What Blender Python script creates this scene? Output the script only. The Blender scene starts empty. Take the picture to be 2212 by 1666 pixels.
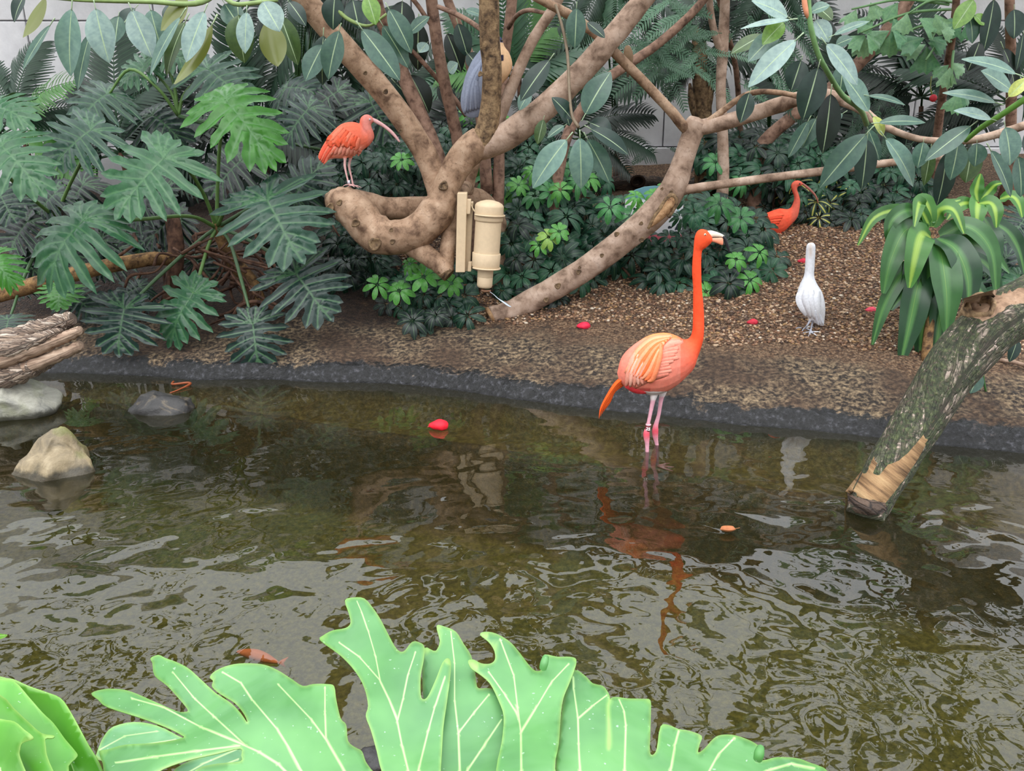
import bpy, bmesh, math, random
import numpy as np
from mathutils import Vector, Matrix, noise
from mathutils.geometry import delaunay_2d_cdt
from mathutils.bvhtree import BVHTree

random.seed(7)
rng = np.random.default_rng(7)
SC = bpy.context.scene
COL = SC.collection

# ------------------------------------------------------------------ camera
W, HH, F = 2212, 1666, 1900.0
CAM_Z = 1.7
PITCH = math.atan(633 / 1900)
cam_d = bpy.data.cameras.new('camera')
cam_d.sensor_fit = 'HORIZONTAL'
cam_d.sensor_width = 36.0
cam_d.lens = 36.0 * F / W
cam_d.clip_start = 0.05
cam = bpy.data.objects.new('camera', cam_d)
cam.location = (0, 0, CAM_Z)
cam.rotation_euler = (math.pi / 2 - PITCH, 0, 0)
COL.objects.link(cam)
SC.camera = cam

# ------------------------------------------------------------------ sky (plain overcast: CIE gradient, brighter to the zenith)
world = bpy.data.worlds.new('overcast'); SC.world = world
world.use_nodes = True
wn, wl = world.node_tree.nodes, world.node_tree.links
wn.clear()
_tc = wn.new('ShaderNodeTexCoord'); _sep = wn.new('ShaderNodeSeparateXYZ')
_mr = wn.new('ShaderNodeMapRange'); _mr.inputs['From Min'].default_value = 0; _mr.inputs['From Max'].default_value = 1
_mr.inputs['To Min'].default_value = 0.36; _mr.inputs['To Max'].default_value = 1.0
_mul = wn.new('ShaderNodeMath'); _mul.operation = 'MULTIPLY'; _mul.inputs[1].default_value = 3.1
_bg = wn.new('ShaderNodeBackground'); _bg.inputs['Color'].default_value = (0.93, 0.965, 1.0, 1)
_out = wn.new('ShaderNodeOutputWorld')
wl.new(_tc.outputs['Generated'], _sep.inputs[0]); wl.new(_sep.outputs['Z'], _mr.inputs['Value'])
wl.new(_mr.outputs[0], _mul.inputs[0]); wl.new(_mul.outputs[0], _bg.inputs['Strength'])
wl.new(_bg.outputs[0], _out.inputs['Surface'])
# veiled sun through the clouds: very soft
sun_d = bpy.data.lights.new('veiled_sun', 'SUN'); sun_d.energy = 2.4; sun_d.angle = math.radians(70)
sun_d.color = (1.0, 0.98, 0.94)
sun = bpy.data.objects.new('veiled_sun', sun_d); sun.rotation_euler = (math.radians(28), math.radians(-8), 0)
COL.objects.link(sun)
SC.view_settings.view_transform = 'Standard'; SC.view_settings.look = 'None'
SC.view_settings.gamma = 1.0; SC.view_settings.use_curve_mapping = False
SC.view_settings.exposure = -0.08
SC.cycles.adaptive_threshold = 0.12; SC.cycles.max_bounces = 5; SC.cycles.diffuse_bounces = 2; SC.cycles.glossy_bounces = 3; SC.cycles.transmission_bounces = 2; SC.cycles.transparent_max_bounces = 6
SC.cycles.caustics_reflective = False; SC.cycles.caustics_refractive = False

# ------------------------------------------------------------------ helpers
CP, SP = math.cos(PITCH), math.sin(PITCH)
def ray(px, py):
    u = (px - W / 2) / F; v = (HH / 2 - py) / F
    return Vector((u, CP + v * SP, -SP + v * CP))
def P(px, py, Y):
    d = ray(px, py); return Vector((0, 0, CAM_Z)) + d * (Y / d.y)
def PZ(px, py, z):
    d = ray(px, py); return Vector((0, 0, CAM_Z)) + d * ((z - CAM_Z) / d.z)
def mpp(p):                       # metres per pixel at a point
    return (p.y * CP - (p.z - CAM_Z) * SP) / F
def lin(c):
    c = c / 255.0
    return c / 12.92 if c <= 0.04045 else ((c + 0.055) / 1.055) ** 2.4
def S(r, g, b): return (lin(r), lin(g), lin(b), 1.0)
def lerp(a, b, t): return a + (b - a) * t
def cmix(a, b, t): return tuple(lerp(a[i], b[i], t) for i in range(3)) + (1.0,)

def link(o, parent=None):
    COL.objects.link(o)
    if parent is not None:
        o.parent = parent
        o.matrix_parent_inverse = Matrix.Translation(parent.location).inverted() if parent.type == 'EMPTY' else Matrix.Identity(4)
    return o
def tag(o, label=None, cat=None, group=None, kind=None):
    if label: o['label'] = label
    if cat: o['category'] = cat
    if group: o['group'] = group
    if kind: o['kind'] = kind
    return o
def thing(name, loc, label, cat, group=None):
    e = bpy.data.objects.new(name, None); e.location = loc; e.empty_display_size = 0.05
    COL.objects.link(e)
    return tag(e, label, cat, group)
def mk(name, verts, faces, mat=None, parent=None, smooth=True, uv=None, attrs=None, color=None):
    me = bpy.data.meshes.new(name)
    me.from_pydata([tuple(v) for v in verts], [], faces)
    if smooth: me.polygons.foreach_set('use_smooth', [True] * len(me.polygons))
    if uv is not None:
        lay = me.uv_layers.new(name='UVMap')
        vi = np.zeros(len(me.loops), dtype=np.int32); me.loops.foreach_get('vertex_index', vi)
        lay.data.foreach_set('uv', np.asarray(uv, dtype=np.float32)[vi].ravel())
    if attrs:
        for k, a in attrs.items():
            a = np.asarray(a, dtype=np.float32)
            if a.ndim == 1:
                at = me.attributes.new(k, 'FLOAT', 'POINT'); at.data.foreach_set('value', a)
            else:
                at = me.color_attributes.new(k, 'FLOAT_COLOR', 'POINT'); at.data.foreach_set('color', a.ravel())
    me.update()
    if mat: me.materials.append(mat)
    o = bpy.data.objects.new(name, me)
    if color: o.color = color
    return link(o, parent)
def inst(name, mesh, M, parent, color=None):
    o = bpy.data.objects.new(name, mesh)
    COL.objects.link(o)
    o.parent = parent
    if parent is not None:
        o.matrix_parent_inverse = Matrix.Translation(parent.location).inverted()
    o.matrix_basis = M
    if color: o.color = color
    return o

def catmull(pts, n=4):
    """pts: list of tuples of floats (any length); smooth interpolation"""
    A = [np.array(p, float) for p in pts]
    if len(A) < 3: 
        return [A[0] + (A[-1] - A[0]) * t for t in np.linspace(0, 1, n + 1)]
    A = [2 * A[0] - A[1]] + A + [2 * A[-1] - A[-2]]
    out = []
    for i in range(1, len(A) - 2):
        p0, p1, p2, p3 = A[i - 1:i + 3]
        for k in range(n):
            t = k / n
            out.append(0.5 * ((2 * p1) + (-p0 + p2) * t + (2 * p0 - 5 * p1 + 4 * p2 - p3) * t * t + (-p0 + 3 * p1 - 3 * p2 + p3) * t ** 3))
    out.append(A[-2])
    return out

def tube_data(path, segs=10, n=4, cap=True, jitter=0.0, seed=0, flat=1.0):
    """path: (x,y,z,r). returns verts, faces, uv"""
    pts = catmull(path, n) if n > 1 else [np.array(p, float) for p in path]
    V, Fc, UV = [], [], []
    pos = [Vector(p[:3]) for p in pts]
    T = []
    for i in range(len(pos)):
        a = pos[max(i - 1, 0)]; b = pos[min(i + 1, len(pos) - 1)]
        t = (b - a); T.append(t.normalized() if t.length > 1e-9 else Vector((0, 0, 1)))
    up = Vector((0, -1, 0)) if abs(T[0].y) < 0.9 else Vector((0, 0, 1))
    nrm = (up - T[0] * up.dot(T[0])).normalized()
    L = 0
    for i, p in enumerate(pos):
        if i > 0:
            L += (p - pos[i - 1]).length
            nrm = (nrm - T[i] * nrm.dot(T[i]))
            nrm = nrm.normalized() if nrm.length > 1e-6 else T[i].orthogonal().normalized()
        bn = T[i].cross(nrm)
        r = max(pts[i][3], 1e-4)
        for k in range(segs):
            a = 2 * math.pi * k / segs
            rr = r
            if jitter:
                q = p + (nrm * math.cos(a) + bn * math.sin(a)) * r
                rr = r * (1 + jitter * noise.noise(q * (0.5 / max(r, .01)) + Vector((seed, 0, 0))))
            V.append(p + nrm * (math.cos(a) * rr) + bn * (math.sin(a) * rr * flat)); UV.append((a * r, L))
    m = len(pos)
    for i in range(m - 1):
        for k in range(segs):
            k2 = (k + 1) % segs
            Fc.append((i * segs + k, i * segs + k2, (i + 1) * segs + k2, (i + 1) * segs + k))
    if cap:
        V.append(pos[0] - T[0] * pts[0][3] * .15); UV.append((0, 0)); c0 = len(V) - 1
        V.append(pos[-1] + T[-1] * pts[-1][3] * .15); UV.append((0, L)); c1 = len(V) - 1
        for k in range(segs):
            k2 = (k + 1) % segs
            Fc.append((c0, k2, k)); Fc.append((c1, (m - 1) * segs + k, (m - 1) * segs + k2))
    return V, Fc, UV
def tube(name, path, mat, parent=None, segs=10, n=4, color=None, **kw):
    V, Fc, UV = tube_data(path, segs, n, **kw)
    return mk(name, V, Fc, mat, parent, uv=UV, color=color)
def limb(pts):                      # (px,py,Y,r_px) -> (x,y,z,r)
    out = []
    for px, py, Y, r in pts:
        p = P(px, py, Y); out.append((p.x, p.y, p.z, r * mpp(p)))
    return out
def merge(*parts):
    V, Fc, UV = [], [], []
    for v, f, *u in parts:
        o = len(V); V += list(v); Fc += [tuple(i + o for i in x) for x in f]
        UV += list(u[0]) if u else [(0, 0)] * len(v)
    return V, Fc, UV

def vnoise(x, y, seed=0):           # numpy value noise, smooth
    xi = np.floor(x).astype(np.int64); yi = np.floor(y).astype(np.int64)
    xf = x - xi; yf = y - yi
    xf = xf * xf * (3 - 2 * xf); yf = yf * yf * (3 - 2 * yf)
    def h(a, b):
        n = (a * 374761393 + b * 668265263 + seed * 974711) & 0x7fffffff
        n = ((n ^ (n >> 13)) * 1274126177) & 0x7fffffff
        return ((n ^ (n >> 16)) & 0xffff) / 65535.0
    return (h(xi, yi) * (1 - xf) + h(xi + 1, yi) * xf) * (1 - yf) + (h(xi, yi + 1) * (1 - xf) + h(xi + 1, yi + 1) * xf) * yf
def fbm(x, y, oct=4, seed=0):
    s = 0; a = 0.5
    for i in range(oct):
        s = s + a * vnoise(x * 2 ** i, y * 2 ** i, seed + i); a *= .5
    return s

# ------------------------------------------------------------------ materials
def new_mat(name):
    m = bpy.data.materials.new(name); m.use_nodes = True
    nt = m.node_tree; nt.nodes.clear()
    out = nt.nodes.new('ShaderNodeOutputMaterial')
    return m, nt.nodes, nt.links, out
def nd(N, typ, **kw):
    n = N.new(typ)
    for k, v in kw.items():
        if k.startswith('i_'): n.inputs[k[2:].replace('_', ' ')].default_value = v
        else: setattr(n, k, v)
    return n
def ramp(N, stops):
    r = N.new('ShaderNodeValToRGB'); e = r.color_ramp.elements
    while len(e) < len(stops): e.new(0.5)
    for i, (p, c) in enumerate(stops):
        e[i].position = p; e[i].color = c if len(c) == 4 else tuple(c) + (1,)
    return r
def noise_n(N, L, scale, detail=4, rough=.55, vec=None, dist=0.0):
    n = N.new('ShaderNodeTexNoise'); n.inputs['Scale'].default_value = scale; n.inputs['Detail'].default_value = detail
    n.inputs['Roughness'].default_value = rough; n.inputs['Distortion'].default_value = dist
    if vec is not None: L.new(vec, n.inputs['Vector'])
    return n
def mixc(N, L, fac, a, b, blend='MIX'):
    m = N.new('ShaderNodeMix'); m.data_type = 'RGBA'; m.blend_type = blend
    for s, v in ((m.inputs[0], fac), (m.inputs[6], a), (m.inputs[7], b)):
        if hasattr(v, 'is_linked') or hasattr(v, 'links'): L.new(v, s)
        else: s.default_value = v
    return m.outputs[2]
def mathn(N, L, op, a, b=None):
    m = N.new('ShaderNodeMath'); m.operation = op
    for s, v in ((m.inputs[0], a), (m.inputs[1], b)):
        if v is None: continue
        if hasattr(v, 'links'): L.new(v, s)
        else: s.default_value = v
    return m.outputs[0]

def bark_mat(name, base, dark, light, scale=18, stretch=0.35, bump=0.5, rings=0.0, spots=0.35, rough=.75, coords='UV'):
    m, N, L, out = new_mat(name)
    tc = nd(N, 'ShaderNodeTexCoord'); mp = nd(N, 'ShaderNodeMapping')
    L.new(tc.outputs[coords], mp.inputs['Vector'])
    mp.inputs['Scale'].default_value = (1, stretch, 1)
    n1 = noise_n(N, L, scale, 5, .6, tc.outputs['Object'], .3) if stretch > .2 else noise_n(N, L, scale, 5, .6, mp.outputs[0]); n2 = noise_n(N, L, scale * 5, 3, .6, tc.outputs['Object'])
    n3 = noise_n(N, L, 5, 3, .5, tc.outputs['Object'])
    r1 = ramp(N, [(.32, dark), (.5, base), (.72, light)]); L.new(n1.outputs[0], r1.inputs[0])
    r3 = ramp(N, [(.3, (.68, .64, .60, 1)), (.6, (1, 1, 1, 1))]); L.new(n3.outputs[0], r3.inputs[0])
    c = mixc(N, L, .75, r1.outputs[0], r3.outputs[0], 'MULTIPLY')
    r2 = ramp(N, [(.60, (0, 0, 0, 1)), (.68, (1, 1, 1, 1))]); L.new(n2.outputs[0], r2.inputs[0])
    f = mathn(N, L, 'MULTIPLY', r2.outputs[0], spots)
    c = mixc(N, L, f, c, dark)
    h = mathn(N, L, 'ADD', mathn(N, L, 'MULTIPLY', n1.outputs[0], .7), mathn(N, L, 'MULTIPLY', n2.outputs[0], .25))
    if rings:
        w = nd(N, 'ShaderNodeTexWave', wave_type='BANDS', bands_direction='Y'); w.inputs['Scale'].default_value = rings
        w.inputs['Distortion'].default_value = 9; w.inputs['Detail'].default_value = 3; w.inputs['Detail Scale'].default_value = 2.5; L.new(tc.outputs[coords], w.inputs['Vector'])
        rw = ramp(N, [(.0, (1, 1, 1, 1)), (.06, (0, 0, 0, 1))]); L.new(w.outputs['Fac'], rw.inputs[0])
        c = mixc(N, L, mathn(N, L, 'MULTIPLY', rw.outputs[0], .25), c, dark)
        h = mathn(N, L, 'SUBTRACT', h, mathn(N, L, 'MULTIPLY', rw.outputs[0], .15))
    b = nd(N, 'ShaderNodeBump'); b.inputs['Strength'].default_value = bump; b.inputs['Distance'].default_value = .012
    L.new(h, b.inputs['Height'])
    p = nd(N, 'ShaderNodeBsdfPrincipled'); p.inputs['Roughness'].default_value = rough
    p.inputs['Specular IOR Level'].default_value = .3
    L.new(c, p.inputs['Base Color']); L.new(b.outputs[0], p.inputs['Normal']); L.new(p.outputs[0], out.inputs[0])
    return m

def leaf_mat(name, vein, under, rough=.38, spec=.5, vein_w=(.010, .03), uv_vein=False, trans=.12, stripe=None, drops=False, sheen=True, vein_f=.75):
    """base colour = object colour; veins from a distance attribute or from the UV midrib; other underside"""
    m, N, L, out = new_mat(name)
    oi = nd(N, 'ShaderNodeObjectInfo'); geo = nd(N, 'ShaderNodeNewGeometry'); tc = nd(N, 'ShaderNodeTexCoord')
    n1 = noise_n(N, L, 9, 3, .5, tc.outputs['Object'])
    r1 = ramp(N, [(.3, (.74, .78, .82, 1)), (.7, (1.2, 1.16, 1.1, 1))]); L.new(n1.outputs[0], r1.inputs[0])
    c = mixc(N, L, 1.0, oi.outputs['Color'], r1.outputs[0], 'MULTIPLY')
    if uv_vein:
        sp = nd(N, 'ShaderNodeSeparateXYZ'); L.new(tc.outputs['UV'], sp.inputs[0])
        d = mathn(N, L, 'ABSOLUTE', sp.outputs[0])
    else:
        at = nd(N, 'ShaderNodeAttribute', attribute_name='vein'); d = at.outputs['Fac']
    if stripe:
        rs = ramp(N, [(.16, stripe), (.34, (0, 0, 0, 1))]); L.new(d, rs.inputs[0])
        rf = ramp(N, [(.14, (1, 1, 1, 1)), (.36, (0, 0, 0, 1))]); L.new(d, rf.inputs[0])
        c = mixc(N, L, rf.outputs[0], c, stripe)
    rv = ramp(N, [(vein_w[0], (1, 1, 1, 1)), (vein_w[1], (0, 0, 0, 1))]); L.new(d, rv.inputs[0])
    c = mixc(N, L, mathn(N, L, 'MULTIPLY', rv.outputs[0], vein_f), c, vein)
    if uv_vein and not stripe:        # faint side veins
        wv = nd(N, 'ShaderNodeMath', operation='SINE'); 
        k = mathn(N, L, 'SUBTRACT', mathn(N, L, 'MULTIPLY', sp.outputs[1], 95), mathn(N, L, 'MULTIPLY', d, 12)); L.new(k, wv.inputs[0])
        rr = ramp(N, [(.0, (.97, .97, .97, 1)), (1, (1.03, 1.03, 1.03, 1))]); L.new(wv.outputs[0], rr.inputs[0])
        c = mixc(N, L, .8, c, rr.outputs[0], 'MULTIPLY')
    rough_s = rough
    if drops:
        n2 = noise_n(N, L, 150, 1, .5, tc.outputs['Object'])
        r2 = ramp(N, [(.74, (0, 0, 0, 1)), (.77, (1, 1, 1, 1))]); L.new(n2.outputs[0], r2.inputs[0])
        c = mixc(N, L, mathn(N, L, 'MULTIPLY', r2.outputs[0], .35), c, (.75, .85, .85, 1))
    if name.startswith('large'):      # pale rim of the blade
        ae = nd(N, 'ShaderNodeAttribute', attribute_name='edge'); re_ = ramp(N, [(.0025, (1, 1, 1, 1)), (.0045, (0, 0, 0, 1))]); L.new(ae.outputs['Fac'], re_.inputs[0])
        c = mixc(N, L, mathn(N, L, 'MULTIPLY', re_.outputs[0], .6), c, S(176, 214, 120))
        n5 = noise_n(N, L, 3.5, 4, .6, tc.outputs['Object'], 1.5); r5 = ramp(N, [(.36, (.72, .86, .66, 1)), (.5, (1, 1, 1, 1)), (.68, (1.08, 1.04, 1.12, 1))]); L.new(n5.outputs[0], r5.inputs[0])
        c = mixc(N, L, 1.0, c, r5.outputs[0], 'MULTIPLY')
    c = mixc(N, L, geo.outputs['Backfacing'], c, under)
    p = nd(N, 'ShaderNodeBsdfPrincipled'); p.inputs['Roughness'].default_value = rough
    p.inputs['Specular IOR Level'].default_value = spec
    L.new(c, p.inputs['Base Color'])
    if trans:
        t = nd(N, 'ShaderNodeBsdfTranslucent'); L.new(mixc(N, L, 1.0, c, (1.3, 1.5, .6, 1), 'MULTIPLY'), t.inputs['Color'])
        mx = nd(N, 'ShaderNodeMixShader'); mx.inputs[0].default_value = trans
        L.new(p.outputs[0], mx.inputs[1]); L.new(t.outputs[0], mx.inputs[2]); L.new(mx.outputs[0], out.inputs[0])
    else:
        L.new(p.outputs[0], out.inputs[0])
    return m
def plain_mat(name, col, rough=.5, spec=.4, noise_amt=.15, scale=30, bump=0.0, objcol=False, attr=None, metallic=0):
    m, N, L, out = new_mat(name)
    tc = nd(N, 'ShaderNodeTexCoord'); n1 = noise_n(N, L, scale, 4, .6, tc.outputs['Object'])
    lo, hi = 1 - noise_amt, 1 + noise_amt
    r = ramp(N, [(.3, (lo, lo, lo, 1)), (.7, (hi, hi, hi, 1))]); L.new(n1.outputs[0], r.inputs[0])
    if objcol:
        src = nd(N, 'ShaderNodeObjectInfo').outputs['Color']
    elif attr:
        src = nd(N, 'ShaderNodeAttribute', attribute_name=attr).outputs['Color']
    else: src = col
    c = mixc(N, L, 1.0, src, r.outputs[0], 'MULTIPLY')
    p = nd(N, 'ShaderNodeBsdfPrincipled'); p.inputs['Roughness'].default_value = rough; p.inputs['Specular IOR Level'].default_value = spec
    p.inputs['Metallic'].default_value = metallic
    L.new(c, p.inputs['Base Color'])
    if bump:
        b = nd(N, 'ShaderNodeBump'); b.inputs['Strength'].default_value = bump; b.inputs['Distance'].default_value = .006
        L.new(n1.outputs[0], b.inputs['Height']); L.new(b.outputs[0], p.inputs['Normal'])
    L.new(p.outputs[0], out.inputs[0])
    return m

M = {}
M['bark'] = bark_mat('smooth_tan_bark', S(164, 134, 110), S(94, 70, 54), S(192, 164, 140), scale=11, stretch=.3, bump=.35, rings=5, spots=.5)
M['bark_pale'] = bark_mat('pale_grey_bark', S(174, 148, 130), S(108, 86, 72), S(200, 176, 160), scale=10, stretch=.4, bump=.3, rings=5, spots=.4)
M['bark_dark'] = bark_mat('mottled_dark_bark', S(128, 104, 78), S(58, 44, 34), S(176, 148, 112), scale=26, stretch=.9, bump=.6, rings=6, spots=.5)
M['bark_brown'] = bark_mat('brown_bark', S(142, 112, 96), S(84, 62, 52), S(170, 138, 120), scale=18, stretch=.3, bump=.4, spots=.4)
M['cutwood'] = bark_mat('sawn_wood', S(170, 132, 96), S(96, 62, 40), S(206, 170, 130), scale=25, stretch=1, bump=.4, coords='Object')
M['rubber'] = leaf_mat('rubber_leaf', S(168, 190, 150), S(96, 104, 42), rough=.32, spec=.5, uv_vein=True, vein_w=(.03, .06), trans=.08, vein_f=.85)
M['philo'] = leaf_mat('split_leaf', S(88, 130, 86), S(56, 84, 46), rough=.33, spec=.45, vein_w=(.005, .016), trans=.10, drops=True, vein_f=.5)
M['whorl'] = leaf_mat('umbrella_leaf', S(130, 170, 120), S(60, 90, 50), rough=.34, spec=.42, uv_vein=True, vein_w=(.03, .09), trans=.10, vein_f=.35)
M['variegated'] = leaf_mat('variegated_leaf', S(210, 205, 110), S(60, 90, 50), rough=.4, uv_vein=True, vein_w=(.03, .09), trans=.1, stripe=S(186, 186, 92))
M['palm'] = leaf_mat('palm_leaf', S(90, 130, 90), S(48, 76, 40), rough=.4, uv_vein=True, vein_w=(.05, .1), trans=.12, vein_f=.3)
M['corn'] = leaf_mat('striped_strap_leaf', S(170, 200, 100), S(80, 124, 58), rough=.34, spec=.55, uv_vein=True, vein_w=(.01, .03), trans=.12, stripe=S(80, 128, 70), vein_f=.3)
M['corn2'] = leaf_mat('yellow_striped_strap_leaf', S(190, 210, 110), S(96, 140, 64), rough=.36, spec=.5, uv_vein=True, vein_w=(.01, .03), trans=.15, stripe=S(150, 184, 80), vein_f=.3)
M['hero'] = leaf_mat('large_pale_green_leaf', S(205, 240, 165), S(90, 170, 50), rough=.42, spec=.5, vein_w=(.0022, .0036), trans=.18, drops=True, vein_f=.9)
M['stem'] = plain_mat('green_stem', S(92, 128, 62), .45, .4, objcol=True)
M['root'] = bark_mat('aerial_root', S(96, 68, 54), S(48, 32, 27), S(128, 96, 78), scale=20, bump=.4)
M['ringed'] = bark_mat('ringed_stem', S(140, 108, 72), S(58, 40, 30), S(178, 140, 92), scale=22, bump=.7, rings=10, spots=.5)
M['bird'] = plain_mat('plumage', None, .75, .2, .10, 60, .25, attr='Col')
M['feather'] = plain_mat('feather', None, .7, .2, .12, 90, .3, objcol=True)
M['shiny'] = plain_mat('horn', None, .3, .5, .05, 40, objcol=True)
M['paint'] = plain_mat('beige_paint', S(214, 190, 158), .5, .4, .05, 40, .06)
M['obj'] = plain_mat('matte_colour', None, .6, .3, .15, 50, .2, objcol=True)

# ------------------------------------------------------------------ ground: bank, pond bed
SHORE_PX = [(-200, 800), (0, 806), (150, 806), (300, 812), (420, 820), (600, 821), (830, 829), (900, 833), (1000, 845), (1100, 860),
            (1200, 873), (1300, 885), (1400, 893), (1500, 907), (1600, 920), (1750, 929), (1900, 945), (2020, 962), (2212, 980), (2500, 1000)]
_sp = [PZ(a, b, 0) for a, b in SHORE_PX]
SHX = np.array([p.x for p in _sp]); SHY = np.array([p.y for p in _sp])
EDGE_PX = [(-300, 880), (0, 890), (200, 893), (400, 900), (600, 925), (800, 960), (1000, 985), (1200, 1018), (1500, 1060), (1800, 1105), (2212, 1190), (2600, 1260)]
_ep = [PZ(a, b, -.12) for a, b in EDGE_PX]
EDX = np.array([p.x for p in _ep]); EDY = np.array([p.y for p in _ep])
def sm(a, b, x):
    t = np.clip((x - a) / (b - a), 0, 1); return t * t * (3 - 2 * t)
def ground_np(x, y):
    ys = np.interp(x, SHX, SHY) + .05 * (fbm(x * 3.1, y * 0 + 3.3, 3, 5) - .45)
    ye = np.interp(x, EDX, EDY) + .05 * (fbm(x * 4, y * 0 + 1.3, 3, 9) - .45)
    d = y - ys
    # above water: crusty lip, then slope
    up = .085 * sm(0, .10, d) + .212 * np.maximum(d - .10, 0)
    up = up + .035 * (fbm(x * 2.2, y * 2.2, 3, 1) - .47) * sm(.1, .5, d) + .05 * (fbm(x * 9, y * 9, 3, 2) - .47) * sm(.0, .08, d) * (1 - .6 * sm(.3, .8, d)) \
        + .012 * (fbm(x * 34, y * 34, 2, 3) - .4) * sm(0, .06, d) * (1 - .5 * sm(.5, 1.0, d))
    dn = -.17 * sm(0, .22, -d)
    e = ye - y                                    # beyond the shelf edge
    rim = .095 * np.exp(-((e + .07) / .09) ** 2)
    drop = -.34 * sm(-.03, .16, e) - .06 * np.clip(e, 0, 3)
    dn = dn + (rim + drop) * sm(0.1, .3, -d) + .03 * (fbm(x * 7, y * 7, 3, 4) - .45) * sm(.1, .3, -d)
    return np.where(d > 0, up, dn)
def gz(x, y): return float(ground_np(np.array([x]), np.array([y]))[0])
def G(px, py):                                     # first point of the ground along a pixel's ray
    d = ray(px, py); o = Vector((0, 0, CAM_Z))
    lo = 2.0
    prev = None
    t = 1.5
    while t < 12:
        q = o + d * t
        if q.z < gz(q.x, q.y): break
        t += .03
    return o + d * t

xs = np.concatenate([np.linspace(-9, -3.7, 30)[:-1], np.linspace(-3.7, 3.7, 420), np.linspace(3.7, 9, 30)[1:]])
ys_ = np.concatenate([np.linspace(-1.0, 2.0, 40)[:-1], np.linspace(2.0, 4.0, 90)[:-1], np.linspace(4.0, 7.2, 260), np.linspace(7.2, 9.2, 60)[1:]])
GX, GY = np.meshgrid(xs, ys_)
GZ = ground_np(GX, GY)
nx, ny = len(xs), len(ys_)
idx = np.arange(nx * ny).reshape(ny, nx)
quads = np.stack([idx[:-1, :-1], idx[:-1, 1:], idx[1:, 1:], idx[1:, :-1]], -1).reshape(-1, 4)
gv = np.stack([GX, GY, GZ], -1).reshape(-1, 3)
dd = (GY - np.interp(GX, SHX, SHY)).ravel()

m, N, L, out = new_mat('bank_soil')
tc = nd(N, 'ShaderNodeTexCoord'); at = nd(N, 'ShaderNodeAttribute', attribute_name='shore')
n1 = noise_n(N, L, 7, 5, .6, tc.outputs['Object']); n2 = noise_n(N, L, 38, 5, .62, tc.outputs['Object']); n3 = noise_n(N, L, 140, 3, .6, tc.outputs['Object'])
n4 = noise_n(N, L, 2.2, 4, .55, tc.outputs['Object'])
crust = ramp(N, [(.40, S(34, 28, 25)), (.49, S(80, 67, 54)), (.60, S(126, 108, 85)), (.76, S(172, 150, 120))]); L.new(n2.outputs[0], crust.inputs[0])
soil = ramp(N, [(.34, S(40, 30, 25)), (.5, S(70, 54, 42)), (.62, S(90, 71, 56)), (.8, S(126, 102, 80))]); L.new(n2.outputs[0], soil.inputs[0])
crm = ramp(N, [(.42, (0, 0, 0, 1)), (.58, (1, 1, 1, 1))]); L.new(n4.outputs[0], crm.inputs[0])
dry = mixc(N, L, crm.outputs[0], soil.outputs[0], crust.outputs[0])
gvl = nd(N, 'ShaderNodeTexVoronoi'); gvl.inputs['Scale'].default_value = 75; L.new(tc.outputs['Object'], gvl.inputs['Vector'])
grc = ramp(N, [(.0, S(70, 50, 38)), (.4, S(116, 88, 66)), (.7, S(150, 122, 96)), (1, S(92, 72, 58))]); 
gsep = nd(N, 'ShaderNodeSeparateColor'); L.new(gvl.outputs['Color'], gsep.inputs[0]); L.new(gsep.outputs[0], grc.inputs[0])
gd = ramp(N, [(.0, (1, 1, 1, 1)), (.55, (.75, .75, .75, 1)), (.9, (.25, .22, .2, 1))]); L.new(gvl.outputs['Distance'], gd.inputs[0])
grav = mixc(N, L, 1.0, grc.outputs[0], gd.outputs[0], 'MULTIPLY')
dn = mathn(N, L, 'ADD', at.outputs['Fac'], mathn(N, L, 'MULTIPLY', n1.outputs[0], .5))
gm = ramp(N, [(.42, (0, 0, 0, 1)), (.50, (1, 1, 1, 1))])
L.new(mathn(N, L, 'MULTIPLY', dn, .5), gm.inputs[0])
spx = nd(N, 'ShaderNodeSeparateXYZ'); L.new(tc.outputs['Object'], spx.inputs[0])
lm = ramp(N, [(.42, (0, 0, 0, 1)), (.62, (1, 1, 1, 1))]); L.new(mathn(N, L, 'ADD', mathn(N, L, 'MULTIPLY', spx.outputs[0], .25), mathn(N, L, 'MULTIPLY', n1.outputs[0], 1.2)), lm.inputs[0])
left_dark = ramp(N, [(.35, S(30, 22, 19)), (.55, S(58, 43, 34)), (.75, S(84, 64, 50))]); L.new(n2.outputs[0], left_dark.inputs[0])  # darker brown towards the left of the upper bank, broken by noise
grav = mixc(N, L, lm.outputs[0], left_dark.outputs[0], grav)
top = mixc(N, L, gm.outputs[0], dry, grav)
# wet, algae-black band right above the water line
wet = ramp(N, [(.40, S(8, 8, 9)), (.56, S(30, 30, 33)), (.72, S(78, 78, 84))]); L.new(n2.outputs[0], wet.inputs[0])
wm_in = mathn(N, L, 'ADD', at.outputs['Fac'], mathn(N, L, 'ADD', mathn(N, L, 'ADD', mathn(N, L, 'MULTIPLY', n1.outputs[0], .25), mathn(N, L, 'MULTIPLY', n4.outputs[0], .22)), mathn(N, L, 'MULTIPLY', n2.outputs[0], .16)))
wm = ramp(N, [(.415, (1, 1, 1, 1)), (.455, (0, 0, 0, 1))]); L.new(wm_in, wm.inputs[0])
c = mixc(N, L, wm.outputs[0], top, wet.outputs[0])
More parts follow.
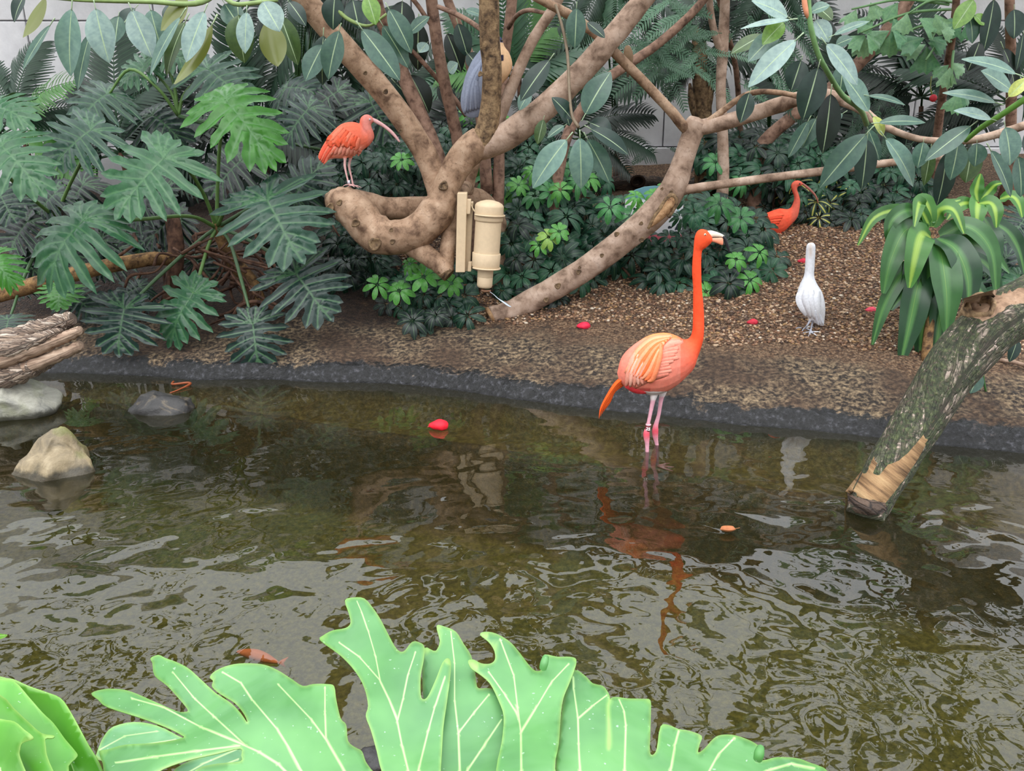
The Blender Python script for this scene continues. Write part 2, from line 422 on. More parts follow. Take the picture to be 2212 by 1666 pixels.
# pond bed: brown silt with olive algae
bed = ramp(N, [(.34, S(62, 46, 28)), (.5, S(122, 98, 60)), (.62, S(160, 138, 88)), (.8, S(204, 180, 130))]); L.new(n2.outputs[0], bed.inputs[0])
alg = ramp(N, [(.35, S(64, 56, 34)), (.65, S(112, 108, 62))]); L.new(n1.outputs[0], alg.inputs[0])
bedc = mixc(N, L, .45, bed.outputs[0], alg.outputs[0])
le = nd(N, 'ShaderNodeAttribute', attribute_name='ledge')          # kerb of the sunken shelf: brown algae; olive silt beyond
lei = mathn(N, L, 'ADD', mathn(N, L, 'ADD', le.outputs['Fac'], .5), mathn(N, L, 'MULTIPLY', n1.outputs[0], .06))
ler = ramp(N, [(.36, (0, 0, 0, 1)), (.42, (1, 1, 1, 1)), (.62, (1, 1, 1, 1)), (.70, (0, 0, 0, 1))]); L.new(lei, ler.inputs[0])
kerb = ramp(N, [(.38, S(30, 22, 15)), (.55, S(66, 48, 30)), (.72, S(118, 92, 58))]); L.new(n2.outputs[0], kerb.inputs[0])
silt = ramp(N, [(.36, S(84, 84, 50)), (.55, S(132, 128, 80)), (.75, S(176, 164, 112))]); L.new(n2.outputs[0], silt.inputs[0])
sir = ramp(N, [(.60, (0, 0, 0, 1)), (.75, (1, 1, 1, 1))]); L.new(lei, sir.inputs[0])
bedc = mixc(N, L, sir.outputs[0], bedc, silt.outputs[0])
bedc = mixc(N, L, mathn(N, L, 'MULTIPLY', ler.outputs[0], .85), bedc, kerb.outputs[0])
bm_ = ramp(N, [(.466, (1, 1, 1, 1)), (.486, (0, 0, 0, 1))]); L.new(mathn(N, L, 'ADD', mathn(N, L, 'MULTIPLY', at.outputs['Fac'], .3), .5), bm_.inputs[0])
c = mixc(N, L, bm_.outputs[0], c, bedc)
p = nd(N, 'ShaderNodeBsdfPrincipled'); L.new(c, p.inputs['Base Color'])
rr = ramp(N, [(0, (.85, .85, .85, 1)), (1, (.42, .42, .42, 1))]); L.new(wm.outputs[0], rr.inputs[0]); L.new(rr.outputs[0], p.inputs['Roughness'])
p.inputs['Specular IOR Level'].default_value = .4
b = nd(N, 'ShaderNodeBump'); b.inputs['Strength'].default_value = .9; b.inputs['Distance'].default_value = .012
L.new(mathn(N, L, 'ADD', mathn(N, L, 'ADD', n2.outputs[0], mathn(N, L, 'MULTIPLY', n3.outputs[0], .4)), mathn(N, L, 'MULTIPLY', mathn(N, L, 'MULTIPLY', gvl.outputs['Distance'], gm.outputs[0]), -1.2)), b.inputs['Height'])
L.new(b.outputs[0], p.inputs['Normal']); L.new(p.outputs[0], out.inputs[0])
M['soil'] = m
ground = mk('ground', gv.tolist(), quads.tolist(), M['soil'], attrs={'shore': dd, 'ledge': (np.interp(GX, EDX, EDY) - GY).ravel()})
tag(ground, 'sloping brown earth bank and pond bed with a wet black rim', None, kind='structure')

# unseen earth-brown plane added below everything, blocks light leaking up from underneath
fl_ = mk('floor', [(-60, -60, -1.4), (60, -60, -1.4), (60, 60, -1.4), (-60, 60, -1.4)], [(0, 1, 2, 3)], plain_mat('light_block_soil', S(96, 84, 68), .9, .2), smooth=False)
tag(fl_, 'unseen earth-brown plane added below the pond to block light from underneath', kind='structure')
# ------------------------------------------------------------------ water
m, N, L, out = new_mat('pond_water')
geo = nd(N, 'ShaderNodeNewGeometry')
mp = nd(N, 'ShaderNodeMapping'); L.new(geo.outputs['Position'], mp.inputs['Vector']); mp.inputs['Scale'].default_value = (1, 1.15, 0)
na = noise_n(N, L, 2.2, 1, .4, mp.outputs[0], 0.5)
nb = noise_n(N, L, 5.2, 1, .35, mp.outputs[0], 0.5)
nc = noise_n(N, L, 20, 1, .4, mp.outputs[0], 0.6)
wv = nd(N, 'ShaderNodeTexWave', wave_type='RINGS', rings_direction='SPHERICAL'); wv.inputs['Scale'].default_value = 2.6; wv.inputs['Distortion'].default_value = 4
wv.inputs['Detail'].default_value = 2; wv.inputs['Detail Scale'].default_value = 1.2
mp2 = nd(N, 'ShaderNodeMapping'); L.new(geo.outputs['Position'], mp2.inputs['Vector'])
_c = PZ(1150, 1560, 0); mp2.inputs['Location'].default_value = (-_c.x, -_c.y, 0); L.new(mp2.outputs[0], wv.inputs['Vector'])
amp = noise_n(N, L, .8, 2, .5, mp.outputs[0])
ampr = ramp(N, [(.35, (.25, .25, .25, 1)), (.65, (1, 1, 1, 1))]); L.new(amp.outputs[0], ampr.inputs[0])
spy = nd(N, 'ShaderNodeSeparateXYZ'); L.new(geo.outputs['Position'], spy.inputs[0])
near = nd(N, 'ShaderNodeMapRange'); near.inputs['From Min'].default_value = 4.6; near.inputs['From Max'].default_value = 3.0
near.inputs['To Min'].default_value = .12; near.inputs['To Max'].default_value = 1.0; L.new(spy.outputs[1], near.inputs['Value'])
h = mathn(N, L, 'ADD', mathn(N, L, 'MULTIPLY', na.outputs[0], 1.0), mathn(N, L, 'MULTIPLY', nb.outputs[0], .6))
h = mathn(N, L, 'ADD', h, mathn(N, L, 'MULTIPLY', nc.outputs[0], .018))
h = mathn(N, L, 'ADD', h, mathn(N, L, 'MULTIPLY', wv.outputs['Fac'], .035))
h = mathn(N, L, 'MULTIPLY', mathn(N, L, 'MULTIPLY', h, ampr.outputs[0]), near.outputs[0])
b = nd(N, 'ShaderNodeBump'); b.inputs['Strength'].default_value = 1.0; b.inputs['Distance'].default_value = .021
L.new(h, b.inputs['Height'])
fr = nd(N, 'ShaderNodeFresnel'); fr.inputs['IOR'].default_value = 1.75; L.new(b.outputs[0], fr.inputs['Normal'])
gl = nd(N, 'ShaderNodeBsdfGlossy'); gl.inputs['Roughness'].default_value = .0; L.new(b.outputs[0], gl.inputs['Normal'])
tr = nd(N, 'ShaderNodeBsdfTransparent'); tr.inputs['Color'].default_value = (.93, .92, .88, 1)
df = nd(N, 'ShaderNodeBsdfDiffuse'); df.inputs['Color'].default_value = S(104, 100, 64)
mm = nd(N, 'ShaderNodeMixShader'); mm.inputs[0].default_value = .07; L.new(tr.outputs[0], mm.inputs[1]); L.new(df.outputs[0], mm.inputs[2])
mx = nd(N, 'ShaderNodeMixShader'); L.new(fr.outputs[0], mx.inputs[0]); L.new(mm.outputs[0], mx.inputs[1]); L.new(gl.outputs[0], mx.inputs[2])
L.new(mx.outputs[0], out.inputs[0])
va = nd(N, 'ShaderNodeVolumeAbsorption'); va.inputs['Color'].default_value = (.64, .62, .26, 1); va.inputs['Density'].default_value = 1.35; L.new(va.outputs[0], out.inputs['Volume'])
M['water'] = m
wx = np.linspace(-9, 9, 61); wy = np.linspace(-1, 6.2, 40)
WX, WY = np.meshgrid(wx, wy); wi = np.arange(len(wx) * len(wy)).reshape(len(wy), len(wx))
wv_ = np.stack([WX, WY, WX * 0], -1).reshape(-1, 3); nw = len(wv_)
wq = np.stack([wi[:-1, :-1], wi[:-1, 1:], wi[1:, 1:], wi[1:, :-1]], -1).reshape(-1, 4)
ring = np.concatenate([wi[0, :], wi[1:, -1], wi[-1, -2::-1], wi[-2:0:-1, 0]])
low = wv_[ring].copy(); low[:, 2] = -1.3; nr = len(ring)
wf = wq.tolist() + [[int(ring[i]), nw + i, nw + (i + 1) % nr, int(ring[(i + 1) % nr])] for i in range(nr)] + [list(range(nw + nr - 1, nw - 1, -1))]
water = mk('pond_water', wv_.tolist() + low.tolist(), wf, M['water'], smooth=False)
tag(water, 'murky olive brown pond water with ripples and white reflections', 'water', kind='stuff')

# ------------------------------------------------------------------ gravel: loose pebbles over the bank (nobody could count them)
def pebbles(n, xr, yr, dmin, smin, smax, seed):
    r = np.random.default_rng(seed)
    x = r.uniform(*xr, n); y = r.uniform(*yr, n)
    d = y - np.interp(x, SHX, SHY)
    keep = (d + .45 * fbm(x * 7 / 3, y * 7 / 3, 3, 21) > dmin)
    x, y = x[keep], y[keep]; n = len(x)
    z = ground_np(x, y)
    t = (1 + 5 ** .5) / 2
    ico = np.array([(-1, t, 0), (1, t, 0), (-1, -t, 0), (1, -t, 0), (0, -1, t), (0, 1, t), (0, -1, -t), (0, 1, -t), (t, 0, -1), (t, 0, 1), (-t, 0, -1), (-t, 0, 1)], float)
    ico /= np.linalg.norm(ico[0])
    fc = np.array([(0, 11, 5), (0, 5, 1), (0, 1, 7), (0, 7, 10), (0, 10, 11), (1, 5, 9), (5, 11, 4), (11, 10, 2), (10, 7, 6), (7, 1, 8), (3, 9, 4), (3, 4, 2), (3, 2, 6), (3, 6, 8), (3, 8, 9), (4, 9, 5), (2, 4, 11), (6, 2, 10), (8, 6, 7), (9, 8, 1)])
    s = r.uniform(smin, smax, (n, 1, 1)) * np.stack([r.uniform(.8, 1.5, n), r.uniform(.7, 1.1, n), r.uniform(.5, .8, n)], -1)[:, None, :]
    v = ico[None] * (1 + r.uniform(-.16, .16, (n, 12, 1))) * s
    a = r.uniform(0, 2 * np.pi, n); ca, sa = np.cos(a)[:, None], np.sin(a)[:, None]
    vx = v[:, :, 0] * ca - v[:, :, 1] * sa; vy = v[:, :, 0] * sa + v[:, :, 1] * ca
    V = np.stack([vx + x[:, None], vy + y[:, None], v[:, :, 2] + z[:, None] + .002], -1).reshape(-1, 3)
    Fc = (fc[None] + (np.arange(n) * 12)[:, None, None]).reshape(-1, 3)
    pal = np.array([S(148, 116, 90), S(122, 88, 66), S(92, 66, 50), S(182, 156, 130), S(68, 50, 41), S(156, 122, 84), S(116, 96, 82), S(204, 190, 172)])
    ci = r.choice(len(pal), n, p=[.22, .2, .17, .12, .12, .09, .06, .02])
    Cc = np.repeat(pal[ci], 12, 0)
    return V, Fc, Cc
M['pebble'] = plain_mat('pebble', None, .6, .4, .15, 60, .1, attr='Col')
V, Fc, Cc = pebbles(34000, (-.9, 3.3), (4.9, 7.7), 1.05, .006, .0135, 3)
me_o = mk('gravel', V.tolist(), Fc.tolist(), M['pebble'], attrs={'Col': Cc})
tag(me_o, 'loose tan and brown pea gravel spread over the upper bank', 'gravel', kind='stuff')

# ------------------------------------------------------------------ back wall: painted concrete panels on a plinth
m, N, L, out = new_mat('painted_wall')
tc = nd(N, 'ShaderNodeTexCoord'); n1 = noise_n(N, L, 3, 5, .6, tc.outputs['Object']); n2 = noise_n(N, L, 60, 3, .6, tc.outputs['Object'])
r = ramp(N, [(.3, S(196, 194, 198)), (.7, S(226, 225, 228))]); L.new(n1.outputs[0], r.inputs[0])
p = nd(N, 'ShaderNodeBsdfPrincipled'); p.inputs['Roughness'].default_value = .7; L.new(r.outputs[0], p.inputs['Base Color'])
b = nd(N, 'ShaderNodeBump'); b.inputs['Strength'].default_value = .3; b.inputs['Distance'].default_value = .004; L.new(n2.outputs[0], b.inputs['Height'])
L.new(b.outputs[0], p.inputs['Normal']); L.new(p.outputs[0], out.inputs[0]); M['wall'] = m
def box_data(x0, x1, y0, y1, z0, z1, bev=0.0):
    if not bev:
        V = [(x, y, z) for x in (x0, x1) for y in (y0, y1) for z in (z0, z1)]
        return V, [(0, 1, 3, 2), (4, 6, 7, 5), (0, 4, 5, 1), (2, 3, 7, 6), (0, 2, 6, 4), (1, 5, 7, 3)]
    bm = bmesh.new(); bmesh.ops.create_cube(bm, size=1)
    for v in bm.verts: v.co = Vector(((x0 + x1) / 2 + v.co.x * (x1 - x0), (y0 + y1) / 2 + v.co.y * (y1 - y0), (z0 + z1) / 2 + v.co.z * (z1 - z0)))
    bmesh.ops.bevel(bm, geom=bm.edges[:], offset=bev, segments=2, profile=.5, affect='EDGES')
    bm.verts.index_update()
    V = [v.co.copy() for v in bm.verts]; Fc = [tuple(v.index for v in f.verts) for f in bm.faces]; bm.free()
    return V, Fc
WY0 = 8.95
V, Fc = box_data(-8, 8, WY0 + .10, WY0 + .35, .2, 3.3)
wall = mk('wall_back', V, Fc, M['wall'], smooth=False); tag(wall, 'pale painted concrete block wall behind the planting', kind='structure')
jx = P(1434, 300, WY0).x
zled = P(1400, 318, WY0).z
x = jx - 1.22 * 6
while x < 7.6:
    for (z0, z1) in ((zled + .005, zled + 1.15), (zled + 1.16, 3.3)):
        V, Fc = box_data(x + .006, x + 1.214, WY0 + .045, WY0 + .12, z0, z1, .008)
        mk('wall_panel', V, Fc, M['wall'], wall, smooth=False)
    x += 1.22
x = jx - .62 - .92 * 8
while x < 7.6:
    V, Fc = box_data(x + .003, x + .917, WY0, WY0 + .12, .3, zled - .005, .01)
    mk('plinth_block', V, Fc, M['wall'], wall, smooth=False)
    x += .92

# ------------------------------------------------------------------ trees
def px_r(pts, Y): return [(a, b, Y, r) for a, b, r in pts]
def knot(parent_, px, py, Y, r, depth=.02, name='knot'):
    p = P(px, py, Y); s = r * mpp(p)
    d = (Vector((0, 0, CAM_Z)) - p).normalized()
    u = d.orthogonal().normalized(); v = d.cross(u)
    V, Fc = [], []
    prof = [(1.25, -.25), (1.12, .22), (.9, .26), (.66, .02), (.25, -.02), (0, 0)]
    k = 14
    for rr, hh in prof[:-1]:
        for i in range(k):
            a = 2 * math.pi * i / k; q = 1 + .12 * math.sin(3 * a + px)
            V.append(p + (u * math.cos(a) + v * math.sin(a) * .85) * rr * s * q + d * hh * s)
    V.append(p)
    for j in range(len(prof) - 2):
        for i in range(k):
            i2 = (i + 1) % k; Fc.append((j * k + i, j * k + i2, (j + 1) * k + i2, (j + 1) * k + i))
    for i in range(k): Fc.append((len(V) - 1, (len(prof) - 2) * k + i, (len(prof) - 2) * k + (i + 1) % k))
    return mk(name, V, Fc, M['bark_dark'], parent_)

TA = thing('rubber_tree', G(1060, 640), 'large forked tree limb with a bent knotted stump end where a red ibis perches', 'tree')
def L_(name, pts, mat, parent=TA, segs=18, n=5, jitter=.10, **kw):
    return tube(name, limb(pts), M[mat], parent, segs=segs, n=n, jitter=jitter, **kw)
trunk = L_('trunk', [(704, 434, 5.74, 15), (722, 434, 5.74, 26), (746, 441, 5.72, 37), (772, 466, 5.68, 41), (800, 498, 5.64, 42), (838, 513, 5.62, 39), (880, 508, 5.62, 37),
      (920, 486, 5.64, 37), (948, 450, 5.66, 36), (962, 410, 5.68, 31), (984, 364, 5.7, 31), (1014, 324, 5.72, 33), (1040, 303, 5.74, 32)], 'bark', segs=24, n=6, jitter=.12)
L_('limb', [(1022, 318, 5.73, 30), (1046, 296, 5.72, 27), (1058, 245, 5.7, 23), (1063, 170, 5.68, 21), (1058, 90, 5.66, 22), (1056, 0, 5.64, 22), (1058, -140, 5.6, 20), (1065, -320, 5.6, 16)], 'bark_dark')
L_('limb', [(1025, 318, 5.74, 30), (1060, 308, 5.74, 30), (1105, 287, 5.72, 30), (1165, 243, 5.7, 28), (1250, 163, 5.66, 26), (1312, 92, 5.62, 25), (1382, 8, 5.6, 22), (1450, -80, 5.55, 20), (1540, -220, 5.5, 15)], 'bark_pale')
L_('limb', [(950, 432, 5.74, 22), (942, 400, 5.76, 24), (925, 345, 5.78, 25), (884, 275, 5.8, 25), (817, 187, 5.8, 26), (735, 93, 5.76, 26), (662, 2, 5.7, 26), (596, -90, 5.6, 24), (540, -200, 5.45, 18)], 'bark')
L_('branch', [(742, 430, 5.78, 22), (780, 438, 5.88, 26), (830, 449, 5.98, 25), (886, 450, 6.02, 25), (940, 447, 6.06, 24), (1000, 428, 6.12, 22), (1040, 432, 6.2, 20), (1070, 470, 6.3, 20), (1078, 540, 6.36, 22), (1082, 640, 6.36, 24)], 'bark')
L_('branch', [(868, 520, 5.64, 22), (905, 540, 5.62, 22), (945, 568, 5.6, 20), (968, 592, 5.58, 17)], 'bark', n=4)
L_('branch', [(966, 586, 5.62, 14), (966, 545, 5.64, 17), (971, 505, 5.68, 17), (980, 465, 5.74, 16), (992, 420, 5.82, 15), (1008, 405, 6.0, 14)], 'bark', n=4)
L_('branch', [(1012, 420, 6.1, 10), (1018, 385, 6.1, 11), (1027, 350, 6.1, 11), (1036, 300, 6.1, 10)], 'bark', segs=10)
# hollow sawn end of the lower branch
pe = P(969, 594, 5.565); 
V, Fc, UV = tube_data(limb([(955, 580, 5.59, 17.5), (970.5, 595, 5.572, 16.5), (969, 593, 5.575, 12), (958, 583, 5.588, 11), (955, 580, 5.59, .5)]), 16, 1, cap=False)
mk('hollow_end', V, Fc, M['bark_dark'], TA, uv=UV)
for a in [(733, 438, 5.56, 6), (768, 482, 5.50, 8), (810, 527, 5.50, 13), (845, 497, 5.50, 4), (848, 522, 5.50, 5), (958, 402, 5.58, 9), (1038, 160, 5.60, 5), (713, 448, 5.63, 8), (789, 158, 5.68, 4), (833, 198, 5.68, 5), (865, 283, 5.69, 4)]:
    knot(trunk, *a)
# more stems of the same tree, behind the big limbs
for pts, mat in [
    ([(810, -60, 6.1, 14), (812, 0, 6.15, 14), (835, 70, 6.2, 14), (866, 150, 6.22, 15), (905, 240, 6.22, 16), (945, 338, 6.2, 16), (970, 430, 6.2, 16), (1000, 520, 6.25, 16)], 'bark_brown'),
    ([(928, -60, 6.1, 13), (932, 0, 6.15, 13), (950, 130, 6.2, 13), (972, 230, 6.25, 13.5), (990, 310, 6.3, 13.5), (1010, 430, 6.3, 14), (1030, 560, 6.35, 14)], 'bark_brown'),
    ([(952, -60, 6.5, 9), (967, 0, 6.5, 10), (995, 70, 6.5, 11), (1015, 130, 6.5, 12), (1040, 260, 6.45, 13), (1052, 420, 6.4, 14)], 'bark_brown'),
    ([(1110, -60, 6.6, 12), (1106, 0, 6.6, 12), (1096, 80, 6.6, 11), (1088, 150, 6.6, 11), (1080, 300, 6.5, 12), (1075, 460, 6.4, 14)], 'bark_brown'),
    ([(1230, -60, 5.9, 10), (1206, 0, 5.95, 11), (1152, 85, 6.0, 12), (1112, 170, 6.0, 13), (1082, 250, 6.0, 13), (1060, 310, 5.95, 13)], 'bark_pale'),
    ([(1560, -60, 6.9, 8), (1508, 14, 6.9, 9), (1425, 92, 6.85, 10), (1340, 150, 6.8, 11), (1290, 190, 6.75, 11), (1240, 262, 6.7, 11), (1215, 330, 6.6, 12), (1190, 480, 6.5, 12)], 'bark_brown')]:
    L_('stem', pts, mat, segs=10, n=4, jitter=.08)
for pts in [[(885, -10, 6.1, 5), (905, 15, 6.12, 5), (925, 45, 6.15, 5), (942, 68, 6.18, 5)],
            [(945, 14, 6.0, 5), (985, 30, 5.95, 5.5), (1020, 50, 5.85, 5.5), (1050, 72, 5.72, 6)],
            [(878, 98, 6.25, 4), (905, 125, 6.25, 5), (940, 165, 6.3, 5), (975, 205, 6.4, 5.5), (1008, 250, 6.4, 6)],
            [(1098, 60, 6.55, 5), (1115, 35, 6.4, 5), (1140, 22, 6.2, 5), (1176, 28, 6.0, 4)]]:
    L_('twig', pts, 'bark_brown', segs=7, n=4, jitter=0)

TB = thing('leaning_tree', G(1075, 700), 'pale leaning branch with a sawn lower end and a healed scar, forked above the flamingo', 'tree')
def LB(name, pts, mat='bark_pale', segs=16, n=5, jitter=.07): return tube(name, limb(pts), M[mat], TB, segs=segs, n=n, jitter=jitter)
trunkB = LB('trunk', [(1058, 682, 5.80, 20), (1085, 678, 5.82, 22), (1120, 664, 5.84, 24), (1200, 620, 5.86, 26), (1290, 563, 5.86, 27), (1370, 500, 5.86, 29), (1424, 450, 5.86, 31), (1456, 402, 5.84, 28), (1474, 352, 5.84, 23), (1490, 305, 5.84, 22), (1503, 268, 5.84, 23), (1508, 256, 5.84, 17)], segs=22)
V, Fc, UV = tube_data(limb([(1062, 681, 5.80, 20.5), (1056, 684, 5.795, 19), (1057, 684, 5.796, .5)]), 18, 1, cap=False)
mk('sawn_end', V, Fc, M['cutwood'], trunkB, uv=UV)
LB('limb', [(1500, 278, 5.84, 17), (1540, 270, 5.82, 17), (1590, 257, 5.8, 17), (1650, 238, 5.75, 17), (1720, 215, 5.65, 16), (1780, 205, 5.5, 14), (1850, 230, 5.2, 11), (1905, 270, 4.9, 8), (1985, 300, 4.7, 7), (2085, 304, 4.55, 8), (2160, 288, 4.5, 9), (2240, 262, 4.45, 9)], segs=14)
LB('limb', [(1503, 278, 5.84, 14), (1480, 276, 5.83, 12), (1452, 243, 5.8, 11), (1400, 187, 5.76, 11), (1344, 130, 5.7, 11), (1290, 76, 5.66, 11), (1245, 42, 5.6, 11), (1208, 20, 5.5, 10), (1150, -10, 5.4, 9)], 'bark', segs=12)
LB('branch', [(1514, 276, 5.82, 9), (1560, 240, 5.8, 7), (1605, 208, 5.75, 6.5), (1650, 198, 5.6, 6), (1715, 206, 5.4, 5.5), (1740, 220, 5.3, 4.5)], 'bark', segs=9)
LB('branch', [(1462, 414, 5.84, 14), (1490, 408, 5.82, 10), (1530, 402, 5.8, 9.5), (1650, 386, 5.75, 9), (1800, 367, 5.7, 9), (1935, 350, 5.65, 8), (2060, 338, 5.6, 7)], segs=10)
LB('stub', [(1482, 268, 5.86, 4), (1468, 250, 5.88, 4), (1456, 233, 5.9, 3)], 'bark_dark', segs=6, n=2)
# healed scar
pc = P(1438, 452, 5.70)
sc_v, sc_f, sc_u = tube_data(limb([(1404, 490, 5.695, 3), (1418, 474, 5.685, 10), (1436, 455, 5.68, 13), (1447, 437, 5.68, 13), (1452, 424, 5.69, 6)]), 12, 5, flat=.9)
mk('healed_scar', sc_v, sc_f, M['cutwood'], trunkB, uv=sc_u)
sc_v, sc_f, sc_u = tube_data(limb([(1400, 494, 5.69, 3), (1412, 472, 5.675, 4.5), (1428, 448, 5.67, 5), (1440, 430, 5.67, 5), (1452, 422, 5.675, 5.5), (1461, 432, 5.67, 5), (1456, 450, 5.67, 4.5), (1444, 470, 5.67, 4)]), 8, 5)
mk('scar_rim', sc_v, sc_f, M['bark_dark'], trunkB, uv=sc_u)
for a in [(1332, 506, 5.72, 5), (1386, 518, 5.71, 5), (1300, 552, 5.71, 4), (1250, 588, 5.71, 5), (1205, 618, 5.72, 6), (1180, 648, 5.74, 5), (1385, 483, 5.7, 4), (1252, 578, 5.70, 3), (1450, 415, 5.70, 3.5), (1430, 408, 5.72, 3)]:
    knot(trunkB, *a, name='bark_bump')

# background trunks
def bg_tree(name, pts, mat, label, extra=()):
    base = limb([pts[-1]])[0]
    t = thing(name, (base[0], base[1], gz(base[0], base[1])), label, 'tree')
    b = list(base); b[2] = gz(base[0], base[1]) - .02
    tube('trunk', limb(pts) + [tuple(b)], M[mat], t, segs=12, n=4, jitter=.08)
    for e in extra: tube('branch', limb(e), M[mat], t, segs=9, n=4, jitter=.05)
    return t
bg_tree('slender_tree', [(1566, -80, 7.1, 11), (1566, 0, 7.1, 11), (1561, 110, 7.1, 12), (1557, 190, 7.1, 11), (1561, 290, 7.1, 12), (1562, 390, 7.1, 13)], 'bark_pale',
        'slender pale upright tree with a side shoot, behind the fork of the leaning branch', [[(1531, -60, 7.0, 7), (1533, 10, 7.02, 7.5), (1543, 70, 7.05, 8), (1560, 118, 7.09, 9)]])
bg_tree('brown_trunk', [(1985, -60, 7.2, 13), (1962, 0, 7.2, 14), (1905, 80, 7.2, 14), (1850, 142, 7.2, 14), (1790, 195, 7.2, 14), (1700, 262, 7.3, 14), (1640, 330, 7.4, 15)], 'bark_brown',
        'brown slanting trunk behind the pale ragged palm leaves', [])
bg_tree('shaggy_palm_trunk', [(1508, 60, 7.9, 14), (1512, 140, 7.9, 18), (1517, 220, 7.9, 20), (1520, 320, 7.9, 21), (1522, 400, 7.9, 22)], 'bark_dark',
        'dark shaggy palm trunk against the white wall', [[(1490, 180, 7.85, 3), (1494, 220, 7.84, 8), (1502, 260, 7.86, 4)], [(1540, 160, 7.85, 3), (1534, 210, 7.84, 7), (1528, 250, 7.86, 4)]])

# ------------------------------------------------------------------ leaf meshes
def rubber_mesh(wr, droop=.12, fold=.18, seed=0, petiole=.14, tw=0.0):
    """leaf along +Y, length 1 incl. petiole, normal +Z; wr = width/length"""
    r = random.Random(seed); V, Fc, UV = [], [], []
    n, ku = 16, 6
    L0 = petiole
    for i in range(n + 1):
        t = i / n
        w = wr * .5 * (math.sin(math.pi * min(1, t ** .92)) ** .72) * (1.0 if t < .9 else 1 - ((t - .9) / .1) ** 2 * .55)
        if i in (0, n): w = .006
        y = L0 + (1 - L0) * t
        zc = -droop * t * t
        for k in range(ku + 1):
            u = -1 + 2 * k / ku
            und = .02 * math.sin(9 * t + seed + (2 if u > 0 else 0)) * u * u
            V.append(Vector((u * w, y, zc + fold * abs(u) * w + und * wr))); UV.append((u, t))
    for i in range(n):
        for k in range(ku):
            a = i * (ku + 1) + k; Fc.append((a, a + 1, a + ku + 2, a + ku + 1))
    tv, tf, tu = tube_data([(0, 0, .015, .012), (0, L0 * .5, .012, .010), (0, L0 * 1.15, 0.001, .008)], 5, 2)
    o = len(V); V += tv; Fc += [tuple(i + o for i in f) for f in tf]; UV += [(0, 0)] * len(tv)
    return V, Fc, UV
def raw_mesh(name, V, Fc, UV, mat, attrs=None):
    o = mk(name, V, Fc, mat, uv=UV, attrs=attrs); me = o.data; bpy.data.objects.remove(o); return me
RUB = {}
def rub(wr, s):
    k = (round(wr * 10) / 10, s % 3)
    if k not in RUB: RUB[k] = raw_mesh('rubber_leaf', *rubber_mesh(max(k[0], .1), .10 + .05 * k[1], .16 + .05 * k[1], k[1]), M['rubber'])
    return RUB[k]
def frame(p0, p1, nhint, sx=1.0):
    y = p1 - p0; ln = y.length; y = y / ln
    z = nhint - y * nhint.dot(y)
    z = z.normalized() if z.length > 1e-5 else y.orthogonal().normalized()
    x = y.cross(z)
    Mx = Matrix((x * ln * sx, y * ln, z * ln)).transposed().to_4x4()
    Mx.translation = p0
    return Mx
TOCAM = Vector((0, -.75, .66))
tones = {'l': S(102, 132, 122), 'm': S(68, 98, 86), 'd': S(33, 56, 49), 'o': S(110, 116, 52), 'g': S(64, 88, 46), 'b': S(112, 150, 72), 'y': S(180, 190, 104), 'k': S(20, 35, 29), 'w': S(132, 156, 152)}  # k: leaf colour darkened to carry the shade deep in the foliage
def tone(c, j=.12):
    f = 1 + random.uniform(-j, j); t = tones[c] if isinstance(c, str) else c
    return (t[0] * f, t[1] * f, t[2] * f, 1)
def rleaf(parent, bx, by, tx, ty, w, c, Y, dy=-.04, roll=0.0):
    p0 = P(bx, by, Y); p1 = P(tx, ty, Y + dy)
    ln = (p1 - p0).length; wm = w * mpp(p0)
    if dy != 0 and False: pass
    nh = (TOCAM + Vector((roll, 0, 0))).normalized()
    if c in ('o',): nh = nh * -1
    wr = wm / ln
    s = random.randrange(3)
    k = max(round(wr * 10) / 10, .1)
    return inst('leaf', rub(wr, s), frame(p0, p1, nh, wr / k), parent, tone(c))

# leaves hanging from the tip of the left limb
TW = lambda name, pts, par, col=S(120, 140, 80): tube(name, limb(pts), M['stem'], par, segs=7, n=4, color=col)
TW('twig', [(560, -170, 5.4, 10), (520, -90, 4.6, 8), (470, -20, 4.0, 7), (420, 8, 3.75, 6), (330, 4, 3.7, 5), (250, 2, 3.7, 5), (170, 0, 3.7, 4), (100, -6, 3.7, 3.5)], TA, S(128, 150, 92))
TW('twig', [(470, -20, 4.0, 6), (505, 8, 3.85, 5), (555, 6, 3.8, 5), (600, 0, 3.8, 4)], TA, S(128, 150, 92))
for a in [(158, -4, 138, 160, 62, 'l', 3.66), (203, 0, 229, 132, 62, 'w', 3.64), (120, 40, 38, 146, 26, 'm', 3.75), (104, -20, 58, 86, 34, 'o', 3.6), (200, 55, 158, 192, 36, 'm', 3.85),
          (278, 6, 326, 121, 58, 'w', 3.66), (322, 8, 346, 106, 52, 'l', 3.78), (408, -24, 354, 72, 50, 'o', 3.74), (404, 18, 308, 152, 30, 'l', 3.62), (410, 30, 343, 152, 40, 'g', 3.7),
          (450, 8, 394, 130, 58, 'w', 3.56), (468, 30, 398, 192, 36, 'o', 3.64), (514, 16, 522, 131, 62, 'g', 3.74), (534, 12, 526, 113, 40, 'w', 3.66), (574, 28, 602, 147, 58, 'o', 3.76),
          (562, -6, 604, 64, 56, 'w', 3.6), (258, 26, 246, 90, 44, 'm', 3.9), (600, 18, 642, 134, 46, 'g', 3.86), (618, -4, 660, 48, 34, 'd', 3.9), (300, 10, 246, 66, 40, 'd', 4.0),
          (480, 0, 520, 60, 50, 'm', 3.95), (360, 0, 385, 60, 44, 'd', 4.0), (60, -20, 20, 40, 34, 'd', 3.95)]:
    rleaf(TA, *a)
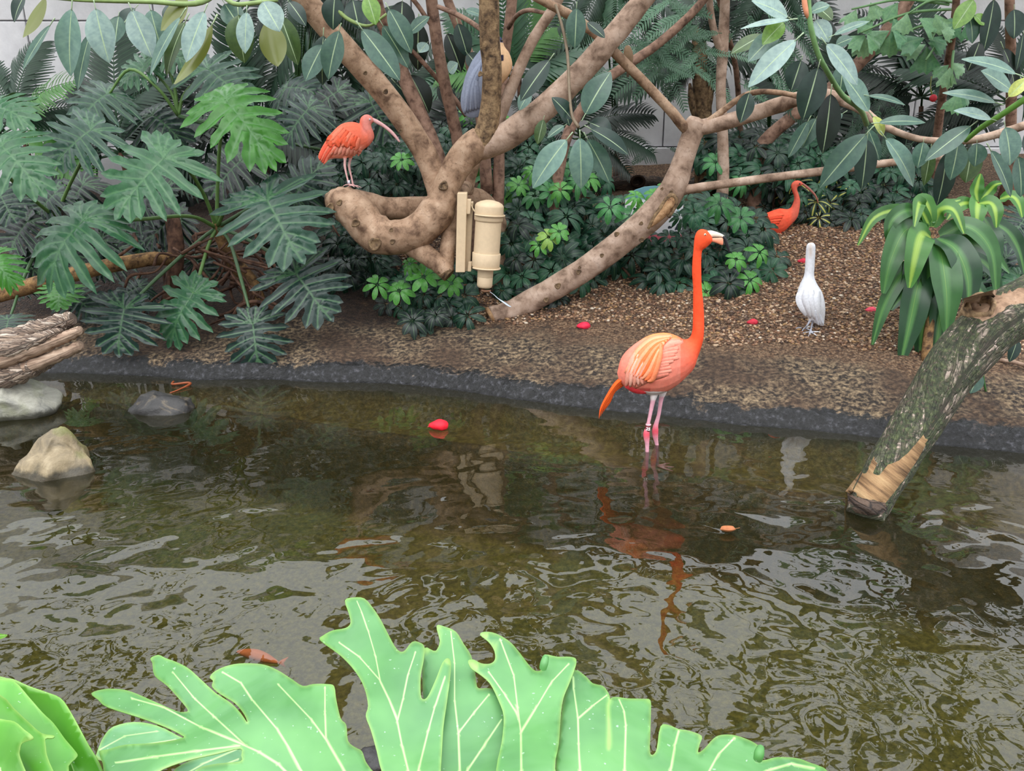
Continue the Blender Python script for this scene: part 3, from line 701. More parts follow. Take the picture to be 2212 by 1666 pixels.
# leaves behind the left limb
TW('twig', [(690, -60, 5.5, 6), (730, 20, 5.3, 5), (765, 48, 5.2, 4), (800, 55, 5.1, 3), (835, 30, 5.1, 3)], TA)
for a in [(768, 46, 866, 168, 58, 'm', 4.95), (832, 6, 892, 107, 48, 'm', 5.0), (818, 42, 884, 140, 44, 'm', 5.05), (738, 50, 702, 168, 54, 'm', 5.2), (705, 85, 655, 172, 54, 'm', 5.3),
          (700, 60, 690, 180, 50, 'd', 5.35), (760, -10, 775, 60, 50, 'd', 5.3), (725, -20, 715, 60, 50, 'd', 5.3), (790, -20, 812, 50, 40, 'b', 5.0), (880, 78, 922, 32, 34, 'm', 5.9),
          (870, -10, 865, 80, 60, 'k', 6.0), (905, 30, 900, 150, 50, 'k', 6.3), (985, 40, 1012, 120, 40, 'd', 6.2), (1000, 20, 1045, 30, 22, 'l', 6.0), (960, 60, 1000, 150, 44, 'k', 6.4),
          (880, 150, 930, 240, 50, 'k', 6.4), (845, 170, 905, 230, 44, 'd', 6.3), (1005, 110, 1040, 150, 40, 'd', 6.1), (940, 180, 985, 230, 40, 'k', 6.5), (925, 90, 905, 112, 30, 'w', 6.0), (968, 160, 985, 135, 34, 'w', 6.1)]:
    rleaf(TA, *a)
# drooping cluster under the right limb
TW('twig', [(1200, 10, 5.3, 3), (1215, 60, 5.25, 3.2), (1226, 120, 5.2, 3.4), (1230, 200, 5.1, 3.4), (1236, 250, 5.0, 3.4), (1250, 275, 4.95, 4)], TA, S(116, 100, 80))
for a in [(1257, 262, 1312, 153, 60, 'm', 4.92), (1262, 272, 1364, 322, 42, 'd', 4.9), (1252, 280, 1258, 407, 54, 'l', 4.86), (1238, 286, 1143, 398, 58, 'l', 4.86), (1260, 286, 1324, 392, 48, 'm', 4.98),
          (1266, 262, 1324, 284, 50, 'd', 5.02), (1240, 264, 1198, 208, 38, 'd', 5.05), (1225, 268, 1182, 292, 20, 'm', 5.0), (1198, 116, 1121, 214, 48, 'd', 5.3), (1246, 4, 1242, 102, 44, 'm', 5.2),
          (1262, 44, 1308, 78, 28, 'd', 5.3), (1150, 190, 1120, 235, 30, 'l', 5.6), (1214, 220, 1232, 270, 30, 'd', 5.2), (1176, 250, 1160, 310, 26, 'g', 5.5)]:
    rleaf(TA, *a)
# right hand branch leaves
TW('twig', [(1745, -40, 4.25, 5), (1748, 20, 4.25, 5.5), (1752, 60, 4.25, 6), (1766, 112, 4.28, 6), (1786, 152, 4.3, 6), (1820, 206, 4.4, 6), (1858, 236, 4.6, 6), (1872, 268, 4.85, 6)], TB, S(112, 150, 96))
tube('leaf_bud', limb([(1736, -22, 4.24, 4), (1738, 6, 4.24, 6), (1742, 28, 4.24, 5), (1745, 40, 4.25, 2)]), M['stem'], TB, segs=8, color=S(226, 150, 116))
for a in [(1722, 42, 1606, 48, 16, 'w', 4.2), (1712, 44, 1634, -8, 54, 'w', 4.25), (1700, 42, 1648, 90, 42, 'b', 4.3), (1736, 72, 1616, 177, 50, 'w', 4.2), (1694, 56, 1616, 128, 48, 'l', 4.35),
          (1772, 82, 1860, 178, 54, 'w', 4.2), (1756, 36, 1794, 88, 48, 'w', 4.3), (1790, 82, 1876, 36, 20, 'l', 4.25), (1772, 128, 1738, 257, 62, 'd', 4.25), (1796, 182, 1784, 330, 54, 'k', 4.3),
          (1888, 272, 1772, 396, 58, 'm', 4.7), (1874, 284, 1866, 408, 50, 'd', 4.72), (1900, 284, 1994, 394, 52, 'l', 4.66), (1882, 268, 2004, 250, 28, 'm', 4.7), (1884, 254, 1828, 156, 54, 'l', 4.5),
          (1862, 206, 1962, 214, 18, 'm', 4.5), (1752, 250, 1704, 337, 30, 'm', 4.6), (1768, 246, 1734, 316, 36, 'm', 4.62), (1882, 246, 1914, 290, 26, 'y', 4.75), (1734, 120, 1710, 194, 50, 'd', 4.5),
          (1822, 128, 1816, 204, 44, 'm', 4.6), (1622, 190, 1600, 264, 38, 'd', 4.9), (1758, 10, 1800, 40, 40, 'g', 4.4), (1745, 30, 1790, 6, 30, 'l', 4.3), (1660, 70, 1580, 110, 34, 'g', 4.5),
          (1830, 240, 1760, 280, 30, 'm', 4.9), (1870, 268, 1905, 345, 30, 'm', 4.9), (1800, 100, 1840, 80, 30, 'm', 4.5)]:
    rleaf(TB, *a)
TW('twig', [(2085, 304, 4.5, 5), (2120, 275, 4.4, 6), (2160, 250, 4.3, 6.5), (2212, 215, 4.2, 7), (2260, 180, 4.15, 7)], TB, S(110, 160, 70))
for a in [(2152, 262, 2072, 230, 30, 'w', 4.3), (2112, 262, 2003, 338, 42, 'm', 4.3), (2072, 292, 2059, 388, 50, 'm', 4.4), (2110, 302, 2110, 358, 44, 'm', 4.42), (2168, 262, 2192, 355, 58, 'l', 4.28),
          (1996, 298, 1984, 362, 38, 'm', 4.6), (2046, 312, 2036, 444, 48, 'd', 4.5), (2210, 168, 2100, 110, 34, 'l', 4.2), (2194, 204, 2128, 148, 54, 'l', 4.3), (2166, 228, 2056, 184, 30, 'l', 4.35),
          (2172, 216, 2222, 166, 28, 'y', 4.2), (2100, 308, 2090, 394, 54, 'g', 4.6), (2196, 325, 2216, 424, 50, 'm', 4.5), (2012, 308, 2000, 400, 30, 'g', 4.7), (2130, 310, 2200, 420, 40, 'm', 4.7), (2215, 270, 2240, 350, 50, 'd', 4.4)]:
    rleaf(TB, *a)

# crown above the frame: it shows in the pond as dark reflections
cv, cf, cu = [], [], []
base_v, base_f, base_u = [], [], []
for i_ in range(6):
    t_ = i_ / 5; w_ = max(.01, .20 * math.sin(math.pi * t_) ** .7)
    for u_ in (-1, 0, 1): base_v.append(Vector((u_ * w_, t_, -.15 * t_ * t_ + .2 * abs(u_) * w_))); base_u.append((u_, t_))
for i_ in range(5):
    for k_ in (0, 1): a_ = i_ * 3 + k_; base_f.append((a_, a_ + 1, a_ + 4, a_ + 3))
bvn = np.array([tuple(v) for v in base_v]); bun = np.array(base_u)
r_ = random.Random(11)
for i in range(2600):
    while True:
        q = Vector((r_.uniform(-5, 6), r_.uniform(4.4, 8.6), r_.uniform(2.35, 6.5)))
        n_ = noise.noise(q * .75 + Vector((3, 1, 7)))
        if n_ + .03 * q.x > -.06 and q.z > 1.7 + (q.y) * .15 + .5: break
    d = Vector((r_.uniform(-1, 1), r_.uniform(-1, 1), r_.uniform(-1.3, .1))).normalized()
    Mx = np.array(frame(q, q + d * r_.uniform(.22, .34), Vector((r_.uniform(-.4, .4), -.5, 1))))
    vv = bvn @ Mx[:3, :3].T + Mx[:3, 3]
    o = len(cv) ; cv += vv.tolist(); cf += [tuple(k + o for k in f) for f in base_f]; cu += base_u
cr = mk('crown_leaves', cv, cf, M['rubber'], TA, uv=cu, color=S(60, 92, 70)); tag(cr, 'dense dark crown foliage high above the pond', kind='stuff')

# ------------------------------------------------------------------ split-leaf philodendrons
def poly_resample(poly, step):
    out = []
    for i in range(len(poly)):
        a = np.array(poly[i]); b = np.array(poly[(i + 1) % len(poly)])
        n = max(1, int(np.linalg.norm(b - a) / step))
        for k in range(n): out.append(tuple(a + (b - a) * k / n))
    return out
def in_poly(pts, poly):
    x, y = pts[:, 0], pts[:, 1]; inside = np.zeros(len(pts), bool)
    px = np.array([p[0] for p in poly]); py = np.array([p[1] for p in poly])
    j = len(poly) - 1
    for i in range(len(poly)):
        c = ((py[i] > y) != (py[j] > y)) & (x < (px[j] - px[i]) * (y - py[i]) / (py[j] - py[i] + 1e-12) + px[i])
        inside ^= c; j = i
    return inside
def cdt_sheet(polys, veins, step):
    """union of outlines, constrained by vein lines -> verts2d, tris, distance to nearest vein"""
    vs, edges, faces = [], [], []
    for pl in polys:
        o = len(vs); vs += [Vector(p) for p in pl]; faces.append(list(range(o, o + len(pl))))
    allp = np.array([tuple(v) for v in vs]); lo, hi = allp.min(0), allp.max(0)
    gx, gy = np.meshgrid(np.arange(lo[0], hi[0], step), np.arange(lo[1], hi[1], step))
    gx[1::2] += step / 2
    gp = np.stack([gx.ravel(), gy.ravel()], -1)
    ins = np.zeros(len(gp), bool)
    for pl in polys: ins |= in_poly(gp, pl)
    gp = gp[ins]
    # keep grid points off the outline
    bp = allp
    if len(gp):
        dmin = np.min(np.linalg.norm(gp[:, None] - bp[None], axis=2), 1); gp = gp[dmin > step * .45]
    segs = []
    for vn in veins:
        o = len(vs); vs += [Vector(p) for p in vn]; edges += [(o + i, o + i + 1) for i in range(len(vn) - 1)]
        segs += [(np.array(vn[i]), np.array(vn[i + 1])) for i in range(len(vn) - 1)]
    if len(gp) and segs:
        dm = np.full(len(gp), 9.)
        for a, b in segs:
            ab = b - a; t = np.clip(((gp - a) @ ab) / (ab @ ab + 1e-12), 0, 1); dm = np.minimum(dm, np.linalg.norm(gp - (a + t[:, None] * ab), axis=1))
        gp = gp[dm > step * .4]
    vs += [Vector(p) for p in gp]
    for it in range(3):
        V, E, T, _, _, _ = delaunay_2d_cdt(vs, edges, faces, 1, 1e-5)
        P2 = np.array([tuple(v) for v in V]); dist = np.full(len(P2), 9.)
        if not segs or it == 2: break
        def vdist(Q):
            dq = np.full(len(Q), 9.)
            for a, b in segs:
                ab = b - a; t = np.clip(((Q - a) @ ab) / (ab @ ab + 1e-12), 0, 1); dq = np.minimum(dq, np.linalg.norm(Q - (a + t[:, None] * ab), axis=1))
            return dq
        d0 = vdist(P2); ed = {tuple(sorted((f[i], f[(i + 1) % 3]))) for f in T for i in range(3)}
        ed = np.array([e for e in ed if d0[e[0]] < step * .05 and d0[e[1]] < step * .05])
        if not len(ed): break
        mid_ = (P2[ed[:, 0]] + P2[ed[:, 1]]) / 2; dm_ = vdist(mid_); add = mid_[dm_ > step * .08]
        if not len(add): break
        vs = vs + [Vector(p) for p in add]
    V, E, T, _, _, _ = delaunay_2d_cdt(vs, edges, faces, 1, 1e-5)
    P2 = np.array([tuple(v) for v in V]); dist = np.full(len(P2), 9.)
    for a, b in segs:
        ab = b - a; t = np.clip(((P2 - a) @ ab) / (ab @ ab + 1e-12), 0, 1)
        dist = np.minimum(dist, np.linalg.norm(P2 - (a + t[:, None] * ab), axis=1))
    tris = []
    for f in T:
        f = list(f); a, b, c = P2[f[0]], P2[f[1]], P2[f[2]]
        if (b[0] - a[0]) * (c[1] - a[1]) - (b[1] - a[1]) * (c[0] - a[0]) < 0: f = f[::-1]
        tris.append(tuple(f))
    return P2, tris, dist
def lobe(o, ang, ln, w0, w1, rnd, ruff=.16):
    """finger-like lobe from o along ang; returns outline and vein"""
    c, s = math.cos(ang), math.sin(ang); bend = rnd.uniform(-.10, .10) * ln
    L_pts, R_pts, vein = [], [], []
    n = 9
    for i in range(n + 1):
        t = i / n
        w = lerp(w0, w1, min(1, t * 1.7)) * (1 - .85 * max(0, (t - .72) / .28) ** 2)
        rf = 1 + ruff * math.sin(t * 13 + ang * 5) * (t > .2)
        rf2 = 1 + ruff * math.sin(t * 14 + 2 + ang * 3) * (t > .2)
        x = t * ln; y = bend * t * t
        L_pts.append((o[0] + c * x - s * (y + w * rf), o[1] + s * x + c * (y + w * rf)))
        R_pts.append((o[0] + c * x - s * (y - w * rf2), o[1] + s * x + c * (y - w * rf2)))
        if i < n: vein.append((o[0] + c * x - s * y, o[1] + s * x + c * y))
    tip = (o[0] + c * ln * 1.03 - s * bend, o[1] + s * ln * 1.03 + c * bend)
    return L_pts + [tip] + R_pts[::-1], vein
def philo_mesh(seed, droop=.35, wide=1.0, ruff=.16, curl=.25):
    rnd = random.Random(seed); polys, veins = [], []
    nl = 6
    mid = [(0, .0), (0, .2), (0, .4), (0, .6), (0, .78)]
    veins.append(mid)
    for side in (-1, 1):
        for i in range(nl):
            t = i / (nl - 1)
            oy = -.02 + .66 * t
            ang = math.radians(lerp(-14, 62, t ** .9) + rnd.uniform(-4, 4))
            ln = (.56 - .22 * t + .08 * math.sin(t * 3)) * wide * rnd.uniform(.9, 1.08)
            w0, w1 = .10, .070
            a = ang if side > 0 else math.pi - ang
            pl, vn = lobe((0, oy), a, ln, w0, w1, rnd, ruff)
            polys.append(pl); veins.append(vn)
        # basal lobes swept back
        for k, (a_, l_) in enumerate(((-36, .48), (-60, .44), (-80, .36))):
            a = math.radians(a_ + rnd.uniform(-4, 4)); a = a if side > 0 else math.pi - a
            pl, vn = lobe((side * .015, -.01 - .01 * k), a, l_ * wide, .08, .066, rnd, ruff); polys.append(pl); veins.append(vn)
    pl, vn = lobe((0, .55), math.pi / 2, .45, .11, .062, rnd, ruff); polys.append(pl); veins.append(vn)
    polys.append([(-.10, -.04), (.10, -.04), (.13, .3), (.10, .62), (0, .75), (-.10, .62), (-.13, .3)])
    P2, T, dist = cdt_sheet(polys, veins, .05)
    V = []
    for (x, y), d in zip(P2, dist):
        r2 = x * x + max(y - .25, 0) ** 2 * .8 + max(-y, 0) ** 2 * 1.2
        z = -droop * r2 * 1.5 + curl * min(d, .05) * .9 + .02 * math.sin(7 * x + seed) * math.cos(6 * y)
        V.append(Vector((x, y, z)))
    UV = [(float(x), float(y)) for x, y in P2]
    return raw_mesh('split_leaf', V, T, UV, M['philo'], {'vein': dist})
PH = [philo_mesh(s, dr, wd, rf, 1.0) for s, dr, wd, rf in ((1, .30, 1.0, .16), (2, .5, .95, .2), (3, .7, 1.05, .18), (4, .4, .9, .25))]
PT = {'m': S(42, 86, 56), 'b': S(56, 116, 36), 'd': S(21, 46, 40), 'k': S(12, 29, 25), 'l': S(48, 94, 60), 'g': S(34, 70, 54)}  # k: darkest fill leaves, shade of the gaps put into their colour
def philo_plant(label, base, crown, leaves, stem_pts=None):
    t = thing('philodendron', base, label, 'plant', 'split-leaf philodendrons on the left bank')
    for (jx_, jy_, jY, tx, ty, tY, wpx, c, var, via) in leaves:
        p0 = P(jx_, jy_, jY); p1 = P(tx, ty, tY)
        wid = wpx * mpp(p0); ln = (p1 - p0).length
        nh = Vector((0, -.62, .78))
        col = PT[c]; f = random.uniform(.9, 1.1)
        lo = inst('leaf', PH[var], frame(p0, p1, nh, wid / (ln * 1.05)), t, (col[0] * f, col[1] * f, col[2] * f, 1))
        if via is not None:
            c0 = P(*crown)
            pts = [(*c0, .014)] + [(*P(a, b_, Y_), .012) for a, b_, Y_ in via] + [(*(p0 + Vector((0, .01, -.004))), .008)]
            po = tube('petiole', pts, M['stem'], None, segs=7, n=5, color=S(98, 132, 72) if c not in 'kd' else S(70, 98, 64)); po.parent = lo; po.matrix_parent_inverse = lo.matrix_basis.inverted()
    return t
crownA = (468, 492, 6.0)
T1 = philo_plant('large split-leaf philodendron with arching green stalks over tangled brown roots', G(430, 660), crownA, [
    (355, 345, 5.5, 232, 456, 5.25, 255, 'l', 0, [(440, 420, 5.9), (400, 360, 5.7)]),
    (490, 222, 5.7, 590, 335, 5.45, 200, 'b', 1, [(470, 400, 6.0), (476, 300, 5.9)]),
    (578, 436, 5.55, 648, 560, 5.3, 245, 'g', 0, [(500, 430, 5.8), (545, 415, 5.65)]),
    (180, 478, 5.35, 66, 596, 5.1, 225, 'm', 2, [(410, 467, 5.8), (300, 474, 5.55)]),
    (640, 594, 5.5, 715, 690, 5.35, 200, 'd', 0, [(520, 510, 5.85), (590, 550, 5.65)]),
    (416, 634, 5.55, 350, 746, 5.4, 175, 'm', 3, [(450, 530, 5.9), (432, 590, 5.7)]),
    (270, 668, 5.45, 244, 768, 5.3, 200, 'd', 0, [(430, 520, 5.9), (340, 600, 5.7)]),
    (546, 700, 5.4, 560, 814, 5.25, 170, 'd', 3, [(495, 520, 5.9), (520, 600, 5.6)]),
    (640, 420, 5.95, 700, 330, 6.0, 170, 'd', 1, [(560, 440, 6.0)]),
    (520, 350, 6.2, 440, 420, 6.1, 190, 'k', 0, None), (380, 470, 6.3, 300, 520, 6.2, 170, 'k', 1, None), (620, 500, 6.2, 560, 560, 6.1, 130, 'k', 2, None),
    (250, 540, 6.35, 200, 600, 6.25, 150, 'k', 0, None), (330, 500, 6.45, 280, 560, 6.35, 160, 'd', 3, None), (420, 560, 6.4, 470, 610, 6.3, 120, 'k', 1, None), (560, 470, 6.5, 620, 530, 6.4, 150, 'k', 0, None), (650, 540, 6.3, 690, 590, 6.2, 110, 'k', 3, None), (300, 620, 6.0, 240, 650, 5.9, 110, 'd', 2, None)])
T2 = philo_plant('philodendron at the left frame edge with broad lobed leaves above the fallen log', G(60, 650), (120, 470, 6.2), [
    (198, 283, 5.9, 98, 350, 5.7, 235, 'g', 0, [(150, 400, 6.1), (185, 330, 6.0)]),
    (6, 318, 5.2, 84, 398, 5.0, 190, 'l', 1, [(60, 420, 5.9), (10, 370, 5.5)]),
    (-14, 230, 5.6, 60, 250, 5.4, 160, 'l', 3, None),
    (-14, 556, 5.2, 26, 612, 5.1, 90, 'b', 2, None),
    (18, 690, 5.5, 10, 726, 5.4, 130, 'd', 3, [(60, 580, 6.0)]),
    (130, 624, 5.7, 122, 668, 5.6, 120, 'b', 3, [(120, 560, 6.0)]),
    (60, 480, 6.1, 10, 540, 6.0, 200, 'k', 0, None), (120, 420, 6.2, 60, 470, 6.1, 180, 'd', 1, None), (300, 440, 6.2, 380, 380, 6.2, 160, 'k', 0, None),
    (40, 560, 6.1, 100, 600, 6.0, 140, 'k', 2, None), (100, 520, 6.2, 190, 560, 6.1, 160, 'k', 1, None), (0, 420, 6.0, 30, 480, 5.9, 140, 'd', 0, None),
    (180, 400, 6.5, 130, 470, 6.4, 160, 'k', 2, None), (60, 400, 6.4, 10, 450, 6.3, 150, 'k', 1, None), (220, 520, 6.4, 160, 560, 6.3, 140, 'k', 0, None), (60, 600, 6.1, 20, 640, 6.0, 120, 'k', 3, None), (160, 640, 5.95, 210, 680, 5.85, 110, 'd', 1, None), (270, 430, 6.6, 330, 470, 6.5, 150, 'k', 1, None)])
T3 = philo_plant('darker philodendron in the back row behind the rubber tree leaves', G(420, 470), (385, 250, 7.0), [
    (232, 205, 6.9, 150, 256, 6.7, 190, 'g', 1, [(340, 190, 6.9), (280, 150, 6.9)]),
    (450, 152, 6.9, 540, 215, 6.7, 170, 'g', 0, [(400, 200, 7.0)]),
    (668, 236, 6.7, 604, 300, 6.6, 170, 'd', 1, [(560, 300, 7.0), (640, 290, 6.8)]),
    (800, 222, 6.8, 850, 300, 6.7, 150, 'd', 0, [(760, 330, 7.0)]),
    (560, 262, 7.0, 520, 330, 6.9, 150, 'd', 3, None), (330, 250, 7.1, 400, 300, 7.0, 150, 'd', 2, None),
    (320, 140, 7.0, 250, 175, 6.9, 140, 'm', 3, [(370, 200, 7.0)]), (350, 110, 7.0, 420, 130, 6.9, 120, 'm', 1, [(375, 180, 7.0)]),
    (730, 200, 7.1, 640, 250, 7.0, 150, 'k', 1, None), (620, 190, 7.2, 700, 190, 7.1, 150, 'd', 2, None)])
# woody stems and roots of the big philodendron
tube('woody_stem', limb([(372, 470, 6.15, 16), (380, 530, 6.1, 17), (378, 590, 6.05, 18), (370, 650, 6.05, 20)]), M['root'], T1, segs=12, jitter=.12)
tube('woody_stem', limb([(468, 480, 6.0, 10), (474, 500, 6.02, 14), (500, 560, 6.05, 16), (540, 610, 6.05, 18), (560, 660, 6.0, 18)]), M['ringed'], T1, segs=12, jitter=.1)
r_ = random.Random(4)
for i in range(46):
    x0 = r_.uniform(420, 560) if r_.random() < .5 else r_.uniform(300, 640)
    y0 = r_.uniform(500, 620); x1 = x0 + r_.uniform(-170, 170); x1 = min(max(x1, 265), 660); y1 = min(y0 + r_.uniform(10, 120), 690)
    Y0 = r_.uniform(5.85, 6.25)
    pts = []
    for k in range(4):
        t = k / 3; pts.append((lerp(x0, x1, t) + r_.uniform(-18, 18), lerp(y0, y1, t) + r_.uniform(-14, 14), Y0 - .12 * t, r_.uniform(2.2, 4.2)))
    tube('aerial_root', limb(pts), M['root'], T1, segs=6, n=4)
tube('aerial_root', limb([(500, 690, 5.7, 4), (520, 660, 5.7, 4.5), (556, 652, 5.7, 4.5), (590, 668, 5.7, 4.5), (600, 690, 5.7, 4)]), M['root'], T1, segs=6, n=4)
rs = limb([(-60, 652, 5.75, 17), (30, 628, 5.78, 17), (130, 600, 5.8, 17), (220, 578, 5.85, 16), (320, 560, 5.95, 15), (372, 560, 6.05, 14)])
tube('creeping_stem', rs, M['ringed'], T2, segs=14, jitter=.1)

# ------------------------------------------------------------------ umbrella bushes (schefflera)
def whorl_mesh(seed, nl=8, droop=.5, wr=.40, mat='whorl'):
    r = random.Random(seed); V, Fc, UV = [], [], []
    for i in range(nl):
        a = 2 * math.pi * i / nl + r.uniform(-.12, .12); ln = r.uniform(.84, 1.05) * (1.0 if i % 2 else .93)
        dz = droop * r.uniform(.6, 1.2); c, s = math.cos(a), math.sin(a); w_ = wr * r.uniform(.9, 1.1)
        o = len(V); n, ku = 6, 2
        for k in range(n + 1):
            t = k / n
            w = w_ * .5 * (max(0, math.sin(math.pi * min(1, .05 + .90 * t ** 1.5))) ** .62) if k < n else w_ * .16
            if k == 0: w = .02
            x = .12 + (ln - .12) * t; z = .10 * math.sin(t * 2) - dz * t * t
            for u in (-1, 0, 1):
                yy = u * w; V.append(Vector((c * x - s * yy, s * x + c * yy, z + .22 * abs(u) * w))); UV.append((u, t))
        for k in range(n):
            for q in range(ku):
                b_ = o + k * 3 + q; Fc.append((b_, b_ + 1, b_ + 4, b_ + 3)[::-1])
        o = len(V); V += [Vector((0, 0, -.02)), Vector((c * .13, s * .13, .02)), Vector((c * .13 - s * .012, s * .13 + c * .012, .0))]; UV += [(0, 0)] * 3; Fc.append((o, o + 1, o + 2))
    tv, tf, tu = tube_data([(0, 0, 0, .016), (.03, 0, -.3, .014), (.12, 0, -.62, .012)], 4, 2); o = len(V); V += tv; Fc += [tuple(i + o for i in f) for f in tf]; UV += [(0, 0)] * len(tv)
    return raw_mesh('umbrella_leaf', V, Fc, UV, M[mat])
WH = [whorl_mesh(1, 8, .35), whorl_mesh(2, 7, .55), whorl_mesh(3, 9, .75, .32), whorl_mesh(4, 8, .5, .4)]
WHV = [whorl_mesh(5, 8, .5, .34, 'variegated'), whorl_mesh(6, 7, .7, .34, 'variegated')]
WT = {'d': S(22, 56, 42), 'k': S(12, 32, 26), 'm': S(38, 82, 58), 'b': S(84, 150, 66), 'l': S(64, 126, 72), 'y': S(132, 170, 78)}  # k: shade between the leaves painted in as a darker green
def whorl(parent, px, py, Y, rpx, c, var=None, tilt=None, meshes=WH):
    p = P(px, py, Y); s = rpx * mpp(p)
    nh = Vector((random.uniform(-.45, .45), -random.uniform(.45, 1.0), random.uniform(.35, 1.0))).normalized() if tilt is None else Vector(tilt).normalized()
    a = random.uniform(0, 6.28); x = nh.orthogonal().normalized(); y = nh.cross(x)
    xx = x * math.cos(a) + y * math.sin(a); yy = nh.cross(xx)
    Mx = Matrix((xx * s, yy * s, nh * s)).transposed().to_4x4(); Mx.translation = p
    f = random.uniform(.85, 1.15); col = WT[c]
    inst('leaf', random.choice(meshes) if var is None else meshes[var], Mx, parent, (col[0] * f, col[1] * f, col[2] * f, 1))
def bush(label, base_px, ellipse, n, Yr, rpx, mixture, bright=(), meshes=WH, stems=6, pmix=None, group='umbrella-leaved bushes on the bank'):
    cx, cy, rx, ry = ellipse
    b = G(*base_px)
    t = thing('umbrella_bush', b, label, 'shrub', group)
    pts = []
    tries = 0
    while len(pts) < n and tries < 20000:
        tries += 1
        a, q = random.uniform(0, 6.283), math.sqrt(random.random())
        x, y = cx + rx * q * math.cos(a), cy + ry * q * math.sin(a)
        md = rpx * .62 * (1 if tries < 6000 else .6)
        if any((x - u) ** 2 + (y - v) ** 2 < md * md for u, v in pts[-n:]): continue
        pts.append((x, y))
    for x, y in pts:
        q = ((x - cx) / rx) ** 2 + ((y - cy) / ry) ** 2
        Y = lerp(Yr[0], Yr[1], min(1, .15 + .85 * q)) + random.uniform(-.1, .14)
        # nearer towards the foot of the bush
        Y += -(y - cy) / ry * .12
        pt = P(x, y, Y); gg = gz(pt.x, pt.y)
        if pt.z < gg + .05: Y = max(Yr[0] - .3, Y - .25)
        whorl(t, x, y, Y, rpx * random.uniform(.8, 1.12), random.choice(mixture), meshes=meshes)
    # inner layer, its shade put into darker leaf colours
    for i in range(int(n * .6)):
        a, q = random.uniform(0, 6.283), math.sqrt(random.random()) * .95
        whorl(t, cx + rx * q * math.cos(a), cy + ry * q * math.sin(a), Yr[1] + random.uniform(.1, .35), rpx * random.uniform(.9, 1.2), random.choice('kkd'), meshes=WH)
    for (x, y, r, c) in bright:
        whorl(t, x, y, Yr[0] - .10, r, c, tilt=(random.uniform(-.2, .2), -.8, .6), meshes=WH)
    c0 = P(cx, cy, (Yr[0] + Yr[1]) / 2)
    for i in range(stems):
        a = P(cx + random.uniform(-.7, .7) * rx, cy + random.uniform(-.8, .3) * ry, Yr[1])
        bb = Vector((b.x + random.uniform(-.15, .15), max(b.y, Yr[1] - .1) + random.uniform(-.05, .1), 0)); bb.z = gz(bb.x, bb.y) - .02
        m_ = (a + bb) / 2 + Vector((random.uniform(-.06, .06), 0, .05))
        tube('stem', [(*bb, .011), (*m_, .009), (*a, .006)], M['root'], t, segs=6, n=3)
    return t
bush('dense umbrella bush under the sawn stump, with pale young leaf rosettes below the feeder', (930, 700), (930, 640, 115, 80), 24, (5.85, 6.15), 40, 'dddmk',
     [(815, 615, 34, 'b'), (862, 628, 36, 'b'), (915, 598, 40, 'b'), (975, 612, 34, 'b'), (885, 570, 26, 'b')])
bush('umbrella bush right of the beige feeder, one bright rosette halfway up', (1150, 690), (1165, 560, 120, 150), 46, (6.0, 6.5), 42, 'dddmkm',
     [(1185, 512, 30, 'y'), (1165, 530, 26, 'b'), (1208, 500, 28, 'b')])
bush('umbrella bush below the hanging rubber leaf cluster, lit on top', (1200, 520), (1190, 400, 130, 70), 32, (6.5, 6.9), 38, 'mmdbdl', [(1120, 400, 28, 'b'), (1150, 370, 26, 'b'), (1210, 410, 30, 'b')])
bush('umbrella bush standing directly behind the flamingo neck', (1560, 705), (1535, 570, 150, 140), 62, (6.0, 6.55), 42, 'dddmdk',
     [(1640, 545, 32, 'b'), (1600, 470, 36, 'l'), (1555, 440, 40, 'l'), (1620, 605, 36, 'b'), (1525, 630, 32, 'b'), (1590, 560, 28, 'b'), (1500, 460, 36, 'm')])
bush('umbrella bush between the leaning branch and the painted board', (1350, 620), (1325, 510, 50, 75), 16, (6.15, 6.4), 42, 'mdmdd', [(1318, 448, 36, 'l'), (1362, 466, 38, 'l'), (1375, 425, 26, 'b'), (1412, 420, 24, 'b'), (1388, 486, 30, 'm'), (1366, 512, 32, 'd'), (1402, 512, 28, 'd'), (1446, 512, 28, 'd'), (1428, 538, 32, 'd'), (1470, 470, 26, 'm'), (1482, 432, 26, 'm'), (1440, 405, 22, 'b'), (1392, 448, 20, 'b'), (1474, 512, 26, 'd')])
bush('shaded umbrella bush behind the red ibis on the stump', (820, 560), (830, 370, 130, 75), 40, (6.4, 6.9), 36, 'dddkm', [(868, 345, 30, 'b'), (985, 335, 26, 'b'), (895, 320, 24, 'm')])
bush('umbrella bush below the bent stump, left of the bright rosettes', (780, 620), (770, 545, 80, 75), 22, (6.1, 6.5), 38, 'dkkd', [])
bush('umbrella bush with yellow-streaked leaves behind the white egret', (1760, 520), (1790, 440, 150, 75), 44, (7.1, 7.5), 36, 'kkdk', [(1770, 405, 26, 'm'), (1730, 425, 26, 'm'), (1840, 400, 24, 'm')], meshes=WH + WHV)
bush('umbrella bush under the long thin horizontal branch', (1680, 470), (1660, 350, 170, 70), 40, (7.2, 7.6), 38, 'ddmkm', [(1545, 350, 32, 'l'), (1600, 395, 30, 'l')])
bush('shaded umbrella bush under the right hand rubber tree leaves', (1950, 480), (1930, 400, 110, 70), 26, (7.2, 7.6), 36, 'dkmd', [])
bush('umbrella bush in the back row between the trunks and the grey heron', (1060, 480), (1070, 300, 140, 60), 34, (6.9, 7.4), 32, 'dmkdb', [(1085, 255, 22, 'b'), (1100, 300, 20, 'b')])

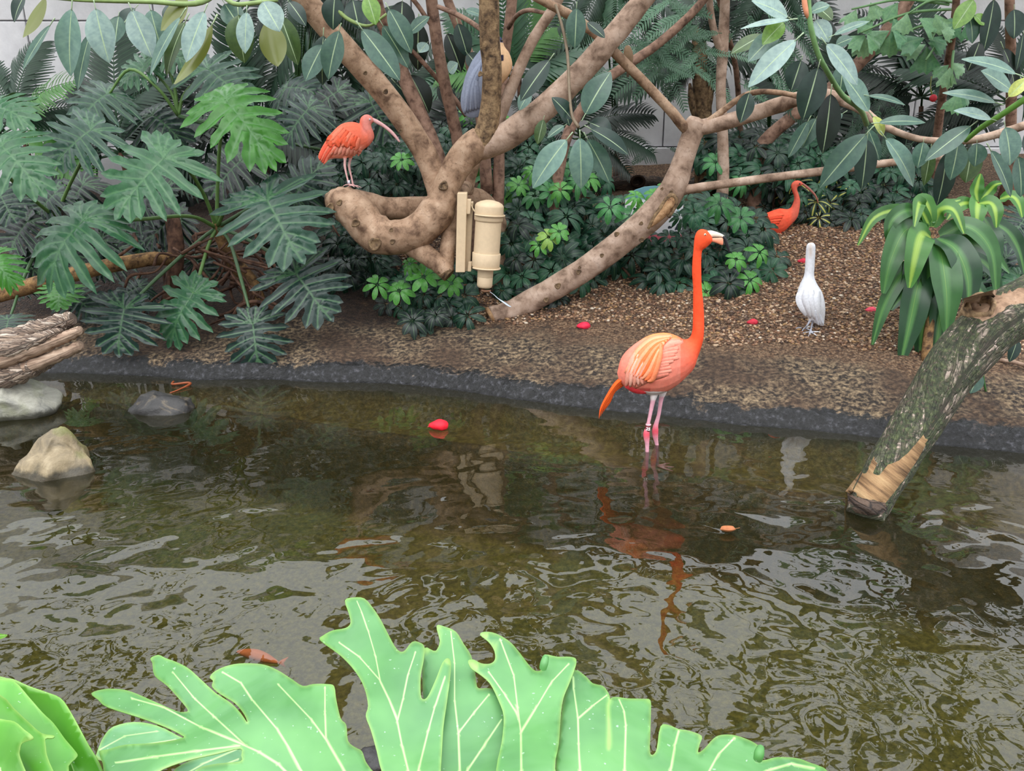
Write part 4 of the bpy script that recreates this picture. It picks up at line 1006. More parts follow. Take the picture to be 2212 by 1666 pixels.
# ------------------------------------------------------------------ palms
def frond_mesh(n=22, ll=.32, lw=.030, droop=.5, arch=.35, name='palm_frond', mat='palm', hang=.5, seed=0):
    r = random.Random(seed); V, Fc, UV = [], [], []
    def pt(t): return Vector((0, t, arch * t - droop * t * t))
    tv, tf, tu = tube_data([(*pt(t), .012 * (1 - .8 * t)) for t in np.linspace(0, 1, 7)], 5, 1); V += tv; Fc += tf; UV += [(.0, 0)] * len(tv)
    for i in range(n):
        t = .16 + .84 * i / (n - 1); p = pt(t); l = ll * (math.sin(math.pi * (.12 + .8 * (i / (n - 1)))) ** .6) * r.uniform(.9, 1.1)
        for sd in (-1, 1):
            d = Vector((sd * .85, .55, .12 + r.uniform(-.1, .1))).normalized(); sidev = Vector((0, 1, 0)) - d * d.y; sidev.normalize()
            o = len(V)
            for k in range(5):
                q = k / 4; w = lw * (1 - (2 * q - .7) ** 2 * .45) * .5 if 0 < k < 4 else (.004 if k == 4 else lw * .2)
                c_ = p + d * (l * q) + Vector((0, 0, -hang * l * q * q))
                V.append(c_ - sidev * w); V.append(c_ + sidev * w); UV += [(-1, q), (1, q)]
            for k in range(4):
                b_ = o + 2 * k; f = (b_, b_ + 1, b_ + 3, b_ + 2); Fc.append(f if sd < 0 else f[::-1])
    return raw_mesh(name, V, Fc, UV, M[mat])
FR = [frond_mesh(22, .34, .040, .5, .3, seed=1), frond_mesh(26, .30, .034, .8, .5, seed=2, hang=.8), frond_mesh(18, .40, .05, .35, .15, seed=3, hang=.3)]
FINE = [frond_mesh(15, .20, .040, .25, .1, 'feathery_leaf', seed=5, hang=.15), frond_mesh(12, .24, .045, .4, .1, 'feathery_leaf', seed=6, hang=.25)]
PTN = {'d': S(28, 56, 40), 'k': S(15, 31, 24), 'm': S(56, 92, 68), 'b': S(72, 122, 54), 'g': S(84, 122, 96)}  # k: frond colour darkened in place of deep shade
def palm(label, base, fronds, meshes=FR, name='palm', cat='palm', group=None, trunk=True):
    bx, by, bY = base; pb = P(bx, by, bY); g0 = Vector((pb.x, pb.y, gz(pb.x, pb.y)))
    t = thing(name, g0, label, cat, group)
    if trunk: tube('stem', [(g0.x, g0.y, g0.z - .02, .03), (*((g0 + pb) / 2 + Vector((.03, 0, 0))), .026), (*pb, .02)], M['root'], t, segs=8, n=3)
    for (x0, y0, Y0, x1, y1, Y1, c, v) in fronds:
        p0 = P(x0, y0, Y0); p1 = P(x1, y1, Y1); f = random.uniform(.85, 1.15); col = PTN[c]
        fo = inst('frond', meshes[v % len(meshes)], frame(p0, p1, Vector((random.uniform(-.3, .3), -.6, .7))), t, (col[0] * f, col[1] * f, col[2] * f, 1))
        if (p0 - pb).length > .05:
            po = tube('petiole', [(*pb, .010), (*((p0 + pb) / 2 + Vector((0, 0, .05))), .009), (*p0, .008)], M['stem'], None, segs=5, n=3, color=S(60, 92, 52)); po.parent = fo; po.matrix_parent_inverse = fo.matrix_basis.inverted()
    return t
def fan(cx, cy, Y, n, rad, c, a0=-200, a1=20, jit=20):
    out = []
    for i in range(n):
        a = math.radians(lerp(a0, a1, i / max(1, n - 1)) + random.uniform(-8, 8)); r_2 = rad * random.uniform(.8, 1.15)
        x1, y1 = cx + r_2 * math.cos(a), cy + r_2 * math.sin(a) + (30 if abs(math.cos(a)) > .7 else 0)
        out.append((cx, cy, Y, x1, y1, Y + random.uniform(-.3, .2), random.choice(c), random.randrange(3)))
    return out
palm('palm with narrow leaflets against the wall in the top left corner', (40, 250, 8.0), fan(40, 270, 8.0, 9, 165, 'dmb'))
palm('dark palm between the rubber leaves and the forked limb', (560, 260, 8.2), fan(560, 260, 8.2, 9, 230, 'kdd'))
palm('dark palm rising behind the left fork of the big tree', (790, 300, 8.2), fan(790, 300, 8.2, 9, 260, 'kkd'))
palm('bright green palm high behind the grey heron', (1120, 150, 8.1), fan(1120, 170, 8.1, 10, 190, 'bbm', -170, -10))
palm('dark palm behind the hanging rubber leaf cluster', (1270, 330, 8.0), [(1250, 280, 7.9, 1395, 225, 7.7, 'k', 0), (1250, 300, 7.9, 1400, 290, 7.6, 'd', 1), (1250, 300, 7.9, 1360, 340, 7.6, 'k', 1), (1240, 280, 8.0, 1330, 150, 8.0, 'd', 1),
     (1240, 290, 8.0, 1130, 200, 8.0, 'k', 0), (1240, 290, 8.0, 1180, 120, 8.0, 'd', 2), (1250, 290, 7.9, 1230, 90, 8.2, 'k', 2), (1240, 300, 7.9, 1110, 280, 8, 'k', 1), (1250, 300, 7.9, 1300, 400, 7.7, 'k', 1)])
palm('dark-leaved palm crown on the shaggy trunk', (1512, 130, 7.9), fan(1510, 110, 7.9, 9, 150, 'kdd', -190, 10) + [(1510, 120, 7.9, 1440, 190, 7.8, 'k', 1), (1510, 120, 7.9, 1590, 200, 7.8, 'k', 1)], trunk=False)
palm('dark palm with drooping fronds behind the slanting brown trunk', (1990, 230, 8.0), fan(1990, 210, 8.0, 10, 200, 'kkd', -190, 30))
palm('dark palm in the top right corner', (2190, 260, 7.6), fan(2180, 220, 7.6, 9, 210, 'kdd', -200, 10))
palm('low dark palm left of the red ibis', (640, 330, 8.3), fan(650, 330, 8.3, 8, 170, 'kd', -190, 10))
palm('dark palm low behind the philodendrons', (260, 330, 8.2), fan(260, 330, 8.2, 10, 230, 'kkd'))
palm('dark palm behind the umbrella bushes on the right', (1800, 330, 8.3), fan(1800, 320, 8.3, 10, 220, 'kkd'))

palm('palm fronds arching down from above the frame, left of the white wall gap', (1330, 330, 8.6), [(1320, -60, 7.4, 1250, 60, 7.2, 'd', 1), (1325, -60, 7.4, 1330, 70, 7.2, 'm', 1), (1330, -60, 7.4, 1420, 40, 7.2, 'd', 1), (1300, -60, 7.6, 1200, 40, 7.5, 'd', 2), (1340, -70, 7.6, 1480, 20, 7.5, 'd', 2)])
palm('palm fronds arching down from above the frame, right of the slender tree', (1660, 330, 8.6), [(1660, -60, 7.6, 1610, 70, 7.4, 'd', 1), (1665, -60, 7.6, 1680, 90, 7.4, 'k', 1), (1670, -60, 7.6, 1760, 50, 7.5, 'd', 1), (1650, -70, 7.8, 1590, 30, 7.6, 'k', 2), (1680, -60, 7.7, 1820, 30, 7.6, 'k', 2)])
palm('palm fronds behind the upper end of the left limb', (640, 330, 8.5), [(650, -50, 7.6, 600, 90, 7.4, 'd', 1), (660, -50, 7.6, 700, 80, 7.4, 'k', 1), (640, -60, 7.7, 540, 40, 7.6, 'k', 2), (670, -50, 7.7, 770, 40, 7.6, 'd', 1), (690, -40, 7.8, 840, 60, 7.6, 'k', 0)])
# feathery tree (small pinnate leaves) hanging across the wall
ft = thing('feathery_tree', G(1600, 430), 'feathery fine-leaved tree whose small pinnate leaves hang before the white wall', 'tree')
tube('stem', limb([(1610, 420, 8.2, 7), (1600, 300, 8.0, 6), (1590, 150, 7.6, 6), (1560, 30, 7.2, 5), (1540, -60, 7.1, 5)]), M['bark_brown'], ft, segs=8)
def feather_leaf(x, y, Y, ang, ln, c):
    a = math.radians(ang); p0 = P(x, y, Y); p1 = P(x + ln * math.cos(a), y - ln * math.sin(a), Y - .05); col = PTN[c]; f = random.uniform(.9, 1.25)
    inst('leaf', random.choice(FINE), frame(p0, p1, Vector((0, -.8, .6))), ft, (col[0] * f, col[1] * f, col[2] * f, 1))
r_ = random.Random(3)
for i in range(70):
    x = r_.gauss(1440, 70); y = r_.uniform(-20, 170) - abs(x - 1440) * .15
    if x < 1340 or x > 1640: continue
    feather_leaf(x, y, r_.uniform(6.9, 7.4), r_.choice([r_.uniform(-60, 10), r_.uniform(170, 240)]), r_.uniform(55, 95), r_.choice('mmgg'))
for i in range(26): feather_leaf(r_.uniform(1590, 1720), r_.uniform(20, 240), r_.uniform(7.2, 7.6), r_.uniform(-70, -10), r_.uniform(55, 90), r_.choice('mgd'))
for i in range(22): feather_leaf(r_.uniform(1830, 2040), r_.uniform(180, 310), r_.uniform(7.4, 7.8), r_.uniform(-160, -20), r_.uniform(50, 80), r_.choice('mdd'))
for a in [(1400, 312, 8.2, 150, 40, 'm'), (1420, 318, 8.2, 210, 60, 'm'), (1440, 318, 8.2, -20, 55, 'm'), (1470, 320, 8.2, -50, 45, 'm')]: feather_leaf(*a)

# fishtail palm with ragged fans
def ragged_fan_mesh(seed):
    r = random.Random(seed); pl = [(0, 0)]
    n = 9
    for i in range(n + 1):
        a = math.radians(lerp(52, 128, i / n)); R = (1.0 if i % 2 else .86) * r.uniform(.88, 1.08) * (1 - .18 * abs(i / n - .5))
        pl.append((R * math.cos(a), R * math.sin(a)))
    veins = [[(0.0, .03), (.0, .45), (0, .8)]]
    P2, T, dist = cdt_sheet([poly_resample(pl, .12)], veins, .13)
    V = [Vector((x, y, -.22 * y * y - .25 * abs(x) + .03 * math.sin(26 * math.atan2(x, y + .01)))) for x, y in P2]
    return raw_mesh('ragged_leaflet', V, T, [(x * 2, y) for x, y in P2], M['whorl'])
RF = [ragged_fan_mesh(s) for s in range(3)]
fp = thing('fishtail_palm', G(1990, 440), 'fishtail palm with pale ragged fan-shaped leaflets, upper right', 'palm')
tube('stem', limb([(2010, 430, 7.6, 10), (2030, 250, 7.2, 9), (2060, 60, 6.8, 8), (2070, -60, 6.6, 8)]), M['bark_brown'], fp, segs=9)
for (ax, ay, bx, by) in [(2060, 20, 1860, 70), (2050, 60, 1930, 85), (2055, 90, 2000, 130), (2060, 110, 2055, 185), (2050, 10, 1840, 20), (2060, 5, 1960, 30)]:
    tube('rachis', limb([(ax, ay, 6.8, 3), ((ax + bx) / 2, (ay + by) / 2 - 16, 6.75, 3), (bx, by, 6.7, 2)]), M['stem'], fp, segs=5, color=S(110, 150, 100))
for (x, y, ang, ln) in [(1868, 78, -90, 50), (1870, 75, -150, 46), (1872, 74, -40, 46), (1925, 70, -95, 56), (1928, 66, -30, 44), (1922, 66, -160, 52), (2002, 100, -90, 64), (2000, 96, -165, 52), (2004, 92, -12, 46), (1998, 82, -170, 60),
                        (2005, 84, -10, 50), (2052, 145, -92, 50), (2050, 140, -150, 40), (2056, 136, -30, 40), (1930, 40, -60, 50), (1890, 30, -140, 50), (1960, 28, -100, 50), (1985, 40, -20, 54), (2020, 30, -60, 52), (2030, 60, -20, 40),
                        (1850, 20, -120, 44), (1880, 5, -60, 44), (1940, 5, -130, 50), (2080, 30, -130, 60), (2090, 40, -70, 50), (2072, 200, -110, 50), (2078, 195, -60, 40)]:
    a = math.radians(ang); Y = random.uniform(6.6, 6.85); p0 = P(x, y, Y); p1 = P(x + ln * math.cos(a), y - ln * math.sin(a), Y - .03); col = random.choice([S(112, 158, 116), S(96, 144, 108), S(132, 172, 132)])
    inst('leaflet', random.choice(RF), frame(p0, p1, Vector((random.uniform(-.3, .3), -.8, .6))), fp, col)
# big strap leaves at the far top right
bt = thing('broad_leaf_plant', G(2170, 470), 'tall plant with long dark hanging strap leaves at the top right edge', 'plant')
tube('stem', limb([(2180, 440, 6.9, 12), (2185, 200, 6.6, 11), (2180, -40, 6.3, 10)]), M['bark_brown'], bt, segs=9)
for (bx, by, tx, ty, w, c) in [(2150, -20, 2130, 112, 44, 'd'), (2190, 10, 2195, 82, 50, 'd'), (2212, 60, 2200, 150, 22, 'd'), (2180, 120, 2160, 200, 30, 'k'), (2110, -10, 2062, 60, 40, 'b'), (2090, 20, 2110, 90, 40, 'm'), (2120, 80, 2095, 150, 36, 'k'), (2160, 90, 2210, 190, 40, 'k'), (2100, 30, 2130, 50, 30, 'b')]:
    rleaf(bt, bx, by, tx, ty, w, c, 6.3)

# ------------------------------------------------------------------ corn plant (striped strap leaves)
def strap(parent, pts, w, c, mat='corn'):
    """pts: (px,py,Y) arching midline; w px"""
    path = catmull([tuple(P(*q)) for q in pts], 6); n = len(path) - 1; V, Fc, UV = [], [], []
    for i, q in enumerate(path):
        t = i / n; q = Vector(q); d = Vector(path[min(i + 1, n)]) - Vector(path[max(i - 1, 0)]); d.normalize()
        sd = d.cross(Vector((0, -.8, .6))); 
        sd = sd.normalized() if sd.length > 1e-4 else Vector((1, 0, 0))
        up = sd.cross(d)
        ww = w * 1.2 * mpp(q) * .5 * (math.sin(math.pi * (.10 + .87 * t ** .85)) ** .75)
        for u in (-1, -.5, 0, .5, 1):
            wave = .10 * math.sin(14 * t + u * 2 + w) * abs(u)
            V.append(q + sd * (u * ww) + up * (ww * (.28 * abs(u) + wave))); UV.append((u, t))
    for i in range(n):
        for k in range(4):
            a = i * 5 + k; Fc.append((a, a + 1, a + 6, a + 5))
    o = mk('leaf', V, Fc, M['corn2' if c == CL else mat], parent, uv=UV, color=tone(c, .1)); return o
cb = G(2020, 800)
cp = thing('corn_plant', cb, 'corn plant with arching green strap leaves striped yellow, beside the mossy log', 'plant')
c1 = P(2010, 500, 5.25); c2 = P(2112, 440, 5.5)
tube('cane', [(cb.x, cb.y + .12, gz(cb.x, cb.y + .12) - .02, .03), (*((cb + c1) / 2 + Vector((.02, .06, 0))), .026), (*c1, .02)], M['ringed'], cp, segs=9)
tube('cane', [(cb.x + .05, cb.y + .18, gz(cb.x, cb.y + .18) - .02, .03), (*((cb + c2) / 2 + Vector((.08, .1, 0))), .026), (*c2, .02)], M['ringed'], cp, segs=9)
CG = S(54, 98, 52); CD = S(38, 74, 46); CL = S(70, 120, 56)
for pts, w, c in [([(2010, 512, 5.2), (1960, 495, 5.1), (1925, 560, 5.0), (1908, 634, 4.97)], 46, CG), ([(2012, 515, 5.2), (1990, 508, 5.05), (1975, 560, 4.95), (1964, 622, 4.93)], 48, CL),
     ([(2005, 480, 5.25), (1950, 455, 5.2), (1890, 470, 5.15), (1853, 530, 5.1)], 24, CL), ([(2005, 482, 5.25), (1965, 455, 5.15), (1925, 480, 5.1), (1918, 538, 5.08)], 30, CG),
     ([(2025, 520, 5.2), (2035, 560, 5.02), (2045, 640, 4.92), (2044, 722, 4.9)], 58, CG), ([(2025, 515, 5.2), (2065, 540, 5.05), (2090, 600, 4.98), (2092, 672, 4.95)], 58, CD),
     ([(2000, 560, 5.15), (1982, 620, 5.0), (1965, 700, 4.95), (1945, 785, 4.93)], 52, CD), ([(1990, 560, 5.15), (1950, 590, 5.05), (1910, 660, 5.0), (1884, 745, 4.98)], 30, CG),
     ([(2008, 590, 5.15), (2002, 650, 5.02), (1992, 720, 4.98), (1984, 778, 4.97)], 44, CD), ([(2028, 580, 5.15), (2034, 640, 5.02), (2028, 710, 4.97), (2018, 770, 4.96)], 46, CD),
     ([(2030, 510, 5.25), (2090, 490, 5.2), (2140, 540, 5.15), (2152, 634, 5.12)], 40, CG), ([(2040, 530, 5.25), (2090, 525, 5.2), (2140, 548, 5.2), (2180, 590, 5.2)], 30, CG),
     ([(2008, 490, 5.25), (1990, 455, 5.2), (1985, 440, 5.15), (1975, 490, 5.05)], 30, CL), ([(2010, 490, 5.25), (2005, 450, 5.25), (1992, 432, 5.25), (1972, 440, 5.2)], 30, CL),
     ([(2014, 490, 5.25), (2030, 455, 5.25), (2060, 455, 5.2), (2082, 505, 5.15)], 34, CL), ([(2012, 480, 5.25), (2030, 455, 5.28), (2050, 440, 5.3), (2075, 432, 5.3)], 20, CL),
     ([(2000, 530, 5.2), (1975, 560, 5.1), (1960, 620, 5.02), (1925, 670, 5.0)], 34, CD), ([(2020, 540, 5.2), (2010, 570, 5.08), (2008, 610, 5.02), (2006, 650, 5.0)], 40, CD),
     ([(2035, 560, 5.2), (2085, 600, 5.15), (2110, 620, 5.12), (2140, 660, 5.1)], 30, CD), ([(2060, 560, 5.3), (2110, 560, 5.3), (2145, 590, 5.3), (2160, 640, 5.3)], 34, CD),
     ([(2112, 440, 5.45), (2080, 440, 5.4), (2060, 455, 5.38), (2045, 475, 5.36)], 26, CL), ([(2112, 440, 5.45), (2112, 440, 5.4), (2110, 465, 5.35), (2110, 500, 5.33)], 34, CL),
     ([(2115, 440, 5.45), (2140, 440, 5.4), (2150, 460, 5.36), (2152, 492, 5.35)], 32, CL), ([(2112, 440, 5.5), (2108, 415, 5.5), (2112, 395, 5.5), (2118, 375, 5.5)], 26, CL),
     ([(2115, 438, 5.5), (2135, 415, 5.5), (2150, 400, 5.48), (2168, 395, 5.45)], 20, CL), ([(2160, 430, 5.5), (2185, 425, 5.45), (2200, 440, 5.42), (2208, 470, 5.4)], 26, CL),
     ([(2125, 470, 5.5), (2140, 500, 5.4), (2150, 540, 5.35), (2160, 590, 5.33)], 34, CD), ([(2140, 480, 5.6), (2175, 500, 5.6), (2200, 540, 5.6), (2215, 600, 5.6)], 34, CD)]:
    strap(cp, pts, w, c)
# dark low foliage at the right edge behind the corn plant
rp = philo_plant('dark green cut-leaved plant behind the corn plant at the right edge', G(2190, 640), (2180, 600, 5.8), [
    (2170, 560, 5.7, 2200, 640, 5.6, 120, 'd', 1, [(2180, 590, 5.8)]), (2200, 600, 5.6, 2150, 660, 5.5, 110, 'm', 2, None), (2190, 520, 5.9, 2230, 560, 5.8, 120, 'k', 0, None), (2130, 600, 5.8, 2100, 660, 5.7, 110, 'k', 3, None), (2215, 470, 6.0, 2180, 520, 5.9, 110, 'd', 1, None)])
del rp['group']

# ------------------------------------------------------------------ big foreground leaves (near the viewer)
def px_sheet(polys, veins, yfun, step=14, relief=.13, wave=.010, seed=0, thin=1.0, taper=(1292, 1700)):
    """outlines in photograph pixels -> curved sheet at its real distance; one blade, with vein distances in metres*~1.4"""
    P2, T, dist = cdt_sheet([poly_resample([tuple(q) for q in catmull([tuple(map(float, z)) for z in p_ + [p_[0]]], 3)[:-1]], step * .9) for p_ in polys], veins, step)
    V = []; D = []; ED = []; bq = np.array([q_ for p_ in polys for q_ in poly_resample([tuple(q) for q in catmull([tuple(map(float, z)) for z in p_ + [p_[0]]], 3)[:-1]], 4)])
    for (x, y), d in zip(P2, dist):
        ED.append(float(np.min(np.hypot(bq[:, 0] - x, bq[:, 1] - y))) / 1000)
        Y = yfun(x, y); q = P(x, y, Y); s = mpp(q); vd = (Vector((0, 0, CAM_Z)) - q).normalized()
        off = relief * min(d, 46) * s + wave * math.sin(x * .017 + seed) * math.cos(y * .021 + seed * 2)
        V.append(q + vd * off)
        k = 1 + 1.6 * min(1, max(0, (taper[1] - y) / (taper[1] - taper[0]))); D.append(d / 1000.0 * k * thin)
    T2 = []
    for f in T:                           # face the camera
        a, b_, c_ = V[f[0]], V[f[1]], V[f[2]]
        nn = (b_ - a).cross(c_ - a)
        T2.append(f if nn.dot(Vector((0, 0, CAM_Z)) - a) > 0 else f[::-1])
    return V, T2, {'vein': D, 'edge': ED}
def heroY(off=0.0):
    return lambda x, y: 0.90 + max(0, (1700 - y)) / 400 * .34 + off + .05 * ((x - 900) / 700) ** 2
left_poly = [(801, 1661), (790, 1645), (782, 1623), (768, 1615), (752, 1601), (748, 1566), (736, 1552), (726, 1509), (722, 1483), (708, 1478), (676, 1478), (654, 1482), (627, 1465), (600, 1448), (570, 1436),
    (529, 1433), (496, 1437), (466, 1449), (453, 1463), (460, 1471), (458, 1484), (476, 1500), (507, 1519), (527, 1543), (534, 1561), (520, 1541), (500, 1520), (470, 1500), (461, 1493), (434, 1468), (407, 1444),
    (380, 1430), (358, 1422), (342, 1415), (325, 1422), (329, 1433), (334, 1460), (361, 1482), (390, 1514), (405, 1533), (401, 1538), (380, 1536), (325, 1512), (285, 1495), (258, 1489), (225, 1489), (197, 1498),
    (212, 1512), (232, 1528), (300, 1550), (360, 1572), (392, 1588), (395, 1594), (360, 1602), (325, 1606), (271, 1609), (233, 1619), (214, 1624), (222, 1650), (234, 1690), (300, 1690), (353, 1661), (407, 1642), (470, 1628), (519, 1617), (521, 1632), (519, 1645), (470, 1650), (425, 1662), (400, 1700),
    (420, 1760), (900, 1760), (840, 1700)]
left_veins = [[(720, 1752), (651, 1700), (600, 1650), (560, 1625), (523, 1608), (434, 1571), (353, 1528), (285, 1509)], [(560, 1625), (532, 1612), (461, 1547), (420, 1509), (373, 1452)],
    [(700, 1735), (651, 1666), (624, 1615), (600, 1577), (545, 1512), (521, 1476), (480, 1452)], [(790, 1740), (744, 1666), (706, 1601), (673, 1555), (600, 1478)], [(704, 1597), (702, 1540), (702, 1484)],
    [(518, 1611), (430, 1622), (340, 1634), (250, 1648)]]
D_poly = [(860, 1760), (825, 1668), (814, 1623), (801, 1577), (790, 1547), (795, 1525), (787, 1487), (768, 1452), (736, 1417), (692, 1384), (698, 1373), (719, 1362), (746, 1357), (757, 1346), (753, 1324), (745, 1297), (763, 1291),
    (787, 1293), (806, 1314), (822, 1338), (836, 1365), (852, 1395), (863, 1407), (874, 1406), (890, 1387), (906, 1388), (917, 1398), (915, 1428), (909, 1460), (909, 1501), (915, 1511), (925, 1503), (942, 1466), (955, 1433), (966, 1422), (974, 1430),
    (973, 1460), (966, 1514), (958, 1569), (955, 1617), (952, 1680), (955, 1760)]
D_veins = [[(905, 1755), (882, 1666), (868, 1609), (858, 1558), (839, 1509), (822, 1474), (811, 1417), (795, 1362), (782, 1324), (771, 1299)], [(859, 1556), (871, 1509), (882, 1455), (898, 1408)], [(821, 1470), (776, 1419), (732, 1388)],
    [(893, 1710), (904, 1664), (925, 1579), (939, 1528), (961, 1462)]]
E_poly = [(940, 1760), (930, 1640), (915, 1520), (912, 1440), (917, 1400), (936, 1406), (944, 1403), (950, 1384), (943, 1352), (961, 1354), (985, 1365), (1001, 1390), (1018, 1417), (1026, 1452), (1029, 1474), (1034, 1487), (1058, 1487), (1090, 1500), (1105, 1545), (1100, 1607), (1090, 1665), (1100, 1760)]
E_veins = [[(1005, 1755), (993, 1666), (990, 1585), (982, 1514), (982, 1433), (974, 1364)], [(991, 1583), (1023, 1541), (1056, 1501)], [(995, 1690), (1010, 1664), (1047, 1609), (1083, 1555)]]
F_poly = [(1070, 1760), (1072, 1661), (1083, 1607), (1088, 1550), (1077, 1514), (1058, 1476), (1034, 1455), (1018, 1444), (1011, 1428), (1023, 1425), (1039, 1433), (1058, 1434), (1069, 1425), (1068, 1406), (1056, 1387), (1037, 1371), (1048, 1365), (1072, 1369),
    (1102, 1387), (1123, 1411), (1142, 1436), (1156, 1449), (1170, 1447), (1169, 1428), (1177, 1414), (1204, 1419), (1231, 1419), (1245, 1425), (1241, 1447), (1229, 1479), (1218, 1506), (1212, 1541), (1207, 1609), (1199, 1660), (1210, 1760)]
F_veins = [[(1128, 1755), (1126, 1666), (1125, 1582), (1118, 1528), (1110, 1460), (1080, 1380)], [(1125, 1584), (1159, 1528), (1191, 1474), (1228, 1435)], [(1117, 1542), (1090, 1500), (1056, 1452)]]
G_poly = [(1205, 1760), (1200, 1660), (1207, 1600), (1213, 1540), (1220, 1500), (1239, 1449), (1264, 1460), (1280, 1476), (1302, 1482), (1313, 1495), (1318, 1509), (1313, 1526), (1314, 1570), (1313, 1612), (1316, 1618), (1318, 1600), (1316, 1560), (1315, 1522), (1324, 1506), (1356, 1509), (1389, 1510), (1405, 1513), (1406, 1541), (1405, 1582), (1404, 1623),
    (1410, 1631), (1419, 1617), (1427, 1569), (1446, 1567), (1465, 1575), (1489, 1579), (1516, 1590), (1512, 1607), (1508, 1626), (1522, 1617), (1541, 1596), (1557, 1588), (1584, 1588), (1611, 1596), (1633, 1607), (1646, 1620), (1644, 1634), (1635, 1643), (1654, 1642), (1679, 1636), (1720, 1638), (1747, 1647), (1795, 1672), (1830, 1760)]
G_veins = [[(1255, 1755), (1253, 1666), (1250, 1609), (1248, 1550), (1239, 1487), (1238, 1462)], [(1249, 1552), (1280, 1525), (1311, 1502)], [(1345, 1755), (1349, 1666), (1352, 1569), (1348, 1536), (1337, 1511)], [(1430, 1755), (1448, 1666), (1458, 1609), (1466, 1579)],
    [(1500, 1740), (1532, 1666), (1551, 1631), (1587, 1594)], [(1590, 1700), (1660, 1664), (1709, 1650), (1760, 1660)]]
hb = P(980, 1900, .72)
hero = thing('foreground_philodendron', Vector((hb.x, .45, .05)), 'huge pale green lobed leaf reaching in from the bottom of the view', 'plant')
HC = S(102, 158, 98)
for nm, pl, vn, off, sd in (('blade_lobe', left_poly, left_veins, .01, 1), ('blade_lobe', D_poly, D_veins, 0, 2), ('blade_lobe', E_poly, E_veins, .02, 3), ('blade_lobe', F_poly, F_veins, .0, 4), ('blade_lobe', G_poly, G_veins, .015, 5)):
    V, T, D = px_sheet([pl], vn, heroY(off), seed=sd)
    o = mk(nm, V, T, M['hero'], hero, attrs=D, color=HC)
    sl = o.modifiers.new('thickness', 'SOLIDIFY'); sl.thickness = .0015; sl.offset = -1
for (x, y, Y, r) in [(1176, 1432, 1.115, 9), (1640, 1628, .975, 11)]:            # curled lobe tips
    V, Fc, UV = tube_data(limb([(x - 3, y + 12, Y, r * .9), (x, y, Y, r), (x + 3, y - 12, Y + .01, r * .75)]), 12, 3, cap=False)
    mk('curled_tip', V, Fc, M['hero'], hero, attrs={'vein': [9.] * len(V), 'edge': [9.] * len(V)}, color=HC)
tube('petiole', [(hb.x, .45, .05, .016), (hb.x, .5, .4, .015), (P(980, 1760, .86).x, .84, P(980, 1760, .86).z - .01, .012)], M['stem'], hero, segs=9, color=S(130, 180, 90))
lf = thing('curled_philodendron', Vector((-.75, .5, .05)), 'curled yellow-green leaf folded in layers at the bottom left corner', 'plant')
def lY(off): return lambda x, y: .98 + (1700 - y) / 300 * .16 + off
for pl, vn, off, sd, cc in [
    ([(-90, 1430), (0, 1462), (28, 1468), (60, 1482), (98, 1495), (130, 1508), (150, 1535), (172, 1575), (192, 1612), (215, 1650), (232, 1700), (236, 1780), (-90, 1780)], [[(0, 1500), (80, 1560), (150, 1640), (190, 1750)]], .0, 1, S(88, 156, 46)),
    ([(-90, 1440), (0, 1466), (31, 1472), (62, 1506), (92, 1540), (116, 1563), (140, 1596), (162, 1622), (167, 1634), (150, 1652), (149, 1670), (155, 1780), (-90, 1780)], [[(-60, 1500), (40, 1560), (100, 1640), (130, 1750)]], -.04, 2, S(104, 172, 74)),
    ([(-90, 1470), (0, 1501), (30, 1530), (62, 1560), (90, 1584), (117, 1589), (112, 1595), (98, 1596), (99, 1612), (101, 1630), (108, 1650), (118, 1680), (125, 1780), (-90, 1780)], [[(-60, 1560), (30, 1620), (80, 1740)]], -.08, 3, S(86, 156, 46)),
    ([(-90, 1530), (0, 1553), (31, 1559), (52, 1576), (70, 1590), (70, 1598), (48, 1606), (43, 1620), (42, 1632), (50, 1655), (62, 1690), (70, 1780), (-90, 1780)], [[(-60, 1620), (0, 1660), (30, 1750)]], -.12, 4, S(84, 152, 44))]:
    V, T, D = px_sheet([pl], vn, lY(off), relief=.25, wave=.02, seed=sd, taper=(1430, 1780), thin=1.4)
    o = mk('blade_lobe', V, T, M['hero'], lf, attrs=D, color=cc); sl = o.modifiers.new('thickness', 'SOLIDIFY'); sl.thickness = .0015; sl.offset = -1
pq = P(30, 1780, .9); tube('petiole', [(-.75, .5, .05, .014), (-.68, .6, .4, .013), (pq.x, .9, pq.z, .01)], M['stem'], lf, segs=8, color=S(120, 170, 70))
bf = thing('low_philodendron', Vector((-.5, 1.2, .0)), 'dull green leaf half hidden under the huge foreground leaf', 'plant')
for pl, vn, off in [([(205, 1640), (213, 1615), (225, 1590), (245, 1570), (290, 1560), (340, 1568), (385, 1590), (410, 1606), (395, 1640), (300, 1660)], [[(215, 1620), (270, 1590), (340, 1580)], [(230, 1640), (300, 1610), (380, 1598)]], .0),
                    ([(350, 1700), (380, 1660), (420, 1640), (470, 1622), (500, 1614), (525, 1612), (520, 1650), (470, 1680)], [[(370, 1690), (440, 1650), (510, 1620)], [(400, 1690), (450, 1665), (515, 1640)]], .02)]:
    V, T, D = px_sheet([pl], vn, lambda x, y: 1.34 + (1700 - y) / 300 * .2 + off, seed=8, step=18, taper=(1400, 1700), thin=1.4)
    o = mk('blade_lobe', V, T, M['hero'], bf, attrs=D, color=S(104, 160, 112)); sl = o.modifiers.new('thickness', 'SOLIDIFY'); sl.thickness = .0015
pq = P(330, 1690, 1.33); tube('petiole', [(-.5, 1.2, -.3, .012), (-.52, 1.25, .3, .011), (pq.x, pq.y, pq.z, .008)], M['stem'], bf, segs=7, color=S(100, 150, 80))
